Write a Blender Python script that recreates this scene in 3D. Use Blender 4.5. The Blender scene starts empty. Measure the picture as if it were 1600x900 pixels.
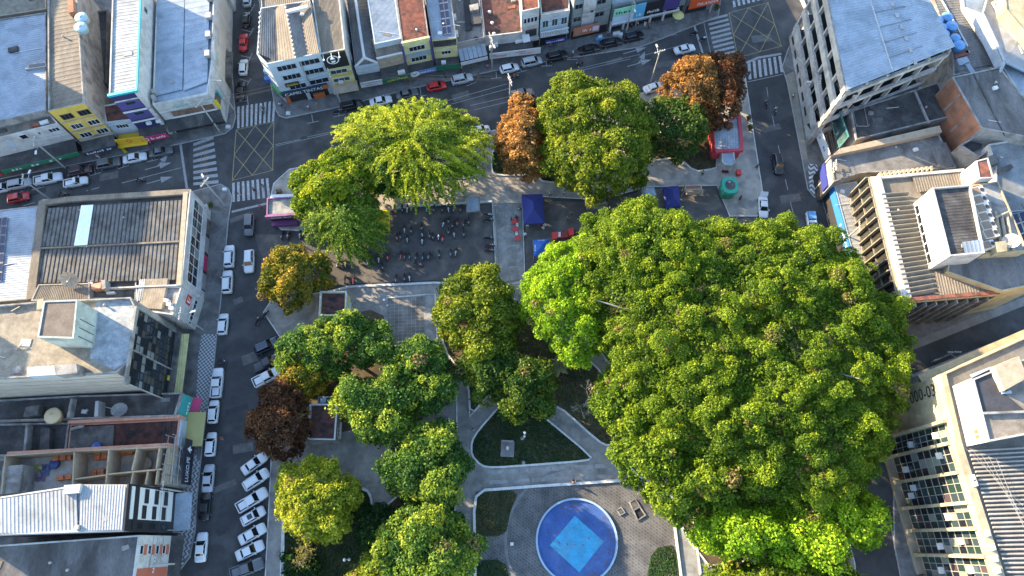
import bpy, math, random
import numpy as np
from mathutils import Vector, Matrix
R = math.radians
random.seed(7); RNG = np.random.default_rng(7)
SC = bpy.context.scene
COL = SC.collection
# ---------------------------------------------------------------- camera, sky, sun, exposure
CAM_H, CAM_F, TILT = 115.0, 1070.0, math.atan(400 / 1070.0)
cam = bpy.data.cameras.new("camera"); cam.sensor_width = 36; cam.lens = CAM_F / 1600 * 36
cam.clip_start = 1; cam.clip_end = 4000
camo = bpy.data.objects.new("camera", cam); COL.objects.link(camo)
camo.location = (0, 0, CAM_H); camo.rotation_euler = (TILT, 0, 0); SC.camera = camo
SUN_EL, SUN_AZ = 17.5, 152.0          # azimuth: direction towards the sun, degrees ccw from +X
world = bpy.data.worlds.new("World"); SC.world = world; world.use_nodes = True
wn = world.node_tree
sky = wn.nodes.new("ShaderNodeTexSky"); sky.sky_type = 'NISHITA'; sky.sun_disc = False
sky.sun_elevation = R(SUN_EL); sky.sun_rotation = R(90 - SUN_AZ)
sky.altitude = 0; sky.air_density = 1.0; sky.dust_density = 0.6; sky.ozone_density = 1.6
wn.links.new(sky.outputs[0], wn.nodes["Background"].inputs[0])
wn.nodes["Background"].inputs[1].default_value = 0.15
sl = bpy.data.lights.new("sun", 'SUN'); sl.energy = 4.4; sl.angle = R(0.5); sl.color = (1.0, 0.79, 0.51)
so = bpy.data.objects.new("sun", sl); COL.objects.link(so)
_d = Vector((math.cos(R(SUN_EL)) * math.cos(R(SUN_AZ)), math.cos(R(SUN_EL)) * math.sin(R(SUN_AZ)), math.sin(R(SUN_EL))))
so.rotation_euler = _d.to_track_quat('Z', 'Y').to_euler(); so.location = (-200, 100, 150)
SC.view_settings.view_transform = 'Standard'; SC.view_settings.look = 'None'
SC.view_settings.gamma = 1; SC.view_settings.exposure = 2.3
SC.render.engine = 'CYCLES'
SC.cycles.max_bounces = 5; SC.cycles.diffuse_bounces = 3; SC.cycles.glossy_bounces = 2; SC.cycles.transmission_bounces = 2
SC.cycles.use_denoising = True

# ---------------------------------------------------------------- survey: photograph position + height -> metres
_c, _s = math.cos(TILT), math.sin(TILT)
def ray(px, py):
    u, v = px - 800.0, py - 450.0
    return (u, -v * _c + CAM_F * _s, -v * _s - CAM_F * _c)
def G(p, z=0.0):
    d = ray(*p); t = (z - CAM_H) / d[2]
    return (d[0] * t, d[1] * t)
def GL(pts, z=0.0): return [G(p, z) for p in pts]
def on_wall(A, B, p):
    """where a sight line meets the upright plane through A and B: metres along, height"""
    d = ray(*p); ex, ey = B[0] - A[0], B[1] - A[1]; L = math.hypot(ex, ey); ex /= L; ey /= L
    nx, ny = ey, -ex
    t = (A[0] * nx + A[1] * ny) / (d[0] * nx + d[1] * ny)
    return ((d[0] * t - A[0]) * ex + (d[1] * t - A[1]) * ey, CAM_H + d[2] * t)
def z_on_line(p, A, B):
    return on_wall(A, B, p)[1]
def area(P): return 0.5 * sum(P[i][0] * P[(i + 1) % len(P)][1] - P[(i + 1) % len(P)][0] * P[i][1] for i in range(len(P)))
def ccw(P): return list(P) if area(P) > 0 else list(P)[::-1]
def inset(P, d):
    n = len(P); out = []
    for i in range(n):
        a, b, c = P[i - 1], P[i], P[(i + 1) % n]
        e1 = Vector((b[0] - a[0], b[1] - a[1])).normalized(); e2 = Vector((c[0] - b[0], c[1] - b[1])).normalized()
        n1 = Vector((-e1.y, e1.x)); n2 = Vector((-e2.y, e2.x)); m = n1 + n2
        k = d / max(0.35, m.length_squared / 2)
        out.append((b[0] + m.x * k, b[1] + m.y * k))
    return out
def smooth_poly(P, it=2):
    for _ in range(it):
        Q = []
        for i in range(len(P)):
            a, b = P[i], P[(i + 1) % len(P)]
            Q += [(a[0] * .78 + b[0] * .22, a[1] * .78 + b[1] * .22), (a[0] * .22 + b[0] * .78, a[1] * .22 + b[1] * .78)]
        P = Q
    return P

# ---------------------------------------------------------------- materials
MATS = {}
def _mat(name):
    m = bpy.data.materials.new(name); m.use_nodes = True
    return m, m.node_tree, m.node_tree.nodes["Principled BSDF"]
def M(name, rgb=None, rough=0.8, metal=0.0, var=0.25, scale=0.6, fine=6.0, coat=0.0, stain=None, stretch=None, bump=0.0, spec=0.5):
    """plain surface with two scales of wear; stain = second colour in blotches"""
    if name in MATS: return MATS[name]
    m, nt, b = _mat(name); N, Lk = nt.nodes.new, nt.links.new
    b.inputs["Roughness"].default_value = rough; b.inputs["Metallic"].default_value = metal
    b.inputs["Specular IOR Level"].default_value = spec
    if coat: b.inputs["Coat Weight"].default_value = coat
    if var == 0:
        b.inputs["Base Color"].default_value = (*rgb, 1)
    else:
        geo = N("ShaderNodeNewGeometry"); mp = N("ShaderNodeMapping"); Lk(geo.outputs["Position"], mp.inputs[0])
        if stretch: mp.inputs["Rotation"].default_value = (0, 0, R(stretch[0])); mp.inputs["Scale"].default_value = (stretch[1], stretch[2], 1)
        n1 = N("ShaderNodeTexNoise"); n1.inputs["Scale"].default_value = scale; n1.inputs["Detail"].default_value = 5; n1.inputs["Roughness"].default_value = 0.65
        n2 = N("ShaderNodeTexNoise"); n2.inputs["Scale"].default_value = fine; n2.inputs["Detail"].default_value = 3
        Lk(mp.outputs[0], n1.inputs[0]); Lk(mp.outputs[0], n2.inputs[0])
        r1 = N("ShaderNodeMapRange"); r1.inputs[1].default_value = .3; r1.inputs[2].default_value = .7; r1.inputs[3].default_value = 1 - var; r1.inputs[4].default_value = 1 + var
        r2 = N("ShaderNodeMapRange"); r2.inputs[1].default_value = .3; r2.inputs[2].default_value = .7; r2.inputs[3].default_value = 1 - var * .6; r2.inputs[4].default_value = 1 + var * .6
        Lk(n1.outputs[0], r1.inputs[0]); Lk(n2.outputs[0], r2.inputs[0])
        mu = N("ShaderNodeMath"); mu.operation = 'MULTIPLY'; Lk(r1.outputs[0], mu.inputs[0]); Lk(r2.outputs[0], mu.inputs[1])
        mx = N("ShaderNodeVectorMath"); mx.operation = 'SCALE'; Lk(mu.outputs[0], mx.inputs["Scale"])
        if stain:
            n3 = N("ShaderNodeTexNoise"); n3.inputs["Scale"].default_value = scale * .55; n3.inputs["Detail"].default_value = 6; n3.inputs["Distortion"].default_value = .6
            Lk(mp.outputs[0], n3.inputs[0])
            r3 = N("ShaderNodeMapRange"); r3.inputs[1].default_value = .47; r3.inputs[2].default_value = .62; Lk(n3.outputs[0], r3.inputs[0])
            mc = N("ShaderNodeMix"); mc.data_type = 'RGBA'; mc.inputs[6].default_value = (*rgb, 1); mc.inputs[7].default_value = (*stain, 1)
            Lk(r3.outputs[0], mc.inputs[0]); Lk(mc.outputs[2], mx.inputs[0])
        else:
            mx.inputs[0].default_value = rgb
        Lk(mx.outputs[0], b.inputs["Base Color"])
        if bump:
            bp = N("ShaderNodeBump"); bp.inputs["Strength"].default_value = bump; bp.inputs["Distance"].default_value = .05
            Lk(n2.outputs[0], bp.inputs["Height"]); Lk(bp.outputs[0], b.inputs["Normal"])
    MATS[name] = m; return m
def M_tiles(name, c1, c2, joint, w=0.6, h=0.6, rot=0.0, mortar=0.03, off=0.5, rough=.85):
    if name in MATS: return MATS[name]
    m, nt, b = _mat(name); N, Lk = nt.nodes.new, nt.links.new
    geo = N("ShaderNodeNewGeometry"); mp = N("ShaderNodeMapping"); mp.inputs["Rotation"].default_value = (0, 0, R(rot)); Lk(geo.outputs["Position"], mp.inputs[0])
    nz = N("ShaderNodeTexNoise"); nz.inputs["Scale"].default_value = .45; nz.inputs["Detail"].default_value = 5; Lk(geo.outputs["Position"], nz.inputs[0])
    br = N("ShaderNodeTexBrick"); br.offset = off; br.inputs["Scale"].default_value = 1; br.inputs["Brick Width"].default_value = w; br.inputs["Row Height"].default_value = h
    br.inputs["Mortar Size"].default_value = mortar; br.inputs["Color1"].default_value = (*c1, 1); br.inputs["Color2"].default_value = (*c2, 1); br.inputs["Mortar"].default_value = (*joint, 1)
    Lk(mp.outputs[0], br.inputs[0])
    r1 = N("ShaderNodeMapRange"); r1.inputs[1].default_value = .3; r1.inputs[2].default_value = .7; r1.inputs[3].default_value = .65; r1.inputs[4].default_value = 1.3; Lk(nz.outputs[0], r1.inputs[0])
    mx = N("ShaderNodeVectorMath"); mx.operation = 'SCALE'; Lk(br.outputs[0], mx.inputs[0]); Lk(r1.outputs[0], mx.inputs["Scale"]); Lk(mx.outputs[0], b.inputs["Base Color"])
    b.inputs["Roughness"].default_value = rough
    MATS[name] = m; return m
def M_wave(name, c1, c2, kind='zig', cell=0.55, rot=5):
    """black and white mosaic pavement"""
    if name in MATS: return MATS[name]
    m, nt, b = _mat(name); N, Lk = nt.nodes.new, nt.links.new
    geo = N("ShaderNodeNewGeometry"); mp = N("ShaderNodeMapping"); mp.inputs["Rotation"].default_value = (0, 0, R(rot)); Lk(geo.outputs["Position"], mp.inputs[0])
    if kind == 'check':
        t = N("ShaderNodeTexChecker"); t.inputs["Scale"].default_value = 1 / cell; Lk(mp.outputs[0], t.inputs[0]); f = t.outputs[1]
    else:
        sp = N("ShaderNodeSeparateXYZ"); Lk(mp.outputs[0], sp.inputs[0])
        pp = N("ShaderNodeMath"); pp.operation = 'PINGPONG'; pp.inputs[1].default_value = cell; Lk(sp.outputs[1], pp.inputs[0])
        ad = N("ShaderNodeMath"); ad.operation = 'ADD'; Lk(sp.outputs[0], ad.inputs[0]); Lk(pp.outputs[0], ad.inputs[1])
        fr = N("ShaderNodeMath"); fr.operation = 'PINGPONG'; fr.inputs[1].default_value = cell * .8; Lk(ad.outputs[0], fr.inputs[0])
        gt = N("ShaderNodeMath"); gt.operation = 'GREATER_THAN'; gt.inputs[1].default_value = cell * .42; Lk(fr.outputs[0], gt.inputs[0]); f = gt.outputs[0]
    mc = N("ShaderNodeMix"); mc.data_type = 'RGBA'; mc.inputs[6].default_value = (*c1, 1); mc.inputs[7].default_value = (*c2, 1); Lk(f, mc.inputs[0]); Lk(mc.outputs[2], b.inputs["Base Color"])
    b.inputs["Roughness"].default_value = .8
    MATS[name] = m; return m
def M_leaf(name="leaf"):
    if name in MATS: return MATS[name]
    m, nt, b = _mat(name); N, Lk = nt.nodes.new, nt.links.new
    at = N("ShaderNodeAttribute"); at.attribute_name = "tint"
    b.inputs["Roughness"].default_value = .55; b.inputs["Specular IOR Level"].default_value = .25
    tr = N("ShaderNodeBsdfTranslucent"); mx = N("ShaderNodeMixShader"); mx.inputs[0].default_value = .42
    Lk(at.outputs[0], b.inputs["Base Color"]); Lk(at.outputs[0], tr.inputs[0])
    Lk(b.outputs[0], mx.inputs[1]); Lk(tr.outputs[0], mx.inputs[2])
    Lk(mx.outputs[0], nt.nodes["Material Output"].inputs[0])
    MATS[name] = m; return m
def P(name, rgb, rough=.7, **k): return M(name, rgb, rough, var=k.pop('var', .12), **k)
def glass(name="dark_glass", rgb=(.012, .016, .02), rough=.08):
    return M(name, rgb, rough, var=0, spec=.8)
def paint(name, rgb): return M("paint_" + name, rgb, .28, var=0, coat=.6)

# ---------------------------------------------------------------- mesh builder
class MB:
    def __init__(s): s.v = []; s.f = []; s.mi = []
    def add(s, V, F, m=0):
        o = len(s.v); s.v += [tuple(p) for p in V]; s.f += [tuple(i + o for i in f) for f in F]; s.mi += [m] * len(F); return s
    def quad(s, a, b, c, d, m=0): return s.add([a, b, c, d], [(0, 1, 2, 3)], m)
    def hexa(s, lo, hi, m=0):
        n = len(lo); V = list(lo) + list(hi)
        F = [tuple(range(n))[::-1], tuple(range(n, 2 * n))] + [(i, (i + 1) % n, n + (i + 1) % n, n + i) for i in range(n)]
        return s.add(V, F, m)
    def prism(s, poly, z0, z1, m=0):
        p = ccw(poly); return s.hexa([(x, y, z0) for x, y in p], [(x, y, z1) for x, y in p], m)
    def box(s, c, size, rz=0.0, m=0):
        hx, hy, hz = size[0] / 2, size[1] / 2, size[2] / 2; ca, sa = math.cos(rz), math.sin(rz)
        q = [(c[0] + x * ca - y * sa, c[1] + x * sa + y * ca) for x, y in ((-hx, -hy), (hx, -hy), (hx, hy), (-hx, hy))]
        return s.hexa([(x, y, c[2] - hz) for x, y in q], [(x, y, c[2] + hz) for x, y in q], m)
    def tube(s, p0, p1, r0, r1=None, n=6, m=0, cap=True):
        r1 = r0 if r1 is None else r1; p0, p1 = Vector(p0), Vector(p1); ax = (p1 - p0)
        if ax.length < 1e-6: return s
        ax.normalize(); u = ax.orthogonal().normalized(); w = ax.cross(u)
        V = [p + (u * math.cos(a) + w * math.sin(a)) * r for p, r in ((p0, r0), (p1, r1)) for a in [2 * math.pi * i / n for i in range(n)]]
        F = [(i, (i + 1) % n, n + (i + 1) % n, n + i) for i in range(n)]
        if cap: F += [tuple(range(n))[::-1], tuple(range(n, 2 * n))]
        return s.add(V, F, m)
    def path(s, pts, r, n=5, m=0):
        for a, b in zip(pts[:-1], pts[1:]): s.tube(a, b, r, r, n, m)
        return s
    def lathe(s, c, prof, n=16, m=0):
        V = []; F = []
        for r, z in prof: V += [(c[0] + r * math.cos(2 * math.pi * i / n), c[1] + r * math.sin(2 * math.pi * i / n), c[2] + z) for i in range(n)]
        for k in range(len(prof) - 1):
            F += [(k * n + i, k * n + (i + 1) % n, (k + 1) * n + (i + 1) % n, (k + 1) * n + i) for i in range(n)]
        F += [tuple(range(n))[::-1], tuple(range((len(prof) - 1) * n, len(prof) * n))]
        return s.add(V, F, m)
    def sheet(s, poly, z, m=0):
        p = ccw(poly); return s.add([(x, y, z) for x, y in p], [tuple(range(len(p)))], m)
    def strip(s, pts, w, z0, z1, m=0, closed=False):
        """a band of width w along a polyline, with thickness"""
        n = len(pts); L = []; Rr = []
        for i in range(n):
            a = pts[i - 1] if (i or closed) else pts[i]; b = pts[(i + 1) % n] if (i < n - 1 or closed) else pts[i]
            d = Vector((b[0] - a[0], b[1] - a[1])); d = d.normalized() if d.length > 0 else Vector((1, 0))
            L.append((pts[i][0] - d.y * w / 2, pts[i][1] + d.x * w / 2)); Rr.append((pts[i][0] + d.y * w / 2, pts[i][1] - d.x * w / 2))
        for i in range(n if closed else n - 1):
            j = (i + 1) % n
            s.hexa([(*Rr[i], z0), (*Rr[j], z0), (*L[j], z0), (*L[i], z0)], [(*Rr[i], z1), (*Rr[j], z1), (*L[j], z1), (*L[i], z1)], m)
        return s
    def corr(s, a, b, c, d, n, h, m=0, flat=.5):
        """ribbed sheet: ribs run from edge a-b to edge d-c; corners are 3-D"""
        a, b, c, d = map(Vector, (a, b, c, d)); V = []; F = []
        h *= .6; up = (b - a).cross(d - a); up = up.normalized() * (h if up.z > 0 else -h)
        k = 0
        for i in range(n):
            for t, e in ((i / n, 0), ((i + flat) / n, 0), ((i + flat + .12) / n, 1), ((i + .88) / n, 1)):
                V += [a.lerp(b, t) + up * e, d.lerp(c, t) + up * e]; k += 1
        V += [b, c]; k += 1
        F = [(2 * i, 2 * i + 2, 2 * i + 3, 2 * i + 1) for i in range(k - 1)]
        if (b - a).cross(d - a).z < 0: F = [f[::-1] for f in F]
        return s.add(V, F, m)
    def mesh(s, name, mats, org=(0, 0, 0), smooth=False):
        me = bpy.data.meshes.new(name); o = org
        me.from_pydata([(x - o[0], y - o[1], z - o[2]) for x, y, z in s.v], [], s.f)
        for m in (mats if isinstance(mats, (list, tuple)) else [mats]): me.materials.append(m)
        if any(s.mi): me.polygons.foreach_set("material_index", s.mi)
        if smooth: me.polygons.foreach_set("use_smooth", [True] * len(s.f))
        me.update(); return me
def link(name, data, parent=None, loc=None):
    o = bpy.data.objects.new(name, data); COL.objects.link(o)
    if parent is not None: o.parent = parent
    if loc is not None: o.location = loc
    return o
ORG = {}
def org(o):
    while o is not None:
        if o.name in ORG: return ORG[o.name]
        o = o.parent
    return (0, 0, 0)
def part(name, mb, mats, parent=None, smooth=False):
    return link(name, mb.mesh(name, mats, org(parent), smooth), parent)
def tag(o, label, cat, group=None, kind=None):
    if label: o["label"] = label
    if cat: o["category"] = cat
    if group: o["group"] = group
    if kind: o["kind"] = kind
    return o
def thing(name, label, cat, loc, group=None, rz=0.0):
    o = link(name, None); o.location = loc; o.rotation_euler = (0, 0, rz); o.empty_display_size = .2
    if rz == 0: ORG[o.name] = tuple(loc)
    return tag(o, label, cat, group)
def struct(name, mb, mats, parent=None):
    o = part(name, mb, mats, parent)
    if parent is None: o["kind"] = "structure"
    return o
def dup(o, parent=None, repl=None):
    """a copy of a thing with its parts and sub-parts; repl swaps materials through other mesh data"""
    c = o.copy()
    if repl and o.data is not None: c.data = repl(o.data)
    COL.objects.link(c); c.parent = parent
    for ch in o.children: dup(ch, c, repl)
    return c
_swap = {}
def recolour(old, new):
    def f(me):
        if old.name not in [m.name for m in me.materials if m]: return me
        k = (me.name, new.name)
        if k not in _swap:
            q = me.copy(); q.materials.clear()
            for m in me.materials: q.materials.append(new if m == old else m)
            _swap[k] = q
        return _swap[k]
    return f
# ================================================================ SETTING: ground, roads, pavements, markings
ASPH = M("asphalt", (.052, .0515, .052), .88, var=.28, scale=.3, fine=14, stain=(.080, .078, .076), spec=.3)
ASPH2 = M("asphalt_lot", (.078, .071, .066), .9, var=.3, scale=.5, fine=12, stain=(.12, .105, .09))
PAVE = M("pavement_concrete", (.15, .145, .14), .9, var=.3, scale=.7, fine=8, stain=(.10, .095, .09))
PROM = M("promenade_stone", (.34, .305, .26), .9, var=.24, scale=.5, fine=9, stain=(.20, .185, .165))
WHITE = M("road_paint_white", (.34, .34, .335), .75, var=.45, scale=2.2, fine=20)
FADE = M("road_paint_worn", (.27, .27, .27), .8, var=.35, scale=3, fine=20)
YELL = M("road_paint_yellow", (.30, .23, .10), .8, var=.3, scale=3, fine=20)
KERB = M("kerb_whitewash", (.5, .5, .48), .85, var=.25, scale=1.5, fine=9)
KERBG = M("kerb_stone", (.3, .295, .285), .9, var=.25, scale=1.5, fine=9)
LAWN = M("lawn_soil", (.018, .032, .012), .95, var=.4, scale=.6, fine=9, stain=(.045, .04, .02))
SOIL = M("bare_soil", (.10, .066, .04), .95, var=.35, scale=.5, fine=7, stain=(.055, .05, .028))
COBB = M_tiles("cobble_paving", (.07, .068, .066), (.10, .097, .093), (.145, .14, .135), .55, .42, 38, .035)
TILE = M_tiles("plaza_tiles", (.13, .12, .11), (.17, .155, .14), (.25, .235, .215), .75, .62, -3, .04, off=.0)
SLAB = M("slab_concrete", (.27, .265, .25), .9, var=.22, scale=.9, fine=8, stain=(.2, .195, .18))
PATH = M("path_concrete", (.235, .222, .20), .9, var=.28, scale=.6, fine=8, stain=(.17, .16, .145))

struct("ground", MB().sheet([(-1500, -1500), (1500, -1500), (1500, 1500), (-1500, 1500)], -.05), M("ground_earth", (.12, .11, .095), .95, var=.3, scale=.05))
struct("road", MB().sheet([(-230, -90), (230, -90), (230, 230), (-230, 230)], 0.0), ASPH)

def slab(name, px, z=.13, mat=PAVE, kerb=True, world=None, kmat=None, kw=.16):
    poly = ccw(world or GL(px)); m = MB().prism(poly, -.02, z)
    o = struct(name, m, mat)
    if kerb:
        k = MB().strip(poly, kw, -.01, z + .012, closed=True); q = part("kerb", k, kmat or KERBG, o)
    return o
W_BLK = [(-80, 303), (0, 280), (277, 226), (352, 209), (364, 199), (368, 184), (362, 100), (356, 0), (352, -60), (-120, -60)]
slab("pavement_northwest", W_BLK)
slab("pavement_north", [(431, 172), (436, 181), (447, 185), (532, 167), (650, 137), (800, 105), (1000, 74), (1122, 26), (1135, -60), (396, -60), (405, 0), (421, 120)])
slab("pavement_west", [(-80, 360), (300, 300), (345, 288), (357, 295), (363, 309), (357, 345), (352, 400), (344, 482), (339, 522), (334, 575), (322, 650), (314, 720), (309, 770), (305, 830), (297, 870), (282, 890), (200, 915), (-80, 1000)])
slab("pavement_northeast", [(1247, -60), (1259, 15), (1261, 30), (1252, 48), (1232, 75), (1222, 105), (1230, 130), (1262, 296), (1272, 308), (1296, 312), (1345, 420), (1400, 548), (1640, 460), (1760, -60)])
slab("pavement_southeast", [(1418, 592), (1640, 503), (1680, 1000), (1425, 1000), (1397, 850), (1395, 700)])
# plaza: northern promenade and southern park
slab("promenade", [(452, 265), (600, 237), (740, 212), (1000, 147), (1148, 106), (1163, 112), (1178, 215), (1196, 330), (1183, 338), (1140, 338), (1120, 290), (1010, 292), (940, 312), (816, 306), (820, 440), (776, 446), (769, 316), (640, 322), (575, 333), (545, 352), (475, 361), (440, 359), (426, 347), (421, 318), (428, 287)], mat=PROM, kmat=KERB)
slab("park_pavement", [(412, 488), (424, 470), (510, 456), (545, 447), (680, 441), (777, 447), (820, 441), (832, 480), (900, 470), (1150, 470), (1215, 440), (1240, 520), (1335, 880), (1345, 980), (405, 980), (415, 900), (425, 700), (440, 640), (440, 530)], mat=PATH, kmat=KERB)
# asphalt of the motorcycle yard, browner than the street
struct("parking_yard", MB().sheet(GL([(398, 366), (475, 366), (545, 357), (577, 337), (640, 326), (767, 320), (773, 441), (680, 437), (545, 443), (505, 452), (425, 464)]), .006), ASPH2)
struct("market_yard", MB().sheet(GL([(820, 312), (940, 317), (1010, 296), (1118, 294), (1135, 342), (1190, 342), (1210, 430), (1150, 465), (900, 466), (835, 474), (823, 436)]), .006), ASPH2)
# concrete walk between the two yards: slabs laid edge to edge
wk = struct("walkway", MB().prism(GL([(772, 318), (815, 318), (820, 438), (780, 443)]), .0, .136), M("walk_bed", (.17, .17, .165), .9))
A_, B_, C_, D_ = [Vector((*G(p), 0)) for p in ((774, 320), (813, 319), (819, 436), (782, 441))]
rr = random.Random(3)
for j in range(11):
    cuts = [0, rr.uniform(.3, .45), rr.uniform(.6, .75), 1]
    for k in range(3):
        t0, t1 = (j + .02) / 11, (j + .98) / 11
        q = [A_.lerp(D_, t).lerp(B_.lerp(C_, t), u) for t, u in ((t0, cuts[k] + .01), (t0, cuts[k + 1] - .01), (t1, cuts[k + 1] - .01), (t1, cuts[k] + .01))]
        part("paving_slab", MB().prism([(v.x, v.y) for v in q], .13, .15 + rr.uniform(0, .012)), [SLAB, PAVE, PATH][rr.choice((0, 0, 0, 2))], wk)

# lawns with whitewashed kerbs
def lawn(name, label, px, mat=LAWN, kerb=True, rnd=1, grass=True, kmat=None):
    poly = GL(px); poly = smooth_poly(ccw(poly), rnd) if rnd else ccw(poly)
    o = struct(name, MB().prism(poly, .0, .19), mat)
    if kerb: part("kerb", MB().strip(poly, .3, .0, .32, closed=True), kmat or KERB, o)
    if grass: LAWNS.append((poly, label))
    return o
LAWNS = []
lawn("lawn_triangle", "dark shaded grass of the triangular bed around the monument", [(787, 628), (748, 672), (737, 690), (737, 712), (752, 728), (770, 731), (840, 726), (918, 720), (925, 714), (845, 648), (815, 622)])
lawn("lawn_pool_north", "pale worn grass in the corner bed northwest of the round pool", [(743, 838), (742, 790), (745, 774), (758, 768), (811, 766), (797, 800), (790, 838)], kerb=False)
lawn("lawn_pool_southwest", "dark grass in the small bed at the bottom west of the pool", [(746, 910), (745, 876), (787, 874), (799, 910)], kerb=False)
lawn("lawn_pool_east", "bright green grass in the bed east of the round pool", [(1019, 857), (1056, 850), (1066, 920), (1008, 915)], kerb=False)
lawn("lawn_oval", "shaded grass of the long rounded bed beneath feathery trees", [(600, 270), (735, 252), (747, 258), (747, 272), (735, 279), (690, 279), (650, 300), (590, 305)])
lawn("lawn_north", "dark grass of the kerbed bed beneath the orange tree", [(768, 240), (775, 234), (840, 222), (905, 250), (895, 285), (850, 286), (836, 274), (775, 275), (768, 268)])
lawn("lawn_northeast", "sunlit patchy grass of the bed under the copper tree", [(1010, 215), (1112, 185), (1122, 262), (1108, 266), (1085, 269), (1060, 247), (1015, 252)], mat=SOIL)
lawn("lawn_west", "deep shaded grass beneath the round yellow tree", [(443, 960), (444, 800), (470, 760), (560, 760), (578, 768), (582, 790), (580, 830), (600, 960)])
lawn("lawn_center", "leaf littered ground beneath the park's mango trees", [(604, 960), (592, 800), (640, 760), (700, 640), (706, 700), (712, 800), (718, 960)], mat=SOIL)
lawn("lawn_kiosk", "bare dark ground between the two brick roofed kiosks", [(505, 500), (600, 480), (600, 545), (705, 560), (710, 600), (640, 650), (580, 665), (470, 690), (445, 640), (450, 545)], mat=SOIL, grass=False, kerb=False)
lawn("lawn_middle", "sloping grassy bed below the bright dense tree", [(683, 466), (780, 452), (850, 500), (960, 600), (965, 690), (950, 697), (935, 690), (868, 630), (800, 612), (763, 618), (735, 650), (732, 600), (690, 540)], mat=SOIL)
lawn("lawn_giant", "trodden soil beneath the giant spreading tree", [(900, 475), (1205, 450), (1230, 520), (1300, 800), (1120, 900), (1065, 830), (1045, 760), (985, 740), (985, 700), (975, 600), (915, 520)], mat=SOIL, grass=False)
# path edges, tiled court, paving around the pool
struct("tiled_court", MB().sheet(GL([(606, 466), (661, 462), (664, 545), (606, 545)]), .136), TILE)
struct("court_walk", MB().sheet(GL([(664, 463), (680, 461), (682, 545), (666, 545)]), .136), SLAB)
kl = struct("court_border", MB().strip(GL([(604, 466), (662, 461), (680, 460), (684, 548)]), .22, .1, .2), KERB)
struct("pool_terrace", MB().sheet(GL([(743, 768), (972, 752), (1000, 760), (1052, 790), (1066, 960), (744, 960)]), .137), COBB)
struct("pool_apron", MB().strip([(G((901, 846))[0] + 11.2 * math.cos(a), G((901, 846))[1] + 11.2 * math.sin(a)) for a in [R(95 + i * 10) for i in range(17)]], .45, .12, .15), M("apron_stone", (.16, .155, .15), .9))
wall_ = struct("terrace_kerb", MB().strip(smooth_poly(GL([(744, 980), (741, 800), (744, 776), (757, 766), (850, 759), (972, 751)]), 0), .42, .1, .42), KERB)
struct("terrace_kerb_east", MB().strip(GL([(1051, 800), (1066, 920), (1070, 980)]), .36, .1, .42), KERB)
struct("path_east", MB().sheet(GL([(1057, 800), (1080, 800), (1098, 980), (1074, 980)]), .139), SLAB)
struct("path_east_kerb", MB().strip(GL([(1080, 790), (1096, 910), (1103, 980)]), .25, .1, .36), KERB)
struct("path_west_kerb", MB().strip(GL([(443, 790), (439, 905), (438, 980)]), .2, .1, .3), KERB)
struct("path_corner_kerb", MB().strip(smooth_poly(GL([(556, 761), (575, 768), (581, 780), (580, 798)]), 0), .3, .1, .36), KERB)
struct("path_diagonal_kerb", MB().strip(GL([(713, 600), (714, 674)]), .22, .1, .34), KERB)
struct("path_diagonal_kerb_east", MB().strip(GL([(732, 600), (734, 651), (764, 618)]), .22, .1, .34), KERB)
struct("parking_kerb", MB().strip(GL([(505, 458), (545, 449), (680, 443), (774, 442)]), .28, .0, .3), KERB)
struct("parking_wall", MB().strip(GL([(576, 334), (640, 323), (769, 316)]), .3, .0, .45), KERB)
slabs = struct("path_slabs_bed", MB().sheet(GL([(758, 736), (972, 726), (970, 750), (758, 757)]), .138), PATH)
for i in range(6):
    x0 = 762 + i * 33.5
    part("paving_slab", MB().prism(GL([(x0, 735 - i * 1.9), (x0 + 30, 733.5 - i * 1.9), (x0 + 30.5, 740 - i * 1.9), (x0, 741.5 - i * 1.9)]), .13, .155), SLAB, slabs)
    part("paving_slab", MB().prism(GL([(x0 + 2, 751 - i * 1.7), (x0 + 32, 749.4 - i * 1.7), (x0 + 32, 755 - i * 1.7), (x0 + 2, 757 - i * 1.7)]), .13, .155), SLAB, slabs)
# pavements in mosaic
struct("mosaic_pavement_west", MB().sheet(GL([(316, 522), (338, 523), (333, 576), (322, 648), (306, 648), (310, 560)]), .136), M_wave("mosaic_check", (.42, .43, .43), (.11, .11, .115), 'check', .34, 4))
struct("mosaic_pavement_south", MB().sheet(GL([(300, 700), (314, 722), (308, 770), (304, 830), (296, 868), (272, 886), (284, 800), (288, 760)]), .136), M_wave("mosaic_zigzag", (.42, .43, .43), (.12, .12, .125), 'zig', .42, 4))
struct("mosaic_pavement_east", MB().sheet(GL([(1262, 256), (1276, 258), (1286, 296), (1272, 306), (1265, 300)]), .136), M_wave("mosaic_bold", (.5, .5, .5), (.10, .10, .105), 'zig', .62, -75))
struct("beige_pavement_east", MB().sheet(GL([(1227, 118), (1240, 112), (1262, 250), (1252, 250)]), .136), M("sand_pavement", (.24, .21, .165), .9, var=.2))

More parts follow.
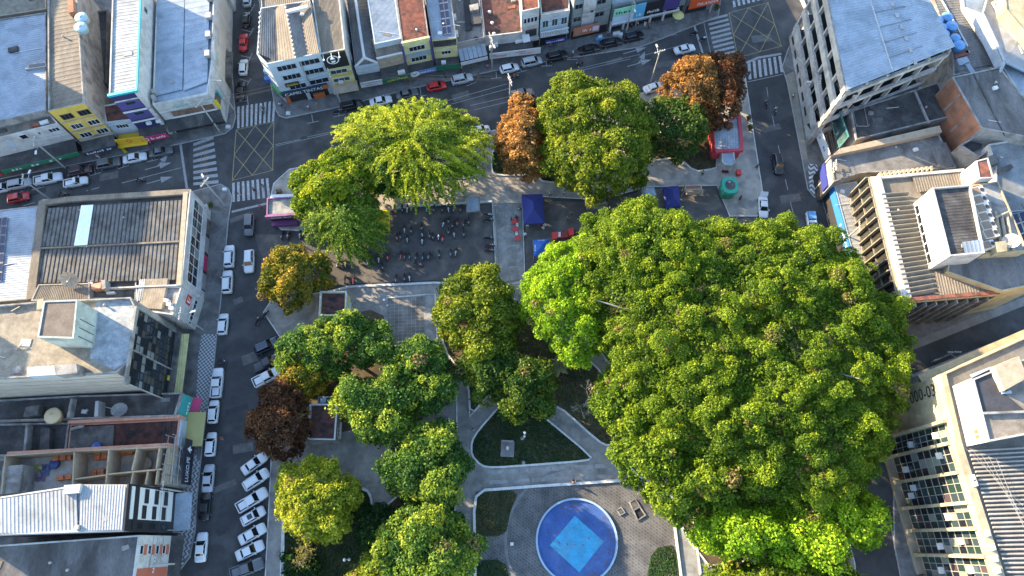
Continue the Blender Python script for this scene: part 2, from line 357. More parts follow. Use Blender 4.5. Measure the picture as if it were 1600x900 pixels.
# ---------------------------------------------------------------- road paint
MK = MB()
def line(mb, pts, w=.14, z=.008): mb.strip(GL(pts), w, z - .004, z)
def stripes(name, a, b, c, d, n, duty=.52, mat=None):
    """crosswalk bars: n bars from edge a-b to edge d-c, each its own mark"""
    a, b, c, d = [Vector((*G(p), 0)) for p in (a, b, c, d)]; root = struct(name, MB().sheet([(v.x, v.y) for v in (a, b, c, d)], .004), ASPH)
    for i in range(n):
        t0, t1 = (i + .5 - duty / 2) / n, (i + .5 + duty / 2) / n
        part("stripe", MB().sheet([(v.x, v.y) for v in (a.lerp(b, t0), a.lerp(b, t1), d.lerp(c, t1), d.lerp(c, t0))], .009), mat or WHITE, root)
stripes("crosswalk_north_street", (369, 167), (432, 157), (430, 189), (369, 201), 9)
stripes("crosswalk_west_avenue", (302, 222), (302, 292), (342, 289), (333, 210), 8, .5, FADE)
stripes("crosswalk_west_street", (361, 286), (421, 278), (424, 308), (361, 316), 8)
stripes("crosswalk_east_avenue", (1105, 28), (1118, 92), (1150, 84), (1136, 20), 9, .5, FADE)
stripes("crosswalk_east_street", (1166, 97), (1222, 87), (1226, 112), (1168, 125), 7)
stripes("crosswalk_far_east", (1143, 2), (1200, -12), (1204, -4), (1144, 12), 8)
line(MK, [(282, 226), (292, 294)], .45); line(MK, [(362, 331), (421, 317)], .45)
line(MK, [(1083, 33), (1098, 84)], .42); line(MK, [(1098, 28), (1112, 90)], .12); line(MK, [(1168, 128), (1223, 116)], .14)
line(MK, [(1166, 98), (1185, 90), (1221, 84)], .5)
line(MK, [(190, 286), (283, 262)], .13); line(MK, [(135, 298), (155, 293)], .13); line(MK, [(35, 322), (55, 316)], .12)
for a, b in (((430, 226), (468, 218)), ((432, 228), (560, 199)), ((480, 214), (533, 203)), ((735, 165), (830, 143)), ((740, 172), (840, 148)), ((900, 112), (985, 92)), ((905, 107), (1000, 85)), ((1000, 88), (1060, 72)), ((700, 157), (792, 131)), ((704, 163), (796, 138))): line(MK, [a, b], .10)
for a, b in (((1198, 136), (1200, 151)), ((1207, 181), (1210, 198)), ((1216, 227), (1219, 241)), ((1227, 280), (1231, 297)), ((1235, 316), (1242, 344)), ((1247, 370), (1252, 392)), ((1390, 805), (1400, 870))): line(MK, [a, b], .13)
line(MK, [(1166, 130), (1178, 215), (1197, 333)], .12); line(MK, [(1168, 337), (1168, 318)], .12); line(MK, [(1180, 338), (1179, 318)], .12)
def tmark(p, q, w=1.1):
    a, b = Vector((*G(p), 0)), Vector((*G(q), 0)); d = (b - a).normalized(); n = Vector((-d.y, d.x, 0))
    MK.strip([(a.x, a.y), (b.x, b.y)], .14, .004, .008); MK.strip([tuple((b - n * w)[:2]), tuple((b + n * w)[:2])], .14, .004, .0085)
for p, q in (((59, 282), (60, 294)), ((147, 261), (149, 272)), ((191, 251), (193, 261)), ((237, 242), (238, 251)), ((487, 179), (489, 191)), ((528, 170), (530, 181)), ((656, 136), (658, 150)), ((732, 122), (737, 131)), ((775, 112), (776, 122)), ((811, 103), (815, 112)), ((853, 93), (854, 103)), ((893, 84), (894, 93)), ((932, 77), (934, 84)), ((970, 66), (974, 74)), ((1005, 54), (1011, 65)), ((1047, 45), (1050, 55)), ((379, 8), (395, 12)), ((378, 46), (393, 50)), ((376, 87), (391, 90)), ((374, 123), (389, 128)), ((372, 160), (387, 157))): tmark(p, q)
def arrow(p, q, head=1.5, split=False):
    a, b = Vector((*G(p), 0)), Vector((*G(q), 0)); d = (b - a).normalized(); n = Vector((-d.y, d.x, 0)); k = b - d * head * 1.5
    MK.strip([tuple(a[:2]), tuple(k[:2])], .18, .004, .008); MK.sheet([tuple(v[:2]) for v in (k - n * head * .45, b, k + n * head * .45)], .009)
    if split:
        c = a.lerp(b, .45); e = c + d * 1.6 + n * 1.1; MK.strip([tuple(c[:2]), tuple(e[:2])], .18, .004, .0085); MK.sheet([tuple(v[:2]) for v in (e + n * 1.2 + d * .9, e - n * .6, e - d * .9 + n * .2)], .0095)
arrow((227, 265), (268, 254), 1.5, True); arrow((229, 287), (270, 276)); arrow((974, 84), (1010, 74)); arrow((980, 104), (1018, 93), 1.5, True)
struct("road_marking_lines", MK, FADE)
def boxjunction(name, a, b, c, d, n=3):
    a, b, c, d = [Vector((*G(p), 0)) for p in (a, b, c, d)]; m = MB()
    f = lambda u, v: tuple(a.lerp(b, u).lerp(d.lerp(c, u), v)[:2])
    m.strip([f(0, 0), f(1, 0), f(1, 1), f(0, 1)], .16, .004, .008, closed=True)
    for i in range(n):
        for k, q in enumerate(((((i) / n, 0), (1, 1 - i / n)), ((1 - i / n, 0), (0, 1 - i / n)), ((0, i / n), (1 - i / n, 1)), ((1, i / n), (i / n, 1)))[:2 if i == 0 else 4]):
            m.strip([f(*q[0]), f(*q[1])], .12, .004, .0085 + .0006 * (4 * i + k))
    struct(name, m, YELL)
boxjunction("yellow_box_marking_west", (369, 203), (428, 190), (426, 266), (363, 282), 2)
boxjunction("yellow_box_marking_east", (1139, 20), (1200, 4), (1221, 72), (1153, 90), 2)

# worn patches and covers in the asphalt
PATC = M("asphalt_patch", (.038, .038, .040), .9, var=.25, scale=1.5, fine=12); PATL = M("asphalt_old", (.105, .10, .095), .92, var=.3, scale=1.2, fine=10); IRON = M("cast_iron", (.05, .048, .046), .6, var=.2, metal=.3)
_r = random.Random(50)
for (x, y) in ((60, 300), (170, 275), (330, 250), (480, 215), (560, 190), (640, 165), (720, 150), (870, 115), (960, 95), (1040, 100), (1120, 60), (1190, 60), (1205, 200), (1235, 310), (375, 340), (372, 470), (390, 560), (370, 640), (350, 760), (345, 830), (380, 700), (395, 90), (392, 40), (700, 400), (620, 420), (600, 340)):
    w_, h_ = _r.uniform(1.2, 4.5), _r.uniform(.7, 1.8); a = R(_r.uniform(5, 25)); cx, cy = G((x, y)); q = [(cx + (u * w_ * math.cos(a) - v * h_ * math.sin(a)) / 2, cy + (u * w_ * math.sin(a) + v * h_ * math.cos(a)) / 2) for u, v in ((-1, -1), (1, -1), (1, 1), (-1, 1))]
    struct("asphalt_patch", MB().sheet(q, .0075), _r.choice((PATC, PATL, PATL)))
for (x, y) in ((340, 245), (590, 195), (900, 112), (1165, 50), (1222, 235), (380, 420), (355, 700), (392, 120), (660, 415), (140, 295)):
    struct("manhole_cover", MB().lathe((*G((x, y)), .0), [(.42, .0), (.42, .012)], 14), IRON)
# ================================================================ TREES
LEAF = M_leaf()
BARK = M("bark", (.085, .065, .05), .95, var=.35, scale=2, fine=9)
BARKG = M("bark_grey", (.25, .23, .21), .95, var=.3, scale=2, fine=9)
LEAF_COUNT = [0]
def leaf_mesh(name, C, N, size, tint, rng, aspect=.62):
    """C centres, N normals, size (n,), tint (n,3): one rhombic leaf spray per centre"""
    n = len(C); LEAF_COUNT[0] += n
    r = rng.normal(size=(n, 3)); U = np.cross(N, r); U /= np.linalg.norm(U, axis=1)[:, None] + 1e-9; V = np.cross(N, U)
    s = size[:, None]; bend = N * s * .22
    X = np.empty((n, 4, 3)); X[:, 0] = C - U * s - bend; X[:, 1] = C + V * s * aspect; X[:, 2] = C + U * s - bend; X[:, 3] = C - V * s * aspect
    me = bpy.data.meshes.new(name); me.vertices.add(4 * n); me.vertices.foreach_set("co", X.reshape(-1).astype(np.float32))
    me.loops.add(4 * n); me.loops.foreach_set("vertex_index", np.arange(4 * n, dtype=np.int32))
    me.polygons.add(n); me.polygons.foreach_set("loop_start", np.arange(0, 4 * n, 4, dtype=np.int32))
    at = me.attributes.new("tint", 'FLOAT_COLOR', 'FACE')
    col = np.ones((n, 4), np.float32); col[:, :3] = np.clip(tint * (1.0 if name == 'grass' else 1.2), 0, .62); at.data.foreach_set("color", col.reshape(-1))
    me.materials.append(LEAF); me.update(); me.validate(); return me
def in_poly(P, X):
    c = np.zeros(len(X), bool); n = len(P)
    for i in range(n):
        x0, y0 = P[i]; x1, y1 = P[(i + 1) % n]
        k = ((y0 > X[:, 1]) != (y1 > X[:, 1])) & (X[:, 0] < (x1 - x0) * (X[:, 1] - y0) / (y1 - y0 + 1e-12) + x0)
        c ^= k
    return c
def edge_dist(P, X):
    d = np.full(len(X), 1e9)
    for i in range(len(P)):
        a = np.array(P[i]); b = np.array(P[(i + 1) % len(P)]); e = b - a
        t = np.clip(((X - a) @ e) / (e @ e + 1e-12), 0, 1); d = np.minimum(d, np.linalg.norm(X - (a + t[:, None] * e), axis=1))
    return d
def wob(X, k, seed):
    r = np.random.default_rng(seed); o = np.zeros(len(X))
    for i in range(9):
        a = r.uniform(0, 6.28); f = k * r.uniform(.5, 2.2); o += np.sin((X[:, 0] * math.cos(a) + X[:, 1] * math.sin(a)) * f + r.uniform(0, 6.28))
    return o / 5.2
def trunk_part(root, base, top, targets, r, mat, rng):
    m = MB(); b = Vector(base); t = Vector(top); mid = b.lerp(t, .5) + Vector((rng.normal() * .3, rng.normal() * .3, 0))
    m.tube(b, mid, r * 1.25, r, 8); m.tube(mid, t, r, r * .7, 8)
    for q in targets:
        q = Vector(q); k = t.lerp(q, .5) + Vector((0, 0, (q - t).length * .1)); m.tube(t, k, r * .5, r * .3, 6); m.tube(k, q, r * .3, r * .08, 5)
    return part("trunk", m, mat, root)
def crown(root, poly, ztop, depth, puff, ls, cols, rng, seed, dens=1.0, rim=None, gap=.12, und=.1, sprays=0, young=.35, tall=.75, dryf=.025):
    """leaf clumps over a domed crown. cols = (old leaf, leaf, young leaf) colours"""
    P2 = np.array(poly); lo, hi = P2.min(0), P2.max(0); A = abs(area(poly)); rim = rim or math.sqrt(A / math.pi) * .8
    # clump centres: dart throwing
    n_try = int(A / (puff * puff) * 9); X = rng.uniform(lo, hi, (n_try, 2)); X = X[in_poly(poly, X)]
    keep = []; grid = {}; mind = puff * .80
    for i, p in enumerate(X):
        g = (int(p[0] // mind), int(p[1] // mind)); ok = True
        for dx in (-1, 0, 1):
            for dy in (-1, 0, 1):
                for j in grid.get((g[0] + dx, g[1] + dy), ()):
                    if (X[j][0] - p[0]) ** 2 + (X[j][1] - p[1]) ** 2 < mind * mind: ok = False
        if ok: grid.setdefault(g, []).append(i); keep.append(i)
    X = X[keep]; d = edge_dist(poly, X); q = np.clip(d / rim, 0, 1)
    w = wob(X, 6.28 / (puff * 5.5), seed); w2 = wob(X, 6.28 / (puff * 14), seed + 5)
    Z = ztop - depth * (1 - np.sqrt(np.clip(1 - (1 - q) ** 2, 0, 1))) + w * depth * und * 1.3 + w2 * depth * und * 1.6
    alive = rng.random(len(X)) > gap * (1 + 1.2 * (w < -.25)); X, Z, q, w, w2 = X[alive], Z[alive], q[alive], w[alive], w2[alive]
    # skirt clumps under the rim
    L = sum(math.dist(poly[i], poly[(i + 1) % len(poly)]) for i in range(len(poly))); ns = int(L / puff * 1.4)
    cen = np.array([np.mean(P2[:, 0]), np.mean(P2[:, 1])]); idx = rng.integers(0, len(poly), ns); t = rng.random(ns)
    S = P2[idx] * (1 - t[:, None]) + P2[(idx + 1) % len(poly)] * t[:, None]; S = cen + (S - cen) * rng.uniform(.84, .99, (ns, 1))
    SZ = ztop - depth * rng.uniform(.75, 1.35, ns)
    X = np.vstack([X, S]); Z = np.concatenate([Z, SZ]); q = np.concatenate([q, np.zeros(ns)]); w = np.concatenate([w, np.zeros(ns)]); w2 = np.concatenate([w2, np.zeros(ns)])
    K = len(X); pr = puff * rng.uniform(.45, 1.3, K) * (1 + .3 * w); per = (2.6 * math.pi * pr ** 2 / (ls * ls * 2 * .62) * 1.05 * dens).astype(int) + 6
    pid = np.repeat(np.arange(K), per); n = len(pid)
    D = rng.normal(size=(n, 3)); D[:, 2] = np.abs(D[:, 2]) * 1.0 - .25; D /= np.linalg.norm(D, axis=1)[:, None]
    rad = pr[pid] * (rng.uniform(.5, 1.08, n) ** .6 + (rng.random(n) < .1) * rng.uniform(0, .45, n))
    C = np.empty((n, 3)); C[:, :2] = X[pid] + D[:, :2] * rad[:, None]; C[:, 2] = Z[pid] + D[:, 2] * rad * tall
    N = D * .65 + rng.normal(size=(n, 3)) * .7; N[:, 2] += .2; N /= np.linalg.norm(N, axis=1)[:, None]
    old, mid, new = [np.array(c) for c in cols]
    py = np.clip(rng.normal(young, .28 if cols is not MANGO else .42, K) + .30 * w2 * 1.4, 0, 1)[pid]; lr = rng.random(n)
    a = np.clip(py * .75 + (lr - .5) * .5, 0, 1)[:, None]
    T = np.where(a < .5, old + (mid - old) * a * 2, mid + (new - mid) * (a * 2 - 1)); T = T * rng.uniform(.75, 1.2, (n, 1))
    dry = (rng.random(K) < dryf)[pid] & (rng.random(n) < .6); T[dry] = np.array((.24, .17, .075)) * rng.uniform(.6, 1.2, (int(dry.sum()), 1))
    S_ = ls * rng.uniform(.65, 1.25, n)
    # inner leaves that close the crown
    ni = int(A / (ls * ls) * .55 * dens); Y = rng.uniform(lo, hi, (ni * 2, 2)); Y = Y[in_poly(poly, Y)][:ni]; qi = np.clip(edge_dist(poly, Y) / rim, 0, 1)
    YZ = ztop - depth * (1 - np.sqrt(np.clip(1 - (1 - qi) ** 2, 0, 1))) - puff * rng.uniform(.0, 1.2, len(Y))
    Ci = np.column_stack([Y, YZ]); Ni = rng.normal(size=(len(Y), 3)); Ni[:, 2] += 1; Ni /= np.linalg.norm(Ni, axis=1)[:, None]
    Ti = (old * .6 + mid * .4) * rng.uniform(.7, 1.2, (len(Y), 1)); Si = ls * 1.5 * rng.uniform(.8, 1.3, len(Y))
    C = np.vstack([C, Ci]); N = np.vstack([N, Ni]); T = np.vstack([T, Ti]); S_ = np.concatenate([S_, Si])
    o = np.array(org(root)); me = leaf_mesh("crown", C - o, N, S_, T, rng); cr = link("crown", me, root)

    sel = rng.permutation(K - ns)[:26] if K - ns > 26 else np.arange(max(1, K - ns))
    return cr, [(float(X[i, 0]), float(X[i, 1]), float(Z[i]) - puff * .1) for i in sel]
def ragged(P, puff, seed):
    r = random.Random(seed); Q = []; n = len(P); ph = [r.uniform(0, 6.28) for _ in range(4)]; t = 0.0
    for i in range(n):
        a, b = Vector(P[i]), Vector(P[(i + 1) % n]); L = (b - a).length; k = max(1, int(L / (puff * .9)))
        for j in range(k):
            p = a.lerp(b, j / k); d = (b - a).normalized() if L > 0 else Vector((1, 0)); t += L / k
            o = puff * (.55 * math.sin(t * .62 / puff + ph[0]) + .45 * math.sin(t * 1.27 / puff + ph[1]) + r.uniform(-.45, .45)); Q.append((p.x + d.y * o, p.y - d.x * o))
    return Q
def tree(name, label, px, z, cols, puff=1.1, ls=.27, depth=None, dens=1.0, gap=.1, und=.1, rad=.35, seed=1, young=.35, bark=None, zmid=.72, group=None, rim=None, rnd=2, tall=.62):
    rng = np.random.default_rng(seed); poly = ragged(inset(smooth_poly(ccw(GL(px, z * zmid)), rnd), puff * .15), puff, seed)
    # ragged outline
    cx = sum(p[0] for p in poly) / len(poly); cy = sum(p[1] for p in poly) / len(poly)
    depth = depth or z * .45
    root = thing(name, label, "tree", (cx, cy, .15), group)
    cr, tg = crown(root, poly, z, depth, puff, ls, cols, rng, seed, dens, rim, gap, und, young=young, tall=tall)
    trunk_part(root, (cx, cy, -.1), (cx + rng.normal() * .4, cy + rng.normal() * .4, max(2.2, z - depth * 1.25)), tg, rad, bark or BARK, rng)
    return root
def ell(cx, cy, rx, ry, n=14, jit=.1, seed=0, rot=0):
    r = random.Random(seed); out = []
    for i in range(n):
        a = 2 * math.pi * i / n; k = 1 + r.uniform(-jit, jit); x, y = rx * math.cos(a) * k, ry * math.sin(a) * k
        out.append((cx + x * math.cos(rot) - y * math.sin(rot), cy + x * math.sin(rot) + y * math.cos(rot)))
    return out
def spray_tree(name, label, px, z, cols, n_br, length, seed, ls=.24, base=None, droop=.5, per=95, dens_in=.35, wid=.8):
    """long feathery shoots arching out of several limbs"""
    rng = np.random.default_rng(seed); poly = smooth_poly(ccw(GL(px, z * .7)), 2); P2 = np.array(poly); lo, hi = P2.min(0), P2.max(0); cen = P2.mean(0)
    root = thing(name, label, "tree", (cen[0], cen[1], .15)); rim = math.sqrt(abs(area(poly)) / math.pi) * .8
    X = rng.uniform(lo, hi, (n_br * 5, 2)); X = X[in_poly(poly, X)][:n_br]; q = np.clip(edge_dist(poly, X) / rim, 0, 1)
    Z = z * (.50 + .42 * np.sqrt(q)) + rng.normal(size=len(X)) * z * .045 + wob(X, .55, seed) * z * .07
    old, mid, new = [np.array(c) for c in cols]; Cs = []; Ts = []; Ss = []; tg = []; wv = wob(X, .5, seed + 2)
    for i in range(len(X)):
        out = X[i] - cen; out = out / (np.linalg.norm(out) + 1e-6) + rng.normal(size=2) * .38; out /= np.linalg.norm(out)
        L = length * rng.uniform(.6, 1.3); t = rng.random(per) ** .75
        lat = rng.normal(size=per) * .17 * wid * (1.5 - t) ; side = np.array([-out[1], out[0]])
        c = np.empty((per, 3)); c[:, :2] = X[i] - out * L * .5 + out[None] * (t * L)[:, None] + side[None] * lat[:, None] * 1.7
        c[:, 2] = Z[i] + np.sin(t * 1.9) * L * .35 - droop * L * t ** 2.2 + rng.normal(size=per) * .15
        Cs.append(c); a = np.clip(.45 + .35 * wv[i] + rng.normal() * .2 + (rng.random(per) - .5) * .4, 0, 1)[:, None]
        Ts.append(np.where(a < .5, old + (mid - old) * a * 2, mid + (new - mid) * (a * 2 - 1))); Ss.append(ls * rng.uniform(.6, 1.25, per))
        if i % 9 == 0: tg.append((float(X[i, 0]), float(X[i, 1]), float(Z[i]) - .3))
    C = np.vstack(Cs); n = len(C); N = rng.normal(size=(n, 3)) * .6; N[:, 2] += .9; N /= np.linalg.norm(N, axis=1)[:, None]
    T = np.vstack(Ts) * rng.uniform(.8, 1.2, (n, 1)); S_ = np.concatenate(Ss)
    ni = int(abs(area(poly)) / (ls * ls) * dens_in); Y = rng.uniform(lo, hi, (ni * 2, 2)); Y = Y[in_poly(poly, Y)][:ni]; qi = np.clip(edge_dist(poly, Y) / rim, 0, 1)
    Ci = np.column_stack([Y, z * (.36 + .40 * np.sqrt(qi)) + rng.normal(size=len(Y)) * .6]); Ni = rng.normal(size=(len(Y), 3)); Ni[:, 2] += .8; Ni /= np.linalg.norm(Ni, axis=1)[:, None]
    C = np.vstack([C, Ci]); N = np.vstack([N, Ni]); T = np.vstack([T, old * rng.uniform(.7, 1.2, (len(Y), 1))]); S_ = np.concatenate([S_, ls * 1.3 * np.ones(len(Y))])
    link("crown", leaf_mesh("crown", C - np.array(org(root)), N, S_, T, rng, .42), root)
    trunk_part(root, (cen[0], cen[1], -.1), (cen[0], cen[1], z * .42), tg, .38, BARK, rng); return root

GREEN = ((.055, .112, .008), (.135, .208, .012), (.27, .335, .018))
LIME = ((.10, .20, .008), (.215, .355, .014), (.35, .47, .02))
MANGO = ((.035, .095, .018), (.115, .205, .026), (.42, .45, .04))
OLIVE = ((.06, .105, .010), (.16, .21, .014), (.38, .38, .02))
YELLO = ((.15, .19, .012), (.34, .37, .03), (.54, .52, .05))
ORANG = ((.13, .080, .026), (.34, .165, .045), (.55, .31, .09))
BROWN = ((.065, .030, .016), (.15, .064, .026), (.26, .105, .036))
AMBER = ((.065, .10, .012), (.25, .20, .018), (.50, .30, .03))
FEATH = ((.08, .145, .015), (.25, .315, .02), (.48, .49, .035))

# the giant tree: several limbs' crowns that run together, grown as neighbours
tree("rain_tree", "giant spreading green tree crown covering the park's eastern half", [(895, 400), (905, 345), (950, 315), (1010, 308), (1060, 318), (1110, 340), (1150, 348), (1190, 336), (1240, 338), (1300, 358), (1345, 395), (1380, 440), (1425, 480), (1432, 540), (1425, 610), (1405, 670), (1385, 735), (1330, 782), (1240, 792), (1165, 768), (1090, 735), (1020, 690), (985, 640), (960, 590), (945, 530), (915, 470)], 17.5, GREEN, .8, .165, 8.5, und=.16, rad=.95, seed=11, bark=BARKG, young=.5, gap=.10, rim=15, tall=.5)
tree("rain_tree", "dense green upper bough of the giant tree facing the market yard", [(930, 370), (975, 335), (1040, 338), (1085, 370), (1100, 430), (1060, 470), (990, 475), (945, 435)], 18.5, GREEN, .8, .165, 4, und=.16, rad=.4, seed=12, young=.55, gap=.2)
tree("rain_tree", "lower green tree crown with pale bare twigs above the east path", [(985, 665), (1040, 670), (1110, 715), (1165, 755), (1160, 800), (1110, 790), (1080, 812), (1040, 805), (1005, 770), (965, 730), (968, 690)], 13, GREEN, .95, .23, 5, und=.17, rad=.5, seed=15, young=.5, gap=.18)
tree("rain_tree", "light green western shoulder of the giant canopy above dead twigs", [(930, 600), (960, 575), (1010, 590), (1040, 640), (1030, 690), (985, 700), (950, 670), (925, 640)], 12.5, GREEN, .95, .23, 5, und=.14, rad=.5, seed=16, young=.6, gap=.12)
tree("mango_tree", "bright lime green dense tree with a brown thin patch on top", [(812, 455), (835, 405), (880, 372), (925, 365), (942, 420), (945, 490), (935, 550), (905, 575), (865, 540), (830, 510), (812, 480)], 13.5, LIME, .65, .19, 6, und=.1, rad=.5, seed=17, young=.6, gap=.04)
tree("mango_tree", "lumpy bright green tree at the bottom beside the eastern road", [(1097, 835), (1115, 800), (1160, 790), (1230, 785), (1300, 775), (1360, 768), (1382, 800), (1372, 845), (1320, 880), (1240, 880), (1160, 872), (1110, 860)], 12, LIME, 1.35, .25, 5, und=.16, rad=.5, seed=18, young=.6, gap=.06)
tree("mango_tree", "olive green tree cut by the bottom edge below the lumpy tree", [(1105, 960), (1110, 885), (1180, 875), (1270, 880), (1345, 885), (1350, 960)], 10, ((.05, .10, .010), (.13, .19, .012), (.26, .28, .016)), 1.0, .25, 4, seed=19, young=.5)
tree("mango_tree", "large round green tree between the orange trees by the avenue", [(840, 160), (860, 125), (905, 112), (960, 125), (1010, 140), (1025, 190), (1018, 250), (985, 295), (920, 300), (870, 272), (845, 220)], 14.5, OLIVE, 1.0, .23, 7, und=.12, rad=.55, seed=20, young=.45, gap=.03, dens=1.15)
tree("orange_tree", "orange brown leaved tree left of the large round tree", [(778, 195), (795, 160), (830, 148), (850, 175), (855, 230), (840, 270), (810, 270), (782, 230)], 11, ORANG, .85, .22, 6.5, seed=21, young=.5, rad=.3, gap=.06)
tree("copper_tree", "copper orange crowned tree near the eastern crosswalk", [(1040, 120), (1060, 98), (1095, 92), (1125, 110), (1130, 150), (1120, 180), (1080, 170), (1045, 145)], 12, ORANG, .85, .22, 6, seed=22, young=.42, rad=.35)
tree("copper_tree", "dark brown crowned tree touching the corner of the eastern street", [(1095, 92), (1120, 84), (1155, 92), (1166, 120), (1155, 160), (1140, 190), (1115, 180), (1100, 140)], 11.5, BROWN, .85, .22, 6, seed=23, young=.5, rad=.35)
tree("shade_tree", "mid green loose tree between round tree and copper tree", [(1010, 165), (1045, 148), (1090, 155), (1108, 185), (1100, 225), (1060, 235), (1020, 215)], 10, ((.04, .085, .015), (.085, .14, .022), (.20, .22, .03)), .95, .25, 5.5, seed=24, young=.4, gap=.22, rad=.3)
spray_tree("feather_tree", "feathery yellow green tree spreading over the avenue's car row", [(520, 215), (560, 170), (620, 160), (690, 158), (745, 190), (762, 220), (735, 280), (690, 300), (640, 305), (590, 280), (540, 255)], 13, FEATH, 560, 4.6, 25, wid=.7, per=110, ls=.21)
spray_tree("feather_tree", "drooping dark green tree over the yellow roofed stall", [(480, 335), (530, 305), (580, 315), (588, 350), (580, 385), (555, 395), (510, 375), (482, 362)], 11, ((.05, .11, .014), (.115, .19, .02), (.28, .34, .03)), 300, 4.2, 26, droop=.8, wid=.7)
tree("lime_tree", "round yellow edged tree next to the pink kiosk", [(450, 300), (462, 260), (500, 240), (560, 225), (585, 260), (580, 320), (540, 350), (490, 345), (455, 335)], 11, ((.06, .12, .010), (.17, .24, .012), (.42, .42, .016)), .85, .23, 6.5, seed=27, young=.55, gap=.08, rad=.35)
tree("lime_tree", "deep green tree hidden inside the feathery tree", [(570, 230), (610, 222), (645, 245), (640, 290), (600, 300), (572, 275)], 10, MANGO, .8, .24, 5, seed=28, young=.3, rad=.3)
tree("amber_tree", "amber and green tree at the parking yard's western mouth", [(405, 440), (415, 400), (450, 388), (492, 390), (512, 412), (502, 442), (472, 465), (435, 478), (412, 460)], 9, AMBER, .8, .22, 5, seed=29, young=.42, rad=.3, gap=.06)
tree("mango_tree", "green tree with pale leaf tufts beside the northern kiosk", [(430, 540), (460, 510), (515, 502), (575, 488), (610, 512), (605, 560), (570, 575), (520, 570), (470, 590), (435, 570)], 9, MANGO, 1.2, .24, 4.5, seed=30, young=.55, gap=.14, und=.16, rad=.3)
tree("redleaf_tree", "dark reddish brown tree leaning over the angled parked cars", [(387, 660), (400, 610), (440, 592), (468, 610), (476, 655), (470, 695), (440, 718), (402, 703)], 10, BROWN, .85, .22, 5.5, seed=31, young=.3, rad=.3)
tree("amber_tree", "yellow green small tree between mango tree and reddish tree", [(435, 575), (470, 560), (500, 575), (505, 610), (470, 620), (440, 605)], 7, AMBER, .8, .22, 4, seed=32, young=.4, rad=.2, gap=.15)
tree("mango_tree", "dark tree with lime tufts east of the southern kiosk", [(530, 600), (575, 580), (620, 575), (650, 600), (655, 650), (625, 685), (570, 690), (535, 660)], 9.5, MANGO, 1.2, .24, 5, seed=33, young=.55, gap=.12, und=.18, rad=.3)
tree("mango_tree", "dark green tufted tree over the path by the tiled court", [(600, 560), (650, 535), (690, 535), (712, 570), (708, 620), (670, 640), (625, 620)], 9.5, MANGO, 1.2, .24, 5, seed=34, young=.42, gap=.12, und=.18, rad=.3)
tree("mango_tree", "large dark tufted tree west of the triangular lawn", [(600, 710), (640, 665), (690, 650), (722, 690), (728, 740), (700, 780), (640, 785), (605, 760)], 10, MANGO, 1.25, .25, 5.5, seed=35, young=.42, gap=.09, und=.18, rad=.35)
tree("mango_tree", "tufted green tree at the bottom beside the pool terrace", [(570, 860), (600, 815), (650, 790), (715, 800), (742, 840), (735, 890), (680, 925), (600, 920)], 10, MANGO, 1.25, .25, 5.5, seed=36, young=.5, gap=.1, und=.18, rad=.35)
tree("mango_tree", "bright yellow green tree top peeking in at the bottom edge", [(535, 910), (560, 885), (600, 872), (625, 890), (620, 950), (540, 950)], 8, YELLO, .9, .24, 4, seed=37, young=.4, rad=.25)
tree("ficus_tree", "smooth round yellow green tree beside the angled parking", [(421, 775), (435, 735), (475, 712), (525, 722), (556, 760), (552, 805), (525, 840), (485, 850), (445, 830), (425, 800)], 10.5, YELLO, .7, .21, 6, seed=38, young=.42, gap=.02, und=.05, rad=.35)
tree("mango_tree", "olive tree cluster between tiled court and bright dense tree", [(682, 470), (700, 430), (740, 408), (790, 425), (815, 470), (815, 520), (790, 560), (740, 560), (705, 530), (688, 500)], 10, OLIVE, 1.05, .24, 5, seed=39, young=.4, gap=.1, und=.17, rad=.35)
tree("mango_tree", "green tufted tree above the tip of the triangular lawn", [(712, 560), (760, 545), (810, 550), (850, 575), (868, 610), (860, 645), (810, 650), (770, 625), (728, 610)], 9.5, ((.03, .075, .012), (.085, .14, .015), (.24, .25, .018)), 1.15, .24, 5, seed=40, young=.48, gap=.1, und=.18, rad=.35)
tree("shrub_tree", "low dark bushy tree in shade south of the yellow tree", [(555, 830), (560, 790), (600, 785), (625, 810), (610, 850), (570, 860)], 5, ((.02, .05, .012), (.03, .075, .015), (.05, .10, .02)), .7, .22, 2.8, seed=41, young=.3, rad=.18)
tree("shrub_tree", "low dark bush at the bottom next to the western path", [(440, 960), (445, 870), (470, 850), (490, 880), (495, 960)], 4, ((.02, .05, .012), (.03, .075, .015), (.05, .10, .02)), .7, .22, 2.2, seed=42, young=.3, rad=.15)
# bare and sparse trees
def bare_tree(label, p, h, spread, seed, leaves=0):
    rng = random.Random(seed); x, y = G(p); root = thing("bare_tree", label, "tree", (x, y, .15)); m = MB(); tips = []
    def grow(a, d, L, r, k):
        b = a + d * L; m.tube(a, b, r, r * .65, 5, cap=False)
        if k == 0: tips.append(b); return
        for _ in range(3 if k > 1 else 4):
            dd = (d + Vector((rng.uniform(-1, 1), rng.uniform(-1, 1), rng.uniform(-.25, .5))) * spread).normalized(); grow(b, dd, L * rng.uniform(.55, .8), r * .6, k - 1)
    grow(Vector((x, y, .1)), Vector((0, 0, 1)), h * .4, .16, 4); part("trunk", m, BARKG, root)
    if leaves:
        r2 = np.random.default_rng(seed); C = np.array([[*t] for t in tips for _ in range(leaves)]) + r2.normal(size=(len(tips) * leaves, 3)) * .4
        N = r2.normal(size=C.shape); N /= np.linalg.norm(N, axis=1)[:, None]
        T = np.tile(np.array([[.16, .15, .04]]), (len(C), 1)) * r2.uniform(.6, 1.3, (len(C), 1))
        link("crown", leaf_mesh("crown", C - np.array(org(root)), N, np.full(len(C), .2), T, r2), root)
bare_tree("leafless grey tree with tangled twigs between triangular lawn and giant tree", (912, 635), 6.5, .8, 5)
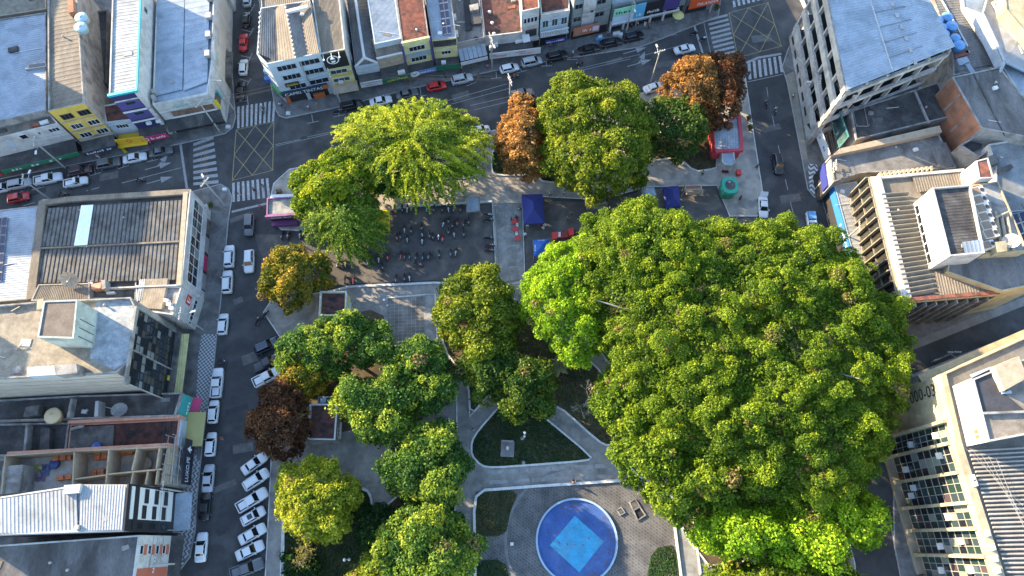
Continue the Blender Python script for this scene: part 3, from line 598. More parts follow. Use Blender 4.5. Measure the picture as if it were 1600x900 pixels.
bare_tree("sparse thin tree with few leaves in the shaded western lawn", (482, 868), 5, .8, 6, 3)
bare_tree("half bare tree with pale twigs beneath the giant tree's thin patch", (1090, 590), 8, .8, 8, 2)
def palm(label, p, h, seed):
    rng = random.Random(seed); x, y = G(p); root = thing("palm_tree", label, "tree", (x, y, .15)); part("trunk", MB().tube((x, y, 0), (x, y, h), .18, .13, 7), BARK, root)
    for k in range(11):
        a = 2 * math.pi * k / 11 + rng.uniform(-.2, .2); m = MB(); prev = None; L = rng.uniform(1.5, 2.2)
        pts = [Vector((x + math.cos(a) * L * t, y + math.sin(a) * L * t, h + L * (.55 * t - .75 * t * t))) for t in [i / 7 for i in range(8)]]
        sd = Vector((-math.sin(a), math.cos(a), 0))
        for i in range(7):
            w = .42 * math.sin(math.pi * (i + .6) / 7.5) + .05
            for s in (-1, 1):
                m.add([pts[i], pts[i] + sd * s * w + Vector((0, 0, -.12)), pts[i + 1] + sd * s * w * .8 + Vector((0, 0, -.15)), pts[i + 1]], [(0, 1, 2, 3)])
        part("frond", m, M("palm_frond", (.12, .13, .04), .6, var=.3), root)
palm("small pale palm beside the bright dense tree", (872, 578), 3.2, 1)
# grass on the lawns: uncountable blades
for poly, label in LAWNS:
    rng = np.random.default_rng(len(label)); A = abs(area(poly)); n = int(min(7000, A * 28)); P2 = np.array(poly)
    Y = rng.uniform(P2.min(0), P2.max(0), (n * 3, 2)); Y = Y[in_poly(poly, Y)][:n]; n = len(Y)
    C = np.column_stack([Y, np.full(n, .23) + rng.random(n) * .05]); N = rng.normal(size=(n, 3)) * .6; N[:, 2] = 1.0; N /= np.linalg.norm(N, axis=1)[:, None]
    g = wob(Y, .9, len(label))[:, None]; pale = 'pale' in label or 'sunlit' in label  # the sunlit bed's paler grass has sunlight put into its tint
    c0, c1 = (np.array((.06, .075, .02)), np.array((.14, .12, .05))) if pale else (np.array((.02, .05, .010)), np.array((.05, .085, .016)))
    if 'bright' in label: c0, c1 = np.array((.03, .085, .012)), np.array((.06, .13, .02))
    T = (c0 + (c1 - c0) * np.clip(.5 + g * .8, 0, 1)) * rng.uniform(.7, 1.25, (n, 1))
    o = link("grass", leaf_mesh("grass", C, N, np.full(n, .15), T, rng)); tag(o, label, "grass", None, "stuff")

# ================================================================ BUILDINGS
CONC = M("concrete_grey", (.26, .25, .235), .9, var=.25, scale=.8, fine=6, stain=(.15, .14, .13))
CONCD = M("concrete_dark", (.10, .095, .09), .9, var=.35, scale=.8, fine=6, stain=(.05, .048, .046))
SANDC = M("roof_screed", (.25, .215, .16), .9, var=.28, scale=.9, fine=6, stain=(.20, .17, .13))
FIBRE = M("fibre_cement", (.145, .14, .135), .9, var=.3, scale=.5, fine=5, stain=(.08, .075, .07), stretch=(8, 1, .35))
FIBRET = M("fibre_cement_tan", (.175, .148, .112), .9, var=.3, scale=.5, fine=5, stain=(.15, .125, .10), stretch=(8, 1, .35))
FIBRED = M("fibre_cement_black", (.04, .038, .038), .9, var=.4, scale=.5, fine=5, stain=(.075, .07, .066))
METAL = M("roof_metal_white", (.27, .285, .295), .5, var=.16, scale=.5, fine=4, stain=(.20, .21, .215), metal=.1)
METALB = M("roof_metal_blue", (.255, .30, .35), .5, var=.16, scale=.5, fine=4, stain=(.195, .235, .275), metal=.1)
TERRA = M("clay_tile", (.22, .075, .045), .85, var=.4, scale=1.2, fine=7, stain=(.11, .05, .04))
TERRAD = M("clay_tile_dark", (.105, .042, .034), .9, var=.4, scale=1.2, fine=7, stain=(.03, .024, .022))
BRICKM = M_tiles("brick_orange", (.30, .115, .06), (.24, .095, .05), (.30, .20, .14), .5, .22, 30, .02)
WHITEW = M("wall_white", (.45, .44, .42), .85, var=.16, scale=.8, fine=5, stain=(.34, .33, .31))
CREAM = M("wall_cream", (.38, .32, .20), .85, var=.2, scale=.6, fine=5, stain=(.29, .24, .155))
YELW = M("wall_yellow", (.52, .36, .07), .85, var=.15, scale=.8, fine=5)
YELP = M("wall_pale_yellow", (.52, .48, .22), .85, var=.15, scale=.8, fine=5)
BLUEG = M("wall_blue_grey", (.36, .42, .46), .85, var=.1, scale=.8, fine=5)
GREYG = M("wall_grey_green", (.20, .225, .22), .85, var=.12)
PURPLE = M("panel_purple", (.07, .06, .19), .5, var=.1)
BLACK = M("panel_black", (.018, .018, .02), .4, var=.1)
SALMON = M("wall_salmon", (.48, .24, .16), .85, var=.2)
TAN = M("wall_tan", (.34, .275, .195), .9, var=.2, scale=1, fine=6)
TRIMW = M("trim_white", (.56, .56, .55), .6, var=.08)
DARKIN = M("dark_interior", (.02, .02, .022), .9, var=.2)  # near-black tone standing for the shade inside openings and gaps
STEEL = M("galvanised_steel", (.34, .34, .34), .5, var=.15, metal=.4)
GLS = glass(); GLSB = glass("blue_glass", (.03, .05, .06), .1); GLSG = glass("green_glass", (.018, .038, .034), .12); BLIND = M("window_blind", (.17, .175, .17), .6, var=.1)
SOLAR = M("solar_cell", (.012, .018, .05), .18, var=0)
TXW = M("letter_white", (.72, .72, .70), .6, var=0); TXK = M("letter_black", (.02, .02, .02), .6, var=0); TXR = M("letter_red", (.45, .03, .03), .6, var=0); TXT = M("letter_teal", (.03, .36, .34), .6, var=0); TXY = M("letter_yellow", (.6, .5, .05), .6, var=0)
def SG(name, rgb): return M("sign_" + name, rgb, .5, var=.06)
def cen(Pw): return (sum(p[0] for p in Pw) / len(Pw), sum(p[1] for p in Pw) / len(Pw))
class Wall:
    """an upright wall plane of a thing: A to B reads left to right from outside"""
    def __init__(s, th, A, B, off=0.0, flip=False):
        o = org(th); dx, dy = B[0] - A[0], B[1] - A[1]; L = math.hypot(dx, dy); n = (dy / L, -dx / L)
        if ((A[0] + B[0]) / 2 - o[0]) * n[0] + ((A[1] + B[1]) / 2 - o[1]) * n[1] < 0: A, B = B, A; dx, dy = -dx, -dy; n = (-n[0], -n[1])
        s.th = th; s.L = L; s.e = (dx / L, dy / L); s.n = n; s.A = (A[0] + n[0] * off, A[1] + n[1] * off); s.B = (B[0] + n[0] * off, B[1] + n[1] * off)
    def pt(s, u, z, d=0.0): return (s.A[0] + s.e[0] * u + s.n[0] * d, s.A[1] + s.e[1] * u + s.n[1] * d, z)
    def at(s, p): return on_wall(s.A, s.B, p)
    def rect(s, p, q):
        (a, b), (c, d) = s.at(p), s.at(q); return min(a, c), max(a, c), min(b, d), max(b, d)
    def box(s, mb, u0, u1, z0, z1, d0, d1, m=0):
        q = [s.pt(u0, 0, d1), s.pt(u1, 0, d1), s.pt(u1, 0, d0), s.pt(u0, 0, d0)]
        return mb.prism([(x, y) for x, y, _ in q], z0, z1, m)
    def panel(s, name, p, q, mat, d=.06, parent=None, d0=-.02):
        r = s.rect(p, q); return part(name, s.box(MB(), *r, d0, d), mat, parent or s.th)
    def board(s, name, u0, u1, z0, z1, mat, d=.08, d0=-.02, parent=None): return part(name, s.box(MB(), u0, u1, z0, z1, d0, d), mat, parent or s.th)
    def win(s, r, n=1, rows=1, frame=TRIMW, gl=None, name="window", sill=False, fw=.07, rnd=None):
        """a framed window with its panes: frame stands proud, panes sit back in it"""
        u0, u1, z0, z1 = r; f = MB()
        s.box(f, u0 - fw, u0, z0 - fw, z1 + fw, -.02, .10); s.box(f, u1, u1 + fw, z0 - fw, z1 + fw, -.02, .10); s.box(f, u0, u1, z1, z1 + fw, -.02, .10); s.box(f, u0, u1, z0 - fw, z0, -.02, .12)
        for i in range(1, n): x = u0 + (u1 - u0) * i / n; s.box(f, x - fw * .4, x + fw * .4, z0, z1, -.02, .085)
        for j in range(1, rows): z = z0 + (z1 - z0) * j / rows; s.box(f, u0, u1, z - fw * .4, z + fw * .4, -.02, .075)
        w = part(name, f, frame, s.th)
        for i in range(n):
            for j in range(rows):
                a, b = u0 + (u1 - u0) * i / n, u0 + (u1 - u0) * (i + 1) / n; c, d = z0 + (z1 - z0) * j / rows, z0 + (z1 - z0) * (j + 1) / rows
                g = gl or GLS
                if rnd: k = rnd.random(); g = BLIND if k < .13 else (GLSG if k < .28 else (GLSB if k < .5 else GLS))
                part("pane", s.box(MB(), a + fw * .4, b - fw * .4, c + fw * .4, d - fw * .4, .01, .03), g, w)
        return w
    def pwin(s, p, q, **k): return s.win(s.rect(p, q), **k)
    def text(s, body, r, mat, d=.1, parent=None, up=False, name="lettering", fit=True):
        u0, u1, z0, z1 = r
        if body.startswith("~"):            # print too small to read in the photograph: letter-sized marks
            rr_ = random.Random(body + str(u0)); m = MB(); n = int(body[1:]); st = (u1 - u0) / n
            for i in range(n):
                if rr_.random() < .12: continue
                h_ = rr_.choice((.6, .75, 1.0)) * (z1 - z0); a = u0 + i * st; s.box(m, a, a + st * rr_.uniform(.3, .7), z0, z0 + h_, d - .02, d)
                if rr_.random() < .6: s.box(m, a, a + st * .75, z0 + h_ * .8, z0 + h_, d - .02, d + .003)
            o = part("print_marks", m, mat, parent or s.th); o["kind"] = "stuff"; return o
        cu = bpy.data.curves.new("t", 'FONT'); cu.body = body; cu.extrude = .0; cu.resolution_u = 2
        o = bpy.data.objects.new("t", cu); COL.objects.link(o); bpy.context.view_layer.update()
        me = bpy.data.meshes.new_from_object(o.evaluated_get(bpy.context.evaluated_depsgraph_get())); bpy.data.objects.remove(o)
        V = np.array([v.co[:] for v in me.vertices]); lo, hi = V.min(0), V.max(0); w, h = hi[0] - lo[0], hi[1] - lo[1]
        W_, H_ = (z1 - z0, u1 - u0) if up else (u1 - u0, z1 - z0); oo = org(s.th)
        for v, c in zip(me.vertices, V):
            x, y = (c[0] - lo[0]) / w * W_, (c[1] - lo[1]) / h * H_
            q = s.pt(u1 - y, z0 + x, d) if up else s.pt(u0 + x, z0 + y, d)
            v.co = (q[0] - oo[0], q[1] - oo[1], q[2] - oo[2])
        me.name = name; me.materials.clear(); me.materials.append(mat); me.update()
        return link(name, me, parent or s.th)
    def sign(s, p, q, mat, body=None, tm=None, d=.12, d0=-.02, frac=(.06, .94, .22, .8), name="sign", up=False):
        r = s.rect(p, q); b = s.board(name, *r, mat, d, d0)
        if body: s.text(body, (r[0] + (r[1] - r[0]) * frac[0], r[0] + (r[1] - r[0]) * frac[1], r[2] + (r[3] - r[2]) * frac[2], r[2] + (r[3] - r[2]) * frac[3]), tm or TXW, d + .012, b, up)
        return b
    def awning(s, name, u0, u1, z0, z1, out, mat, th=.08, d0=.0):
        m = MB(); a = [s.pt(u0, z1, d0), s.pt(u1, z1, d0), s.pt(u1, z0, out), s.pt(u0, z0, out)]
        m.hexa([(x, y, z - th) for x, y, z in a][::-1], a[::-1]); return part(name, m, mat, s.th)
def bld(name, label, px, z, wall=CONC, roof=CONC, par=.45, z0=0.0, cat="building", rib=None, world=None, slope=None, group=None, roofz=None):
    """walls with a parapet round a recessed roof. rib=(n, height, first edge index): ribbed sheet roof on a 4-sided plan; slope = added height per corner"""
    Pw = world or GL(px, z); Q = ccw(Pw); c = cen(Pw); th = thing(name, label, cat, (c[0], c[1], 0), group)
    m = MB(); n = len(Q); I = inset(Q, .22)
    for i in range(n):
        j = (i + 1) % n
        m.quad((*Q[i], z0), (*Q[j], z0), (*Q[j], z), (*Q[i], z)); m.quad((*Q[i], z), (*Q[j], z), (*I[j], z), (*I[i], z)); m.quad((*I[i], z), (*I[j], z), (*I[j], z - par - .1), (*I[i], z - par - .1))
    part("wall", m, wall, th); zr = z - par
    if rib and len(Pw) == 4:
        k = rib[2]; W = inset(Pw, .2) if area(Pw) > 0 else inset(Pw[::-1], .2)[::-1]; W = [W[(i + k) % 4] for i in range(4)]; sp = slope or (0, 0, 0, 0); sp = [sp[(i + k) % 4] for i in range(4)]
        a, b, cc, d = [(*W[i], zr + sp[i]) for i in range(4)]; part("roof", MB().corr(a, b, cc, d, rib[0], rib[1]), roof, th)
    elif slope:
        part("roof", MB().add([(*p, zr + s_) for p, s_ in zip(inset(ccw(Pw), .2), slope)], [tuple(range(n))]), roof, th)
    else: part("roof", MB().sheet(inset(Q, .2), zr), roof, th)
    A_ = abs(area(Pw)); rr_ = random.Random(label); I2 = inset(Q, 1.0)
    if A_ > 90 and cat == "building" and z0 == 0 and not slope:
        X_ = np.array([[rr_.uniform(min(p[0] for p in Q), max(p[0] for p in Q)), rr_.uniform(min(p[1] for p in Q), max(p[1] for p in Q))] for _ in range(60)]); X_ = X_[in_poly(I2, X_)][:3 + int(A_ / 90)]
        for i, (x, y) in enumerate(X_):
            x, y = float(x), float(y); k = i % 4; a = rr_.uniform(-.3, .3); s1, s2 = rr_.uniform(.8, 2.4), rr_.uniform(.5, 1.2)
            if k == 0: part("roof_vent", MB().lathe((x, y, zr - .05), [(.13, 0), (.13, .5), (.22, .52), (.03, .68)], 8), STEEL, th)
            elif k == 1: part("roof_patch", MB().box((x, y, zr + .04), (s1, s2, .1), a), rr_.choice((METAL, FIBRE, CONCD, FIBRET)), th)
            elif k == 2: part("roof_pipe", MB().tube((x - s1 * math.cos(a), y - s1 * math.sin(a), zr + .1), (x + s1 * math.cos(a), y + s1 * math.sin(a), zr + .1), .05, .05, 5), TRIMW, th)
            else: part("roof_box", MB().box((x, y, zr + .2), (.8, .6, .5), a), rr_.choice((STEEL, TRIMW, CONC)), th)
    return th, Pw
def rsheet(th, px, z, mat, n=20, h=.06, edge=0, name="roof_sheet", zs=None):
    """a ribbed sheet laid on a roof, corners by survey"""
    zs = zs or [z] * 4; W = [(*G(p, zz), zz) for p, zz in zip(px, zs)]; W = W[edge:] + W[:edge]; return part(name, MB().corr(*W, n, h), mat, th)
def pbox(th, name, px, z0, z1, mat): return part(name, MB().prism(GL(px, z1), z0, z1), mat, th)
def ribs(th, name, a, b, c, d, n, w, h, mat, z):
    """separate long ribs from edge a-b to edge d-c, one shared shape"""
    a, b, c, d = [Vector((*G(p, z), z)) for p in (a, b, c, d)]; L = ((d - a).length + (c - b).length) / 2
    m = MB(); m.hexa([(-w * .5, 0, 0), (w * .5, 0, 0), (w * .5, -L, 0), (-w * .5, -L, 0)][::-1], [(-w * .22, 0, h), (w * .22, 0, h), (w * .22, -L, h), (-w * .22, -L, h)][::-1])
    me = m.mesh(name, mat); o = org(th)
    for i in range(n):
        t = (i + .5) / n; p = a.lerp(b, t); q = d.lerp(c, t); e = link(name, me, th, (p.x - o[0], p.y - o[1], p.z - o[2])); v = q - p
        e.rotation_euler = (0, 0, math.atan2(v.y, v.x) + math.pi / 2); e.scale = (1, v.length / L, 1)
def solar(label, corners, nu, nv, z, tilt=0.25, group=None, zs=None):
    a, b, c, d = [Vector((*G(p, z), z)) for p in corners]; ce = (a + b + c + d) / 4; th = thing("solar_array", label, "solar panels", tuple(ce), group)
    for i in range(nu):
        for j in range(nv):
            f = lambda u, v: a.lerp(b, u).lerp(d.lerp(c, u), v) + Vector((0, 0, .12 + tilt * (1 - v)))
            q = [f((i + .04) / nu, (j + .03) / nv), f((i + .96) / nu, (j + .03) / nv), f((i + .96) / nu, (j + .97) / nv), f((i + .04) / nu, (j + .97) / nv)]
            m = MB(); m.hexa([v - Vector((0, 0, .05)) for v in q][::-1] if (q[1] - q[0]).cross(q[3] - q[0]).z < 0 else [v - Vector((0, 0, .05)) for v in q], q[::-1] if (q[1] - q[0]).cross(q[3] - q[0]).z < 0 else q)
            pn = part("solar_panel", m, STEEL, th); qi = [v.lerp(sum(q, Vector()) / 4, .07) + Vector((0, 0, .012)) for v in q]; part("cell", MB().quad(*qi), SOLAR, pn)
    return th

# ---------------------------------------------------------------- north row (shops along the avenue)
NA, NB = G((458, 160)), G((1080, 20))
def nz(*ps): return sum(z_on_line(p, NA, NB) for p in ps) / len(ps)
def nwall(th, off=0.0):
    w = Wall(th, NA, NB, off); return w
def gable(th, px, zs, mat, n=1): return part("roof", MB().add([(*G(p, z), z) for p, z in zip(px, zs)], [(0, 1, 2, 3)]), mat, th)
# corner paint shop
th, Q = bld("paint_shop", "blue grey corner building with strip windows above a paint shop sign", [(407, 12), (484, 0), (500, 83), (417, 100), (401, 84)], 12, BLUEG, FIBRE, .5)
def gutter(name, a, b, z, mat, r=.16): return part(name, MB().strip(GL([a, b], z), r * 2, z - .1, z + .15), mat, th)
for (a, b, c, d), (za, zb), mt, nn in ((((408, 14), (430, 10), (434, 96), (404, 84)), (12.5, 11.7), FIBRE, 8), (((430, 10), (446, 7), (461, 91), (434, 96)), (11.7, 12.6), FIBRET, 6), (((446, 7), (466, 4), (480, 87), (461, 91)), (12.6, 11.7), FIBRE, 7), (((466, 4), (484, 1), (499, 83), (480, 87)), (11.7, 12.4), FIBRET, 7)):
    part("roof_slope", MB().corr((*G(a, za), za), (*G(b, zb), zb), (*G(c, zb), zb), (*G(d, za), za), nn, .06), mt, th)  # tan west slopes and grey east slopes carry sun and shade in colour
for i in range(13): t = i / 12; pbox(th, "ridge_cap", [(444.5 + 15 * t, 10 + 78 * t), (446.5 + 15 * t, 9.6 + 78 * t), (447 + 15 * t, 12 + 78 * t), (445 + 15 * t, 12.4 + 78 * t)], 12.6, 12.8, TRIMW)
pbox(th, "ridge_beam", [(447, 15), (480, 7), (481, 11), (448, 19)], 12.4, 12.9, TRIMW)
for i in range(9): t = i / 8; pbox(th, "drain_cap", [(402 + 2.6 * (1 - t), 18 + 62 * t), (404 + 2.6 * (1 - t), 17.6 + 62 * t), (404 + 2.6 * (1 - t), 20.6 + 62 * t), (402 + 2.6 * (1 - t), 21 + 62 * t)], 11.9, 12.25, TRIMW)
w = Wall(th, G((417, 100), 12), G((500, 83), 12))
for p, q, n in (((433, 107), (463, 103), 4), ((468, 99.5), (499, 94), 4), ((442, 121), (470, 118), 4), ((475.5, 113), (506, 109), 4), ((453, 137), (478, 132), 3), ((483.5, 129.5), (513, 123.5), 3)): 
    r = w.rect(p, q); zc = (r[2] + r[3]) / 2; w.win((r[0], r[1], zc - .65, zc + .65), n=n, frame=BLUEG)
w.board("downpipe", 5.7, 5.9, 3, 11, STEEL, .18)
w.sign((445, 131), (469, 129), BLACK, "acalle", TXY, .1, frac=(.1, .95, -.9, 1.5)) if False else None
r = w.rect((446, 134), (468, 127)); zc = 5.3; b = w.board("sign", r[0], r[1] - .2, zc - .55, zc + .55, BLACK, .12); w.text("acalle", (r[0] + .3, r[1] - .4, zc - .3, zc + .35), TXY, .14, b)
b = w.board("sign", -.1, 8.9, 2.55, 3.75, SG("navy", (.02, .035, .06)), .5); w.text("CAPRI TINTAS", (.5, 7.9, 2.75, 3.5), TXW, .52, b); w.board("sign_end", 8.0, 9.0, 2.7, 3.7, SG("orange", (.45, .12, .04)), .56)
w.board("storefront", .2, 8.6, .1, 2.5, DARKIN, .04); w.board("shop_pillar", .2, 1.0, .1, 2.5, SG("orange", (.45, .12, .04)), .3); w.board("shop_pillar", 4.3, 5.0, .1, 2.5, BLUEG, .3); w.board("counter", 5.6, 7.8, .1, 1.3, SG("orange", (.45, .12, .04)), .5)
w2 = Wall(th, G((401, 84), 12), G((417, 100), 12))
for z in (10.2, 7.2, 4.4): w2.win((.6, w2.L - .5, z - .55, z + .55), n=3, frame=BLUEG)
w2.board("sign", .2, w2.L - .2, 2.5, 3.5, SG("green", (.05, .32, .05)), .4)
w3 = Wall(th, G((407, 12), 12), G((401, 84), 12))
for k in range(4): w3.board("projecting_sign", w3.L - 1.2 - k * 1.4, w3.L - .3 - k * 1.4, 3.2 + .7 * k, 4.2 + .7 * k, SG("skyblue", (.25, .42, .6)) if k % 2 else SG("blue", (.03, .10, .3)), 1.3)
bld("back_shed", "grey brown low roof behind the corner paint shop", [(405, -60), (476, -60), (484, 1), (408, 14)], 10.5, CONC, FIBRET, .2, rib=(24, .06, 0))
# black sign building
z = nz((500, 83), (540, 77)); th, Q = bld("sign_building", "narrow cream building with a black emblem board under a brown roof", [(483, -30), (527, -36), (539, 77), (500, 84)], z, WHITEW, FIBRET, .4, rib=(20, .07, 0))
w = nwall(th); w = Wall(th, G((500, 84), z), G((539, 77), z))
w.board("facade", 0, w.L, .1, z - .02, YELP, .008)
b = w.board("sign", .1, w.L - .1, z - 4.1, z - .2, BLACK, .35)
part("emblem", MB().lathe((0, 0, 0), [(1.0, 0), (1.0, .02)], 28), TXW, b); e = b.children[0]
def disc(w, u, z, ro, ri, d, n=28, ax=1.0):
    m = MB(); V = []; F = []
    for i in range(n):
        a = 2 * math.pi * i / n; V += [w.pt(u + ro * math.cos(a) * ax, z + ro * math.sin(a), d), w.pt(u + ri * math.cos(a) * ax, z + ri * math.sin(a), d)]
    F = [(2 * i, 2 * ((i + 1) % n), 2 * ((i + 1) % n) + 1, 2 * i + 1) for i in range(n)]; return m.add(V, F)
bpy.data.objects.remove(e)
part("emblem", disc(w, 1.9, z - 1.8, 1.15, .95, .37), TXW, b); part("emblem", disc(w, 1.9, z - 1.8, .8, .0, .37, ax=.6), TXW, b); part("emblem_bar", w.box(MB(), 1.0, 2.8, z - 2.05, z - 1.7, .34, .385), BLACK, b)
for k, zz in enumerate((6.0, 3.6)): w.win((.6, 3.7, zz - .5, zz + .55), n=3, gl=GLSB); w.board("band", 0, w.L, zz - 1.15, zz - .85, YELW, .2)
w.board("storefront", .3, 3.7, .1, 2.3, DARKIN, .05); w.awning("awning", 0, w.L + .3, 2.3, 2.6, 2.2, TAN); w.board("air_conditioner", 1.4, 2.3, 2.9, 3.4, TRIMW, .5); w.board("air_conditioner", 3.0, 3.7, 1.6, 2.0, TRIMW, 1.2, .9)
for u in (.5, 2.0, 3.4): part("floodlight", MB().tube(w.pt(u, z, .3), w.pt(u, z + .1, 1.6), .05, .05).box((*w.pt(u, 0, 1.6)[:2], z + .05), (.3, .3, .15)), TRIMW, th)
ws = Wall(th, G((527, -36), z), G((539, 77), z)); ws.win((8, 9, 4, 5.2)); ws.win((3, 4.5, 4.2, 5.2))
# hip roofed hall
z = nz((555, 104), (591, 98)); th, Q = bld("hall", "low hall with grey hipped roof and white ridge caps", [(538, -30), (568, -36), (590, 98), (555, 104)], z, BLUEG, FIBRE, .1)
zr = z + 1.5; a, b_, c, d = [(*q, z - .05) for q in Q]; r0, r1 = (*G((551, -30), zr), zr), (*G((569, 90), zr), zr)
part("roof_slope", MB().corr(a, d, r1, r0, 24, .05), FIBRE, th); part("roof_slope", MB().corr(c, b_, r0, r1, 24, .05), FIBRE, th); part("roof_slope", MB().add([d, c, r1], [(0, 1, 2)]), FIBRE, th)
part("ridge_cap", MB().tube(r0, r1, .28, .28, 6), TRIMW, th); part("ridge_cap", MB().tube(r1, d, .25, .22, 6), TRIMW, th); part("ridge_cap", MB().tube(r1, c, .25, .22, 6), TRIMW, th)
w = Wall(th, Q[3], Q[2]); w.board("fascia", -.1, w.L + .1, z - 1.9, z + .1, BLUEG, .25); w.board("storefront", .1, w.L - .1, .1, 3.2, DARKIN, .03)
wc = Wall(th, Q[3], Q[2], 1.8); b = wc.board("sign", .1, wc.L + .1, 1.9, 3.4, TRIMW, .08); wc.text("O LIQUIDAO", (.4, wc.L - .3, 2.75, 3.25), TXK, .1, b); wc.text("~10", (.8, wc.L - .8, 2.2, 2.5), SG("blue", (.03, .10, .3)), .1, b); w.awning("awning", 0, w.L, 3.3, 3.5, 1.8, FIBRED)
# blue metal roof
zu = nz((586, 73), (627, 64)); th, Q = bld("metal_roof_shop", "shop with pale blue metal roof and brown lower roof in front", [(568, -36), (612, -44), (627, 60), (585, 69)], 9.6, BLUEG, METALB, .08, rib=(22, .1, 0))
z = 7.4; F0, F1 = G((589, 91), z), G((632, 81), z); rsheet(th, [(586, 71), (628, 62), (631.5, 81), (589, 91)], z, FIBRET, 16, .06, zs=(8.6, 8.6, 7.4, 7.4))
w = Wall(th, F0, F1); part("front_wall", MB().prism([w.pt(0, 0)[:2], w.pt(w.L, 0)[:2], w.pt(w.L, 0, -5)[:2], w.pt(0, 0, -5)[:2]], 0, 7.2), TAN, th)
part("eave_gutter", w.box(MB(), -.1, w.L + .1, 7.2, 7.5, -.1, .18), TRIMW, th); w.board("storefront", .1, w.L - .1, .1, 2.6, DARKIN, .05); w.awning("awning", -.1, w.L, 3.2, 4.3, 1.9, FIBRED)
wc = Wall(th, F0, F1, 1.9); b = wc.board("sign", -.2, wc.L + .1, 2.1, 3.3, SG("darkgreen", (.02, .13, .07)), .1); wc.text("~14", (.5, wc.L - .4, 2.35, 2.9), TXY, .12, b); wc.board("air_conditioner", 3.2, 4.6, 3.3, 3.8, TRIMW, -.2, -.9)
# red roof, yellow facade
z = 10; th, Q = bld("yellow_shop", "yellow two storey shop with rusty red roof and blue name board", [(613, -44), (655, -50), (670, 57), (628, 66)], z, CONC, TERRA, .15, rib=(26, .08, 0))
w = Wall(th, Q[3], Q[2]); part("cornice", w.box(MB(), -.1, w.L + .1, z - .7, z + .1, -.1, .35), YELP, th)
w.board("facade", 0, w.L, .1, z - .02, YELP, .008)
for zz in (7.6, 4.6): w.win((1.1, 4.1, zz - .6, zz + .6), n=4)
w.board("banner", .3, w.L - .2, 5.5, 6.5, SG("greyblue", (.25, .32, .36)), .2); w.board("pilaster", -.35, .05, 1, z, PURPLE, .3); w.board("pilaster", w.L - .05, w.L + .35, 1, z, PURPLE, .3); w.board("storefront", .1, w.L - .1, .1, 2.6, DARKIN, .04)
w.awning("awning", 0, w.L, 3.0, 3.3, 1.7, FIBRED); wc = Wall(th, Q[3], Q[2], 1.7); b = wc.board("sign", .1, wc.L + .3, 2.0, 3.1, SG("royal", (.10, .20, .45)), .1); part("emblem", disc(wc, 1.1, 2.5, .8, 0, .14, ax=1.25), TXW, b); wc.text("V", (.6, 1.6, 2.15, 2.9), SG("royal", (.10, .20, .45)), .16, b); wc.text("~9", (2.2, wc.L, 2.3, 2.8), TXW, .12, b)
# solar roof shop
z = 8.6; th, Q = bld("solar_shop", "shop under a pale metal roof carrying two columns of solar panels", [(657, -50), (697, -56), (713, 59), (675, 63)], z, CONC, METALB, .15, rib=(20, .09, 0))
w = Wall(th, Q[3], Q[2]); w.board("recess_shade", .1, w.L - .1, z - 2.0, z - .3, FIBRED, .06); w.win((1.5, 3.3, 4.4, 5.3), n=3); w.board("storefront", .1, w.L - .1, .1, 2.6, DARKIN, .04); w.awning("awning", 0, w.L, 3.0, 3.3, 1.8, FIBRED)  # dark board puts the shade of the upper recess into colour
w.board("facade", 0, w.L, .1, z - .02, YELP, .008)
wc = Wall(th, Q[3], Q[2], 1.8); b = wc.board("sign", -.3, wc.L + .1, 1.9, 3.3, SG("darkgreen", (.02, .13, .07)), .1); wc.board("air_conditioner", 1.2, 2.1, 3.3, 3.8, TRIMW, -.2, -.8)
solar("two columns of dark solar panels on the pale metal shop roof", [(679, -40), (694, -43), (706, 53), (692, 55)], 2, 8, 8.7, .05)
# grey sheds, glass awning
z = 6.6; th, Q = bld("narrow_sheds", "narrow grey sheds with a dark gap and white sloping canopy", [(697, -56), (742, -62), (757, 58), (714, 68)], z, CONC, FIBRE, .2, rib=(14, .06, 0))
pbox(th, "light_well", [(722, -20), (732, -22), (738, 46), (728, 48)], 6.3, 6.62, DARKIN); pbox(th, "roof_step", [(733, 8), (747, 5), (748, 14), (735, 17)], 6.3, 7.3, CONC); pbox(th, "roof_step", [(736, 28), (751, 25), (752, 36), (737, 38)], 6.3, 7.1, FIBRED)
for p in ((707, 22), (710, 48)): pbox(th, "air_conditioner", [(p[0], p[1]), (p[0] + 5, p[1] - 1), (p[0] + 6, p[1] + 5), (p[0] + 1, p[1] + 6)], 6.4, 7.3, TRIMW)
part("tyre", MB().lathe((*G((744, 60), 6.5), 6.42), [(.35, 0), (.5, .1), (.35, .2), (.25, .1), (.35, 0)], 14), FIBRED, th)
w = Wall(th, Q[3], Q[2]); w.board("storefront", .1, w.L - .1, .1, 2.4, DARKIN, .04)
for k in range(6): w.awning("canopy_panel", .05 + k * w.L / 6, (k + 1) * w.L / 6 - .03, 3.6, 4.9, 1.9, METALB, .05)
wc = Wall(th, Q[3], Q[2], 1.95); wc.board("fascia", 0, wc.L, 2.4, 3.3, TRIMW, .1)
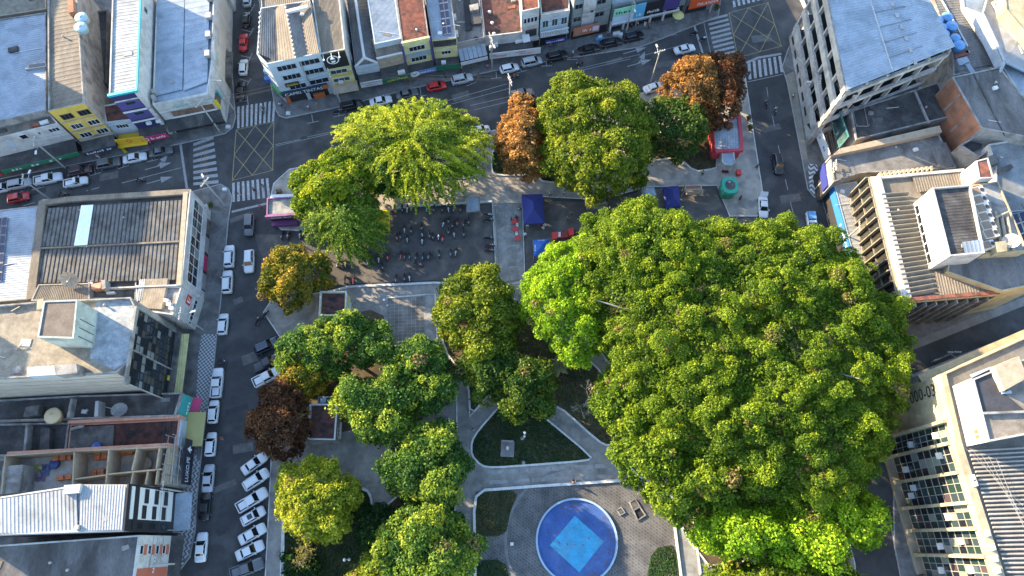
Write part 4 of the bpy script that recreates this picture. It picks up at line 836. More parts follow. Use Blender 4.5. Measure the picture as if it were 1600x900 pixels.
# dark brown flat roof, Minas banner
z = 6.2; th, Q = bld("banner_shop", "shop with dark brown roof behind a long white banner", [(744, -62), (811, -70), (816, 50), (757, 57)], z, WHITEW, TERRAD, .5, rib=(30, .05, 0))
for p in ((765, 19), (769, 36), (772, 53)): part("roof_vent", MB().lathe((*G(p, 6.0), 5.6), [(.2, 0), (.2, .5), (.35, .55), (.05, .75)], 10), TRIMW, th)
for p in ((799, 10), (806, 50)): pbox(th, "tile_patch", [(p[0] - 6, p[1]), (p[0] + 6, p[1] - 2), (p[0] + 6, p[1] + 2), (p[0] - 6, p[1] + 4)], 5.6, 5.8, TERRA)
w = Wall(th, Q[3], Q[2]); w.board("storefront", .1, w.L - .1, .1, 2.2, DARKIN, .04); w.awning("awning", 0, w.L + 2, 3.3, 3.5, 1.9, FIBRED); pbox(th, "awning_sheet", [(802, 55), (816, 52), (822, 62), (806, 66)], 3.6, 4.1, TRIMW); pbox(th, "roof_unit", [(771, 64), (777, 62), (778, 69), (772, 70)], 3.4, 4.2, TRIMW); pbox(th, "roof_unit", [(790, 60), (794, 59), (795, 64), (791, 65)], 3.4, 4.0, STEEL)
wc = Wall(th, Q[3], Q[2], 2.0); b = wc.board("sign", .6, 11.0, 1.9, 3.5, TRIMW, .1); wc.text("Minas", (.9, 4.0, 2.3, 3.1), TXR, .12, b); wc.text("~8", (6.0, 8.0, 2.9, 3.2), TXR, .12, b); wc.text("~9", (6.6, 9.4, 2.3, 2.6), TXR, .12, b)
# houses with clay roofs
z = 11; th, Q = bld("narrow_house", "narrow white house with orange clay roof and open garage", [(808, -70), (838, -76), (843, 12), (815, 18)], z, WHITEW, TERRA, .2, rib=(14, .1, 0))
w = Wall(th, Q[3], Q[2])
for k in range(4): w.win((.5 + k * .72, 1.0 + k * .72, 7.6, 8.9), fw=.06)
w.board("garage_recess", .9, 3.2, 3.6, 5.6, DARKIN, .04); w.awning("canopy", .1, 1.6, 3.9, 4.5, 1.4, TRIMW); w.board("balcony", .1, w.L, 3.0, 3.6, WHITEW, .8); w.board("storefront", .1, w.L, .1, 2.6, DARKIN, .04)
z = 9.2; th, Q = bld("balcony_house", "pale blue house with dark clay roof and long balcony rail", [(840, -76), (887, -84), (890, 14), (845, 22)], z, M("wall_pale_blue", (.40, .50, .55), .85, var=.12), TERRAD, .1, rib=(20, .1, 0), slope=(1.2, 1.2, 0, 0))
w = Wall(th, Q[3], Q[2]); part("cornice", w.box(MB(), 0, w.L, z - 1.1, z, -.1, .3), WHITEW, th)
for k in range(3): w.win((.5 + k * 1.9, 1.6 + k * 1.9, 5.4, 7.2), n=2, gl=GLSB)
for k in range(12): w.board("baluster", .25 + k * .46, .4 + k * .46, 4.0, 4.9, TRIMW, .9, .8)
w.board("balcony", 0, w.L, 3.6, 4.0, WHITEW, 1.0); w.board("handrail", 0, w.L, 4.9, 5.05, TRIMW, .95, .75); w.board("storefront", .1, w.L - .1, .1, 2.4, DARKIN, .04); wc = Wall(th, Q[3], Q[2], 1.6); b = wc.board("sign", .8, 5.2, 2.3, 3.3, SG("navyblue", (.03, .04, .2)), .08); wc.text("~10", (1.1, 4.9, 2.6, 3.05), TXW, .1, b)
# tall grey building, its unseen upper height added to shade the unfinished block
def nline(p): return G(p)
a, b_ = nwall(th).at((893, 40)), nwall(th).at((952, 25)); W0 = Wall(th, NA, NB)
f0, f1 = W0.pt(a[0], 0)[:2], W0.pt(b_[0], 0)[:2]
th, Q = bld("grey_building", "tall grey green building with white centre panel and an orange billboard", None, 46, GREYG, CONC, .5, world=[W0.pt(a[0], 0, -25)[:2], W0.pt(b_[0], 0, -25)[:2], f1, f0])
w = Wall(th, f0, f1); w.board("white_panel", 2.0, 4.6, 3.5, 15.5, WHITEW, .2); w.board("panel_vent", 3.7, 4.2, 7.0, 7.5, BLACK, .24)
for zz in (5.2, 8.6, 12): w.win((.3, 1.8, zz, zz + 1.2), n=2, frame=GREYG); w.win((4.8, 6.6, zz, zz + 1.2), n=2, frame=GREYG)
wc = Wall(th, f0, f1, 1.2); b = wc.board("sign", .1, 5.6, 2.4, 4.7, SG("billboard", (.42, .15, .08)), .12); wc.board("billboard_face", .5, 1.6, 2.5, 3.9, SG("skin", (.35, .2, .14)), .16, parent=b); wc.board("billboard_panel", 4.1, 5.4, 2.9, 4.2, SG("lilac", (.5, .52, .65)), .16, parent=b); wc.text("~5", (2.0, 3.9, 3.2, 3.9), TXW, .14, b); w.board("storefront", .1, w.L - .1, .1, 2.4, DARKIN, .04)
# sign fronted shops at the corner
a, b_ = W0.at((952, 38)), W0.at((1068, 14)); f0, f1 = W0.pt(a[0], 0)[:2], W0.pt(b_[0], 0)[:2]
th, Q = bld("sign_front_shops", "row of shops behind large green blue and black sign boards", None, 7.5, GREYG, METALB, .3, world=[W0.pt(a[0], 0, -25)[:2], W0.pt(b_[0], 0, -25)[:2], f1, f0])
w = Wall(th, f0, f1, .9); L = w.L
for u0, u1, z0, z1, mt, tx, tm in ((0, .30, 5.2, 7.2, SG("mint", (.25, .55, .38)), "~7", TXK), (0, .28, 3.2, 5.1, SG("paleblue", (.45, .58, .66)), None, None), (.28, .42, 3.4, 7.2, SG("cyan", (.10, .38, .58)), "~4", TXW), (.42, .66, 3.6, 7.2, BLACK, "~8", TXW), (.66, .88, 3.8, 7.2, SG("violet", (.06, .04, .16)), None, None)):
    b = w.board("sign", L * u0 + .05, L * u1 - .05, z0, z1, mt, .12)
    if tx: w.text(tx, (L * u0 + .6, L * u1 - .6, z0 + .5, z0 + 1.2), tm, .14, b)
w.board("fascia", 0, L * .9, 2.95, 3.2, TRIMW, .25); wb_ = Wall(th, f0, f1); wb_.board("storefront", .2, L - .2, .1, 2.9, DARKIN, .04)
for k in range(6): wb_.board("shop_pillar", k * L / 5.6, k * L / 5.6 + .35, .1, 3, TRIMW, .5)
for k in range(5): wb_.board("shutter_rail", k * L / 5.6 + .5, (k + 1) * L / 5.6 - .2, 1.5, 1.65, STEEL, .3)
a, b_ = W0.at((1070, 14)), W0.at((1122, 3)); f0, f1 = W0.pt(a[0], 0)[:2], W0.pt(b_[0], 0)[:2]
th, Q = bld("grill_house", "corner eatery behind a bright orange sign board", None, 6.5, GREYG, METALB, .3, world=[W0.pt(a[0], 0, -22)[:2], W0.pt(b_[0], 0, -22)[:2], f1, f0])
w = Wall(th, f0, f1, 1.0); b = w.board("sign", .1, w.L - .4, 2.6, 5.2, SG("orange_red", (.62, .085, .02)), .14); w.text("PIKANHA", (1.9, w.L - .9, 3.0, 3.9), TXW, .16, b); Wall(th, f0, f1).board("storefront", .2, 5, .1, 2.4, DARKIN, .04)

# ---------------------------------------------------------------- northwest block
LA, LB = G((-90, 284)), G((263, 209.5)); WL = None
class _T: pass
def lz(*ps): return sum(z_on_line(p, LA, LB) for p in ps) / len(ps)
th, Q = bld("warehouse", "wide pale metal roof with small dark hatches at the upper left", [(-70, 40), (72, 19), (72, 172), (-70, 206)], 10.4, CONC, METALB, .15, rib=(46, .07, 1))
pbox(th, "roof_hatch", [(12, 75), (27, 71), (28, 80), (13, 82)], 10.2, 10.6, FIBRED); pbox(th, "skylight", [(38, 99), (71, 95), (72, 104), (39, 108)], 10.2, 10.7, METAL); pbox(th, "skylight_pane", [(45, 101), (70, 98), (70, 102), (45, 106)], 10.7, 10.74, GLS)
z = lz((0, 216), (90, 193)); th, Q = bld("white_shopfront", "long white upper storey over dark awnings and green shop signs", [(-70, 206), (75, 175), (91, 193), (-70, 232)], z, WHITEW, FIBRET, .3)
w = Wall(th, Q[3], Q[2]); d0 = lambda p, q, **k: w.pwin(p, q, **k)
d0((29, 212), (46, 215)); d0((74, 202), (95, 203), n=3); w.panel("wall_patch", (4, 221), (27, 229), BLUEG, .04); w.board("vent", *w.rect((59, 207), (64, 209)), BLACK, .05); pbox(th, "roof_clutter", [(45, 194), (60, 190), (61, 194), (47, 197)], z - .3, z + .3, TERRA); pbox(th, "roof_clutter", [(60, 190), (74, 186), (75, 190), (62, 194)], z - .3, z + .2, TRIMW); pbox(th, "roof_clutter", [(-5, 203), (8, 200), (9, 204), (-4, 207)], z - .3, z + .1, FIBRED)
w.awning("awning", 0, w.L, 3.4, 4.0, 2.6, FIBRED); wc = Wall(th, Q[3], Q[2], 2.6); b = wc.board("sign", wc.L - 14, wc.L, 2.4, 3.4, SG("shop_green", (.02, .17, .08)), .1)
for u, t in ((-13, "~5"), (-8.8, "~2"), (-5.5, "~4")): wc.text(t, (wc.L + u, wc.L + u + (3.4 if t != "~2" else 1.6), 2.6, 3.2), TXW, .12, b)
wc.board("sign", wc.L - 30, wc.L - 14.4, 2.2, 3.3, SG("red", (.45, .03, .03)), .1); w.board("storefront", .1, w.L - .1, .1, 3.2, DARKIN, .04); w.board("yellow_band", 0, w.L - 15.5, 4.0, 5.0, YELW, .05)
z = lz((75, 175), (131, 161)) + .2; th, Q = bld("yellow_building", "three storey yellow building with tan corrugated roof", [(74, -30), (118, -36), (131, 161), (75, 174)], z, CONC, FIBRET, .35, rib=(30, .06, 1))
w = Wall(th, Q[3], Q[2])
w.board("facade", 0, w.L, .1, z - .02, YELW, .008)
for zz in (z - 2.9, z - 5.9, z - 8.7):
    for u in (1.0, 4.0): w.win((u, u + 1.9, zz, zz + 1.25), n=3, frame=M("frame_dark", (.1, .09, .07), .6, var=0) if zz == z - 2.9 else TRIMW)
    w.board("string_course", 0, w.L, zz - .75, zz - .5, TAN, .15)
w.board("lower_wall", 0, w.L, 3.4, 4.4, CONC, .1); w.board("storefront", .1, w.L - .1, .1, 3.2, DARKIN, .04); w.awning("awning", 0, w.L, 3.0, 3.4, 2.4, FIBRED); wc = Wall(th, Q[3], Q[2], 2.4); b = wc.board("sign", .1, wc.L, 2.2, 3.1, SG("navy", (.02, .035, .06)), .1); wc.text("~10", (.6, wc.L - 1, 2.4, 2.9), TXW, .12, b)
part("side_wall", Wall(th, Q[1], Q[2]).box(MB(), .05, Wall(th, Q[1], Q[2]).L - .3, .1, z - .6, -.02, .06), CONC, th)
pbox(th, "chimney", [(105, 0), (114, -2), (115, 18), (107, 20)], z - .4, z + 1.0, BRICKM)
def tank(label, p, z, r, h, mat, group=None, lid=None):
    x, y = G(p, z + h); t_ = thing("water_tank", label, "water tank", (x, y, z), group)
    part("barrel", MB().lathe((x, y, z), [(r * .86, 0), (r, h * .7), (r * 1.02, h * .72), (r * 1.02, h * .78)], 20), mat, t_, True)
    ld = part("lid", MB().lathe((x, y, z), [(r * 1.04, h * .78), (r * 1.0, h * .86), (r * .6, h * .97), (r * .25, h), (r * .2, h * 1.05)], 20), lid or mat, t_, True)
    for k in range(8): a = k * math.pi / 4; part("lid_rib", MB().tube((x + r * .25 * math.cos(a), y + r * .25 * math.sin(a), z + h * 1.0), (x + r * .98 * math.cos(a), y + r * .98 * math.sin(a), z + h * .88), .035, .035, 4), lid or mat, ld)
    return t_
TANKB = M("tank_blue", (.10, .26, .5), .5, var=.08); TANKG = M("tank_pale_blue", (.28, .40, .46), .5, var=.08); TANKC = M("tank_cream", (.5, .40, .24), .6, var=.1)
tank("pale blue water tank with lid nearer the top edge on tan roof", (125, 25), z + .2, 1.1, 1.5, TANKG, "tanks on the tan roof"); tank("pale blue water tank with lid just below its twin on tan roof", (124, 40), z + .2, 1.1, 1.5, TANKG, "tanks on the tan roof")
# low building between yellow and purple
th, Q = bld("rear_yard_house", "low grey rear building in the dark gap behind the yellow building", [(133, 20), (168, 15), (166, 130), (140, 110)], 6, CONCD, FIBRED, .5)
tz = lz((163, 190), (206, 183)); th, Q = bld("small_blue_shop", "small pale blue shop with a yellow sign beside the purple facade", [(160, 165), (196, 158), (212, 186), (165, 192)], 6.2, BLUEG, TERRAD, .2)
w = Wall(th, Q[3], Q[2]); w.win((1.2, 3.4, 4.2, 5.2), n=4); wc = Wall(th, Q[3], Q[2], 2.2); b = wc.board("sign", .4, wc.L + .2, 2.0, 3.8, SG("amber", (.6, .36, .02)), .12)
part("emblem", disc(wc, wc.L * .5, 2.95, .62, .42, .14, 4), TXR, b); w.awning("awning", .2, w.L + .2, 2.0, 2.2, 2.9, SG("amber", (.6, .36, .02))); w.board("storefront", .1, w.L - .1, .1, 2.2, DARKIN, .04)
# purple facade building
z = 13.6; th, Q = bld("purple_building", "white building with purple panelled facade and turquoise roof edge", [(176, -30), (222, -36), (215, 141), (170, 150)], z, WHITEW, METAL, .25, rib=(34, .06, 1))
w = Wall(th, Q[3], Q[2]); TEAL = SG("turquoise", (.02, .38, .42))
part("roof_edge", w.box(MB(), -.1, w.L + .1, z - .1, z + .35, -.2, .3), TEAL, th); part("roof_edge", Wall(th, Q[1], Q[2]).box(MB(), 0, Wall(th, Q[1], Q[2]).L, z - .02, z + .3, -.2, .1), TEAL, th)
w.board("panel", .05, w.L - .7, z - 1.6, z - .3, SG("indigo", (.03, .03, .10)), .12)
for k in range(3):
    z1 = z - 2.1 - k * 3.1; w.board("purple_panel", .05, w.L - .75, z1 - 2.3, z1, PURPLE if k < 2 else SG("indigo", (.03, .03, .10)), .12); w.board("panel_shadow_gap", .05, w.L - .75, z1 - 2.45, z1 - 2.3, BLACK, .2); w.board("window", w.L - 3.4, w.L - 1.8, z1 - .9, z1 - .3, GLSG, .16); w.board("white_band", 0, w.L, z1 - 2.95, z1 - 2.55, TRIMW, .25)
w.board("corner_pilaster", w.L - .7, w.L, .1, z - .3, WHITEW, .25); wc = Wall(th, Q[3], Q[2], 2.1); b = wc.board("sign", .2, wc.L, 1.9, 3.3, SG("crimson", (.42, .03, .10)), .12); part("emblem", disc(wc, 1.0, 2.6, .45, .3, .14), TXW, b); wc.text("~9", (1.9, wc.L - .4, 2.3, 2.95), TXW, .14, b); w.awning("awning", 0, w.L, 3.2, 3.5, 2.1, FIBRED); w.board("storefront", .1, w.L - .8, .1, 2.3, DARKIN, .05)
for u in (2.2, 4.0): w.board("air_conditioner", u, u + .9, 4.6, 5.1, TRIMW, .6)
we = Wall(th, Q[1], Q[2]); we.board("vent", we.L - 7, we.L - 6, 11.3, 12.4, GLSG, .05)
# VEIGA store
z = 9.4; th, Q = bld("corner_store", "white corner store with pale blue roof and teal lettering", [(246, -40), (336, -44), (331, 100), (324, 146), (238, 163)], z, WHITEW, METALB, .5)
for (x0, x1) in ((243, 289), (287.6, 328)): rsheet(th, [(x0 + 2, -30), (x1, -34), (x1 - 4, 140 - (x1 - 288) * .3 if x1 > 288 else 150), (x0 - 1, 150 if x0 < 280 else 142)], 9.2, METALB, 18, .05, 1, zs=(9.5 + x0 * 1e-4, 9.5 + x0 * 1e-4, 9.12, 9.12))
w = Wall(th, G((238, 163), z), G((324, 146), z)); b = w.board("fascia", .1, w.L - .1, 6.8, z - .05, WHITEW, .2); w.text("VEIGA", (2.6, 6.0, 7.4, 8.4), TXT, .22, b)
w.board("shop_window", 1.9, w.L - .3, 4.9, 6.4, M("shop_display", (.16, .10, .07), .3, var=.6, scale=1.5, fine=4), .06); w.board("window_frame", 1.7, w.L - .2, 4.6, 4.9, TRIMW, .2); w.awning("awning", 0, w.L + .4, 3.2, 4.4, 1.9, FIBRED); w.board("storefront", .2, w.L - .2, .1, 3.1, DARKIN, .04)
we = Wall(th, G((324, 146), z), G((331, 100), z)); we.board("display_bay", .2, 2.4, 4.8, 6.6, M("shop_display", (.2, .2, .2)), .5); we.board("bay_frame", .1, .5, 4.6, 6.8, SG("yellow", (.6, .48, .03)), .6); we.board("bay_frame", 2.2, 2.6, 4.6, 6.8, TEAL, .6); b = we.board("fascia", .2, we.L, 6.9, z - .1, WHITEW, .2)
wf = Wall(th, G((331, 100), z), G((336, -44), z)); b = wf.board("fascia", .2, 6, 6.8, z - .05, WHITEW, .2); wf.text("VEIGA", (.8, 4.0, 7.4, 8.3), TXT, .22, b); wf.board("side_wall", 0, wf.L, 3.4, 6.6, M("wall_beige", (.46, .42, .36), .85, var=.12), .08); wf.board("shutter", 1, 9, .1, 3.0, CONCD, .06); wf.awning("side_awning", 1.5, 8, 3.0, 3.3, 1.4, CONCD)
for k in range(4): wf.board("air_conditioner", 1.5 + k * 4.5, 2.8 + k * 4.5, z - .1, z + .7, STEEL, -.3, -1.2)
for p in ((236, 139), (235, 148)): pbox(th, "roof_unit", [(p[0], p[1]), (p[0] + 5, p[1] - 1), (p[0] + 6, p[1] + 5), (p[0] + 1, p[1] + 6)], 9.0, 10.2, STEEL)
bld("white_block_behind", "white roof slab at the top edge behind the teal lettered store", [(246, -90), (336, -90), (336, -46), (246, -42)], 11, WHITEW, METAL, .3)
bld("courtyard_house", "beige courtyard building at the extreme upper left", [(-70, -60), (70, -75), (72, 14), (-70, 36)], 9.5, TAN, SANDC, 1.6)
# ---------------------------------------------------------------- west block (south of the avenue, along the west street)
z = 8.8; th, Q = bld("ribbed_roof_store", "white store with dark ribbed concrete roof and corner glass strip", [(66, 312), (298, 296), (284, 446), (46, 456)], z, WHITEW, FIBRED, .7)
WRIB = M("roof_channel", (.12, .115, .108), .9, var=.3, scale=.8, fine=4, stain=(.07, .066, .062))
part("parapet_ledge", MB().strip(GL([(60, 318), (106, 311), (296, 299)], z), 1.0, z - .6, z + .03), FIBRET, th); part("parapet_ledge", MB().strip(GL([(290, 300), (279, 446)], z), .8, z - .5, z + .04), TAN, th)
ribs(th, "roof_channel", (77, 327), (286, 314), (281, 377), (66, 387), 33, .98, .42, WRIB, z - .55); ribs(th, "roof_channel", (66, 388), (281, 378), (276, 438), (56, 444), 33, .98, .42, WRIB, z - .60)
part("purlin", MB().strip(GL([(60, 388), (281, 377)], z), .3, z - .5, z + .06), FIBRET, th)
part("translucent_sheet", MB().corr(*[(*G(p, z), z + .02) for p in ((127, 321), (146, 320), (136, 386), (115, 386))], 6, .06), M("clear_sheet", (.75, .80, .82), .4, var=.1), th)
w = Wall(th, Q[1], Q[2]); rnd = random.Random(5)
w.win((1.5, 17.0, 3.6, 7.2), n=9, rows=2, rnd=rnd, fw=.12); w.board("ledge", 0, w.L, 2.6, 3.1, WHITEW, .5); w.board("storefront", 2, 16, .15, 2.4, DARKIN, .04)
for k in range(4): w.board("shop_shutter", 2.2 + k * 3.6, 5.2 + k * 3.6, .15, 2.3, [STEEL, SG("crimson", (.42, .03, .10)), STEEL, CONCD][k], .08)
# solar roof to its west
th, Q = bld("pale_shed", "pale metal shed roof at the left edge with solar panels", [(-90, 338), (60, 321), (42, 468), (-90, 478)], 8.6, CONC, METALB, .1, rib=(40, .07, 1))
pbox(th, "party_wall", [(60, 320), (71, 318), (54, 466), (41, 468)], 0, 8.9, FIBRET)
solar("column of dark solar panels at the left edge on pale shed", [(-22, 343), (13, 339), (3, 440), (-34, 444)], 4, 7, 8.6, .05)
# south wing with the red square emblem
z = 8.6; th, Q = bld("emblem_wing", "white wing with a red square emblem and ribbed tan roof", [(212, 446), (284, 447), (270, 492), (214, 484)], z, WHITEW, CONC, .4)
ribs(th, "roof_channel", (228, 437), (264, 436), (254, 484), (218, 482), 9, .9, .35, M("roof_channel_tan", (.24, .20, .15), .9, var=.3), z - .3)
part("translucent_sheet", MB().corr(*[(*G(p, z), z + .05) for p in ((218, 437), (228, 436), (222, 470), (214, 470))], 3, .05), METAL, th)
w = Wall(th, Q[1], Q[2]); u_, z_ = w.at((294.5, 469)); b = w.board("emblem_board", u_ - .8, u_ + .8, z_ - .8, z_ + .8, TXR, .1); w.text("E", (u_ - .45, u_ + .45, z_ - .55, z_ + .55), TXW, .12, b); w.win((.4, w.L - .5, 2.2, 3.2), n=6)
for k in range(3): pbox(th, "air_conditioner", [(256 + k * 4, 466 + k * 6), (263 + k * 4, 467 + k * 6), (262 + k * 4, 472 + k * 6), (255 + k * 4, 471 + k * 6)], z - .1, z + .9, TRIMW)
th, Q = bld("tile_shed", "small tan tiled roof between ribbed store and concrete rooftop", [(60, 444), (140, 442), (140, 470), (48, 470)], 9.2, CONC, FIBRET, .1, rib=(30, .06, 0))
th, Q = bld("debris_roof", "cluttered grey flat roof next to the tan tiled roof", [(140, 440), (213, 436), (212, 470), (140, 466)], 8.4, CONC, CONCD, .4)
pbox(th, "brick_base", [(142, 444), (158, 441), (157, 450), (143, 452)], 8, 9.4, SALMON); pbox(th, "roof_box", [(158, 438), (164, 437), (165, 450), (159, 452)], 8, 9.8, CONC); pbox(th, "plank", [(166, 456), (178, 455), (178, 458), (166, 459)], 8, 8.6, TRIMW); pbox(th, "plank", [(184, 432), (198, 431), (198, 434), (184, 436)], 8, 8.4, STEEL)
def dish(label, p, z, r, az, el, mat=None, name="satellite_dish"):
    x, y = G(p, z + 1.2); t_ = thing(name, label, "satellite dish", (x, y, z)); m = MB()
    n = Vector((math.cos(az) * math.cos(el), math.sin(az) * math.cos(el), math.sin(el))); u = n.orthogonal().normalized(); v = n.cross(u); c = Vector((x, y, z + 1.2)); rings = 5; k = 20; V = [c - n * r * .28]; F = []
    for i in range(1, rings + 1):
        q = r * i / rings; V += [c + (u * math.cos(2 * math.pi * j / k) + v * math.sin(2 * math.pi * j / k)) * q - n * r * .28 * (1 - (i / rings) ** 2) for j in range(k)]
    F = [(0, 1 + j, 1 + (j + 1) % k) for j in range(k)] + [(1 + (i - 1) * k + j, 1 + i * k + j, 1 + i * k + (j + 1) % k, 1 + (i - 1) * k + (j + 1) % k) for i in range(1, rings) for j in range(k)]
    part("reflector", m.add(V, F), mat or M("dish_mesh", (.42, .38, .30), .6, var=.15), t_)
    for j in range(8): part("spoke", MB().tube(V[0] + n * .02, V[1 + (rings - 1) * k + int(j * k / 8)] + n * .03, .03, .03, 4), STEEL, t_)
    part("mast", MB().tube((x, y, z), c - n * r * .3, .08, .08, 6), STEEL, t_); part("feed_arm", MB().tube(c - u * r, c + n * r * .55, .03, .03, 4).tube(c + u * r, c + n * r * .55, .03, .03, 4).box(tuple(c + n * r * .55), (.2, .2, .2)), STEEL, t_)
dish("large mesh satellite dish standing on the tan tiled roof", (108, 437), 9.1, 1.4, R(-75), R(42))
# dark glass tower
z = 17.4; th, Q = bld("glass_front_tower", "tall building with black glass front and sandy concrete rooftop", [(-90, 484), (60, 471), (204, 464), (212, 481), (199, 567), (182, 582), (-90, 596)], z, CONC, SANDC, .6)
part("roof_shade_patch", MB().sheet(GL([(150, 472), (203, 467), (210, 484), (198, 565), (178, 578), (140, 560)], z - .59), z - .592), M("roof_shade_tone", (.30, .32, .33), .8, var=.25, scale=1.2, stain=(.22, .235, .24)), th)  # blue-grey patch paints the stair tower's shade onto the roof
w = Wall(th, Q[3], Q[4]); rnd = random.Random(9); o_ = org(th)
# curtain wall: mullions and panes one by one
w.A = w.pt(-3.0, 0)[:2]; w.L += 3.0; nu, nv, z0_, z1_ = 9, 11, 4.6, z - .3; w.board("spandrel", -.2, w.L + .2, z - .5, z + .25, CONC, .25)
U1 = w.L
for i in range(nu):
    for j in range(nv):
        a, b_ = U1 * i / nu, U1 * (i + 1) / nu; c, d = z0_ + (z1_ - z0_) * j / nv, z0_ + (z1_ - z0_) * (j + 1) / nv; k = rnd.random()
        part("pane", w.box(MB(), a + .06, b_ - .06, c + .06, d - .06, -.02, .06), M("panel_pale", (.15, .16, .165), .4, var=.1) if k < .09 else (M("blind_brown", (.05, .046, .042), .5, var=.1) if k < .26 else GLS), th)
for i in range(nu + 1): part("mullion", w.box(MB(), U1 * i / nu - .05, U1 * i / nu + .05, z0_, z1_, -.02, .12 if i not in (0, 4, nu) else .35), BLACK if i not in (0, 4, nu) else CONC, th)
for j in range(nv + 1): part("transom", w.box(MB(), 0, U1, z0_ + (z1_ - z0_) * j / nv - .04, z0_ + (z1_ - z0_) * j / nv + .04, -.02, .10), BLACK, th)
w.board("ledge", -.2, U1 + .2, 3.9, 4.6, CONCD, .8); w.board("canopy", -.2, U1, 3.2, 3.6, YELP, 1.8); w.board("storefront", 0, U1, .1, 3.1, BLACK, .05); w.board("yellow_notice", 3.2, 4.0, 4.7, 5.3, SG("yellow", (.6, .48, .03)), .16)
ws = Wall(th, Q[5], Q[6])
for k in range(6): ws.board("wall_band", 0, ws.L, 4.9 + k * 2.05, 6.65 + k * 2.05, M("wall_band_beige", (.46, .41, .33), .85, var=.12), .14)
tw, Q2 = bld("stair_tower", "square stair tower with brown top on the sandy rooftop", [(68, 470), (121, 468), (115, 529), (58, 527)], z + 4.6, M("wall_pale_green", (.36, .40, .36), .85, var=.2, stain=(.26, .28, .25)), M("roof_brown", (.13, .105, .085), .9, var=.3), .15, z0=z - .62)
we = Wall(tw, Q2[1], Q2[2])
for k in range(3): we.board("cable", .6 + k * 1.3, .68 + k * 1.3, z, z + 3.6, FIBRED, .06)
pbox(tw, "roof_hut", [(58, 468), (68, 466), (66, 482), (57, 484)], z - .6, z + 1.8, TAN); pbox(th, "roof_trough", [(42, 574), (108, 569), (112, 584), (44, 588)], z - .6, z + 1.0, BLUEG); pbox(th, "roof_trough", [(84, 571), (119, 568), (121, 583), (87, 586)], z - .6, z + 1.4, CONC)
part("rubble", MB().lathe((*G((27, 578), z - .5), z - .62), [(.8, 0), (.6, .3), (.2, .4)], 9), CONC, th)
for a, b_ in (((15, 485), (30, 478)), ((22, 545), (33, 537)), ((100, 584), (128, 581))): part("pole_on_roof", MB().tube((*G(a, z), z - .4), (*G(b_, z), z - .2), .1, .1, 5), TAN, th)
# dark roofs south of the tower
z = 6.6; th, Q = bld("dark_roof_house", "old house with blackened flat roof and teal sign board", [(-60, 628), (120, 618), (284, 613), (273, 650), (-60, 660)], z, CONC, FIBRED, .4)
w = Wall(th, Q[2], Q[3]); b = w.board("sign", .2, w.L - .2, 3.2, 5.8, SG("teal", (.03, .30, .27)), .4); w.text("~4", (.8, w.L - .8, 3.7, 4.3), TXW, .42, b); w.board("storefront", .1, w.L, .1, 2.8, DARKIN, .04); w.awning("awning", 0, w.L, 2.5, 3.0, 1.6, SG("crimson", (.42, .03, .10)))
pbox(th, "roof_slope_block", [(40, 636), (62, 632), (58, 648), (36, 651)], 6.2, 7.6, CONCD); pbox(th, "flue", [(149, 627), (154, 626), (153, 650), (147, 651)], 6.2, 8.2, STEEL); pbox(th, "roof_wall", [(110, 622), (114, 622), (108, 652), (104, 652)], 6.2, 7.4, CONC)
tank("cream round water tank on the blackened roof", (80, 649), 6.4, 1.25, 1.6, TANKC, lid=TANKC); dish("grey mesh satellite dish on the blackened roof", (186, 640), 6.3, 1.2, R(60), R(70), M("dish_grey", (.22, .22, .22), .6, var=.1))
z = 5.2; th, Q = bld("brown_tile_house", "long house with dark brown clay tiles and salmon side wall", [(110, 663), (281, 655), (275, 700), (105, 708)], z, SALMON, TERRAD, .2, rib=(44, .1, 1))
w = Wall(th, Q[1], Q[2]); w.board("fascia", 0, w.L, 3.2, 5.1, BLUEG, .3); w.board("storefront", .1, w.L, .1, 2.8, DARKIN, .04)
part("salmon_parapet", MB().strip(GL([(108, 660), (282, 651)], 6), .5, 4, 6.4), SALMON, th); pbox(th, "roof_patch", [(112, 668), (178, 664), (176, 703), (108, 706)], 4.9, 5.25, CONCD); pbox(th, "fallen_beam", [(109, 669), (130, 663), (131, 667), (110, 673)], 5.2, 5.6, CONC)
w.awning("cloth_awning", .5, 6, 2.8, 3.2, 3.0, SG("olive_cloth", (.32, .28, .10)))
th, Q = bld("yard_ruin", "dark cluttered yard buildings behind the brown tiled house", [(-60, 663), (108, 660), (102, 708), (-60, 715)], 5.4, CONC, FIBRED, .9)
pbox(th, "yard_wall", [(40, 664), (44, 664), (40, 706), (36, 706)], 4.2, 5.8, CONC); pbox(th, "yard_wall", [(64, 670), (78, 669), (76, 704), (61, 705)], 4.2, 5.6, FIBRED)
tank("small blue water tank in the dark yard beside the roofless rooms", (149, 697), 5.3, .7, .9, M("tank_deep_blue", (.04, .09, .28), .5, var=.1))
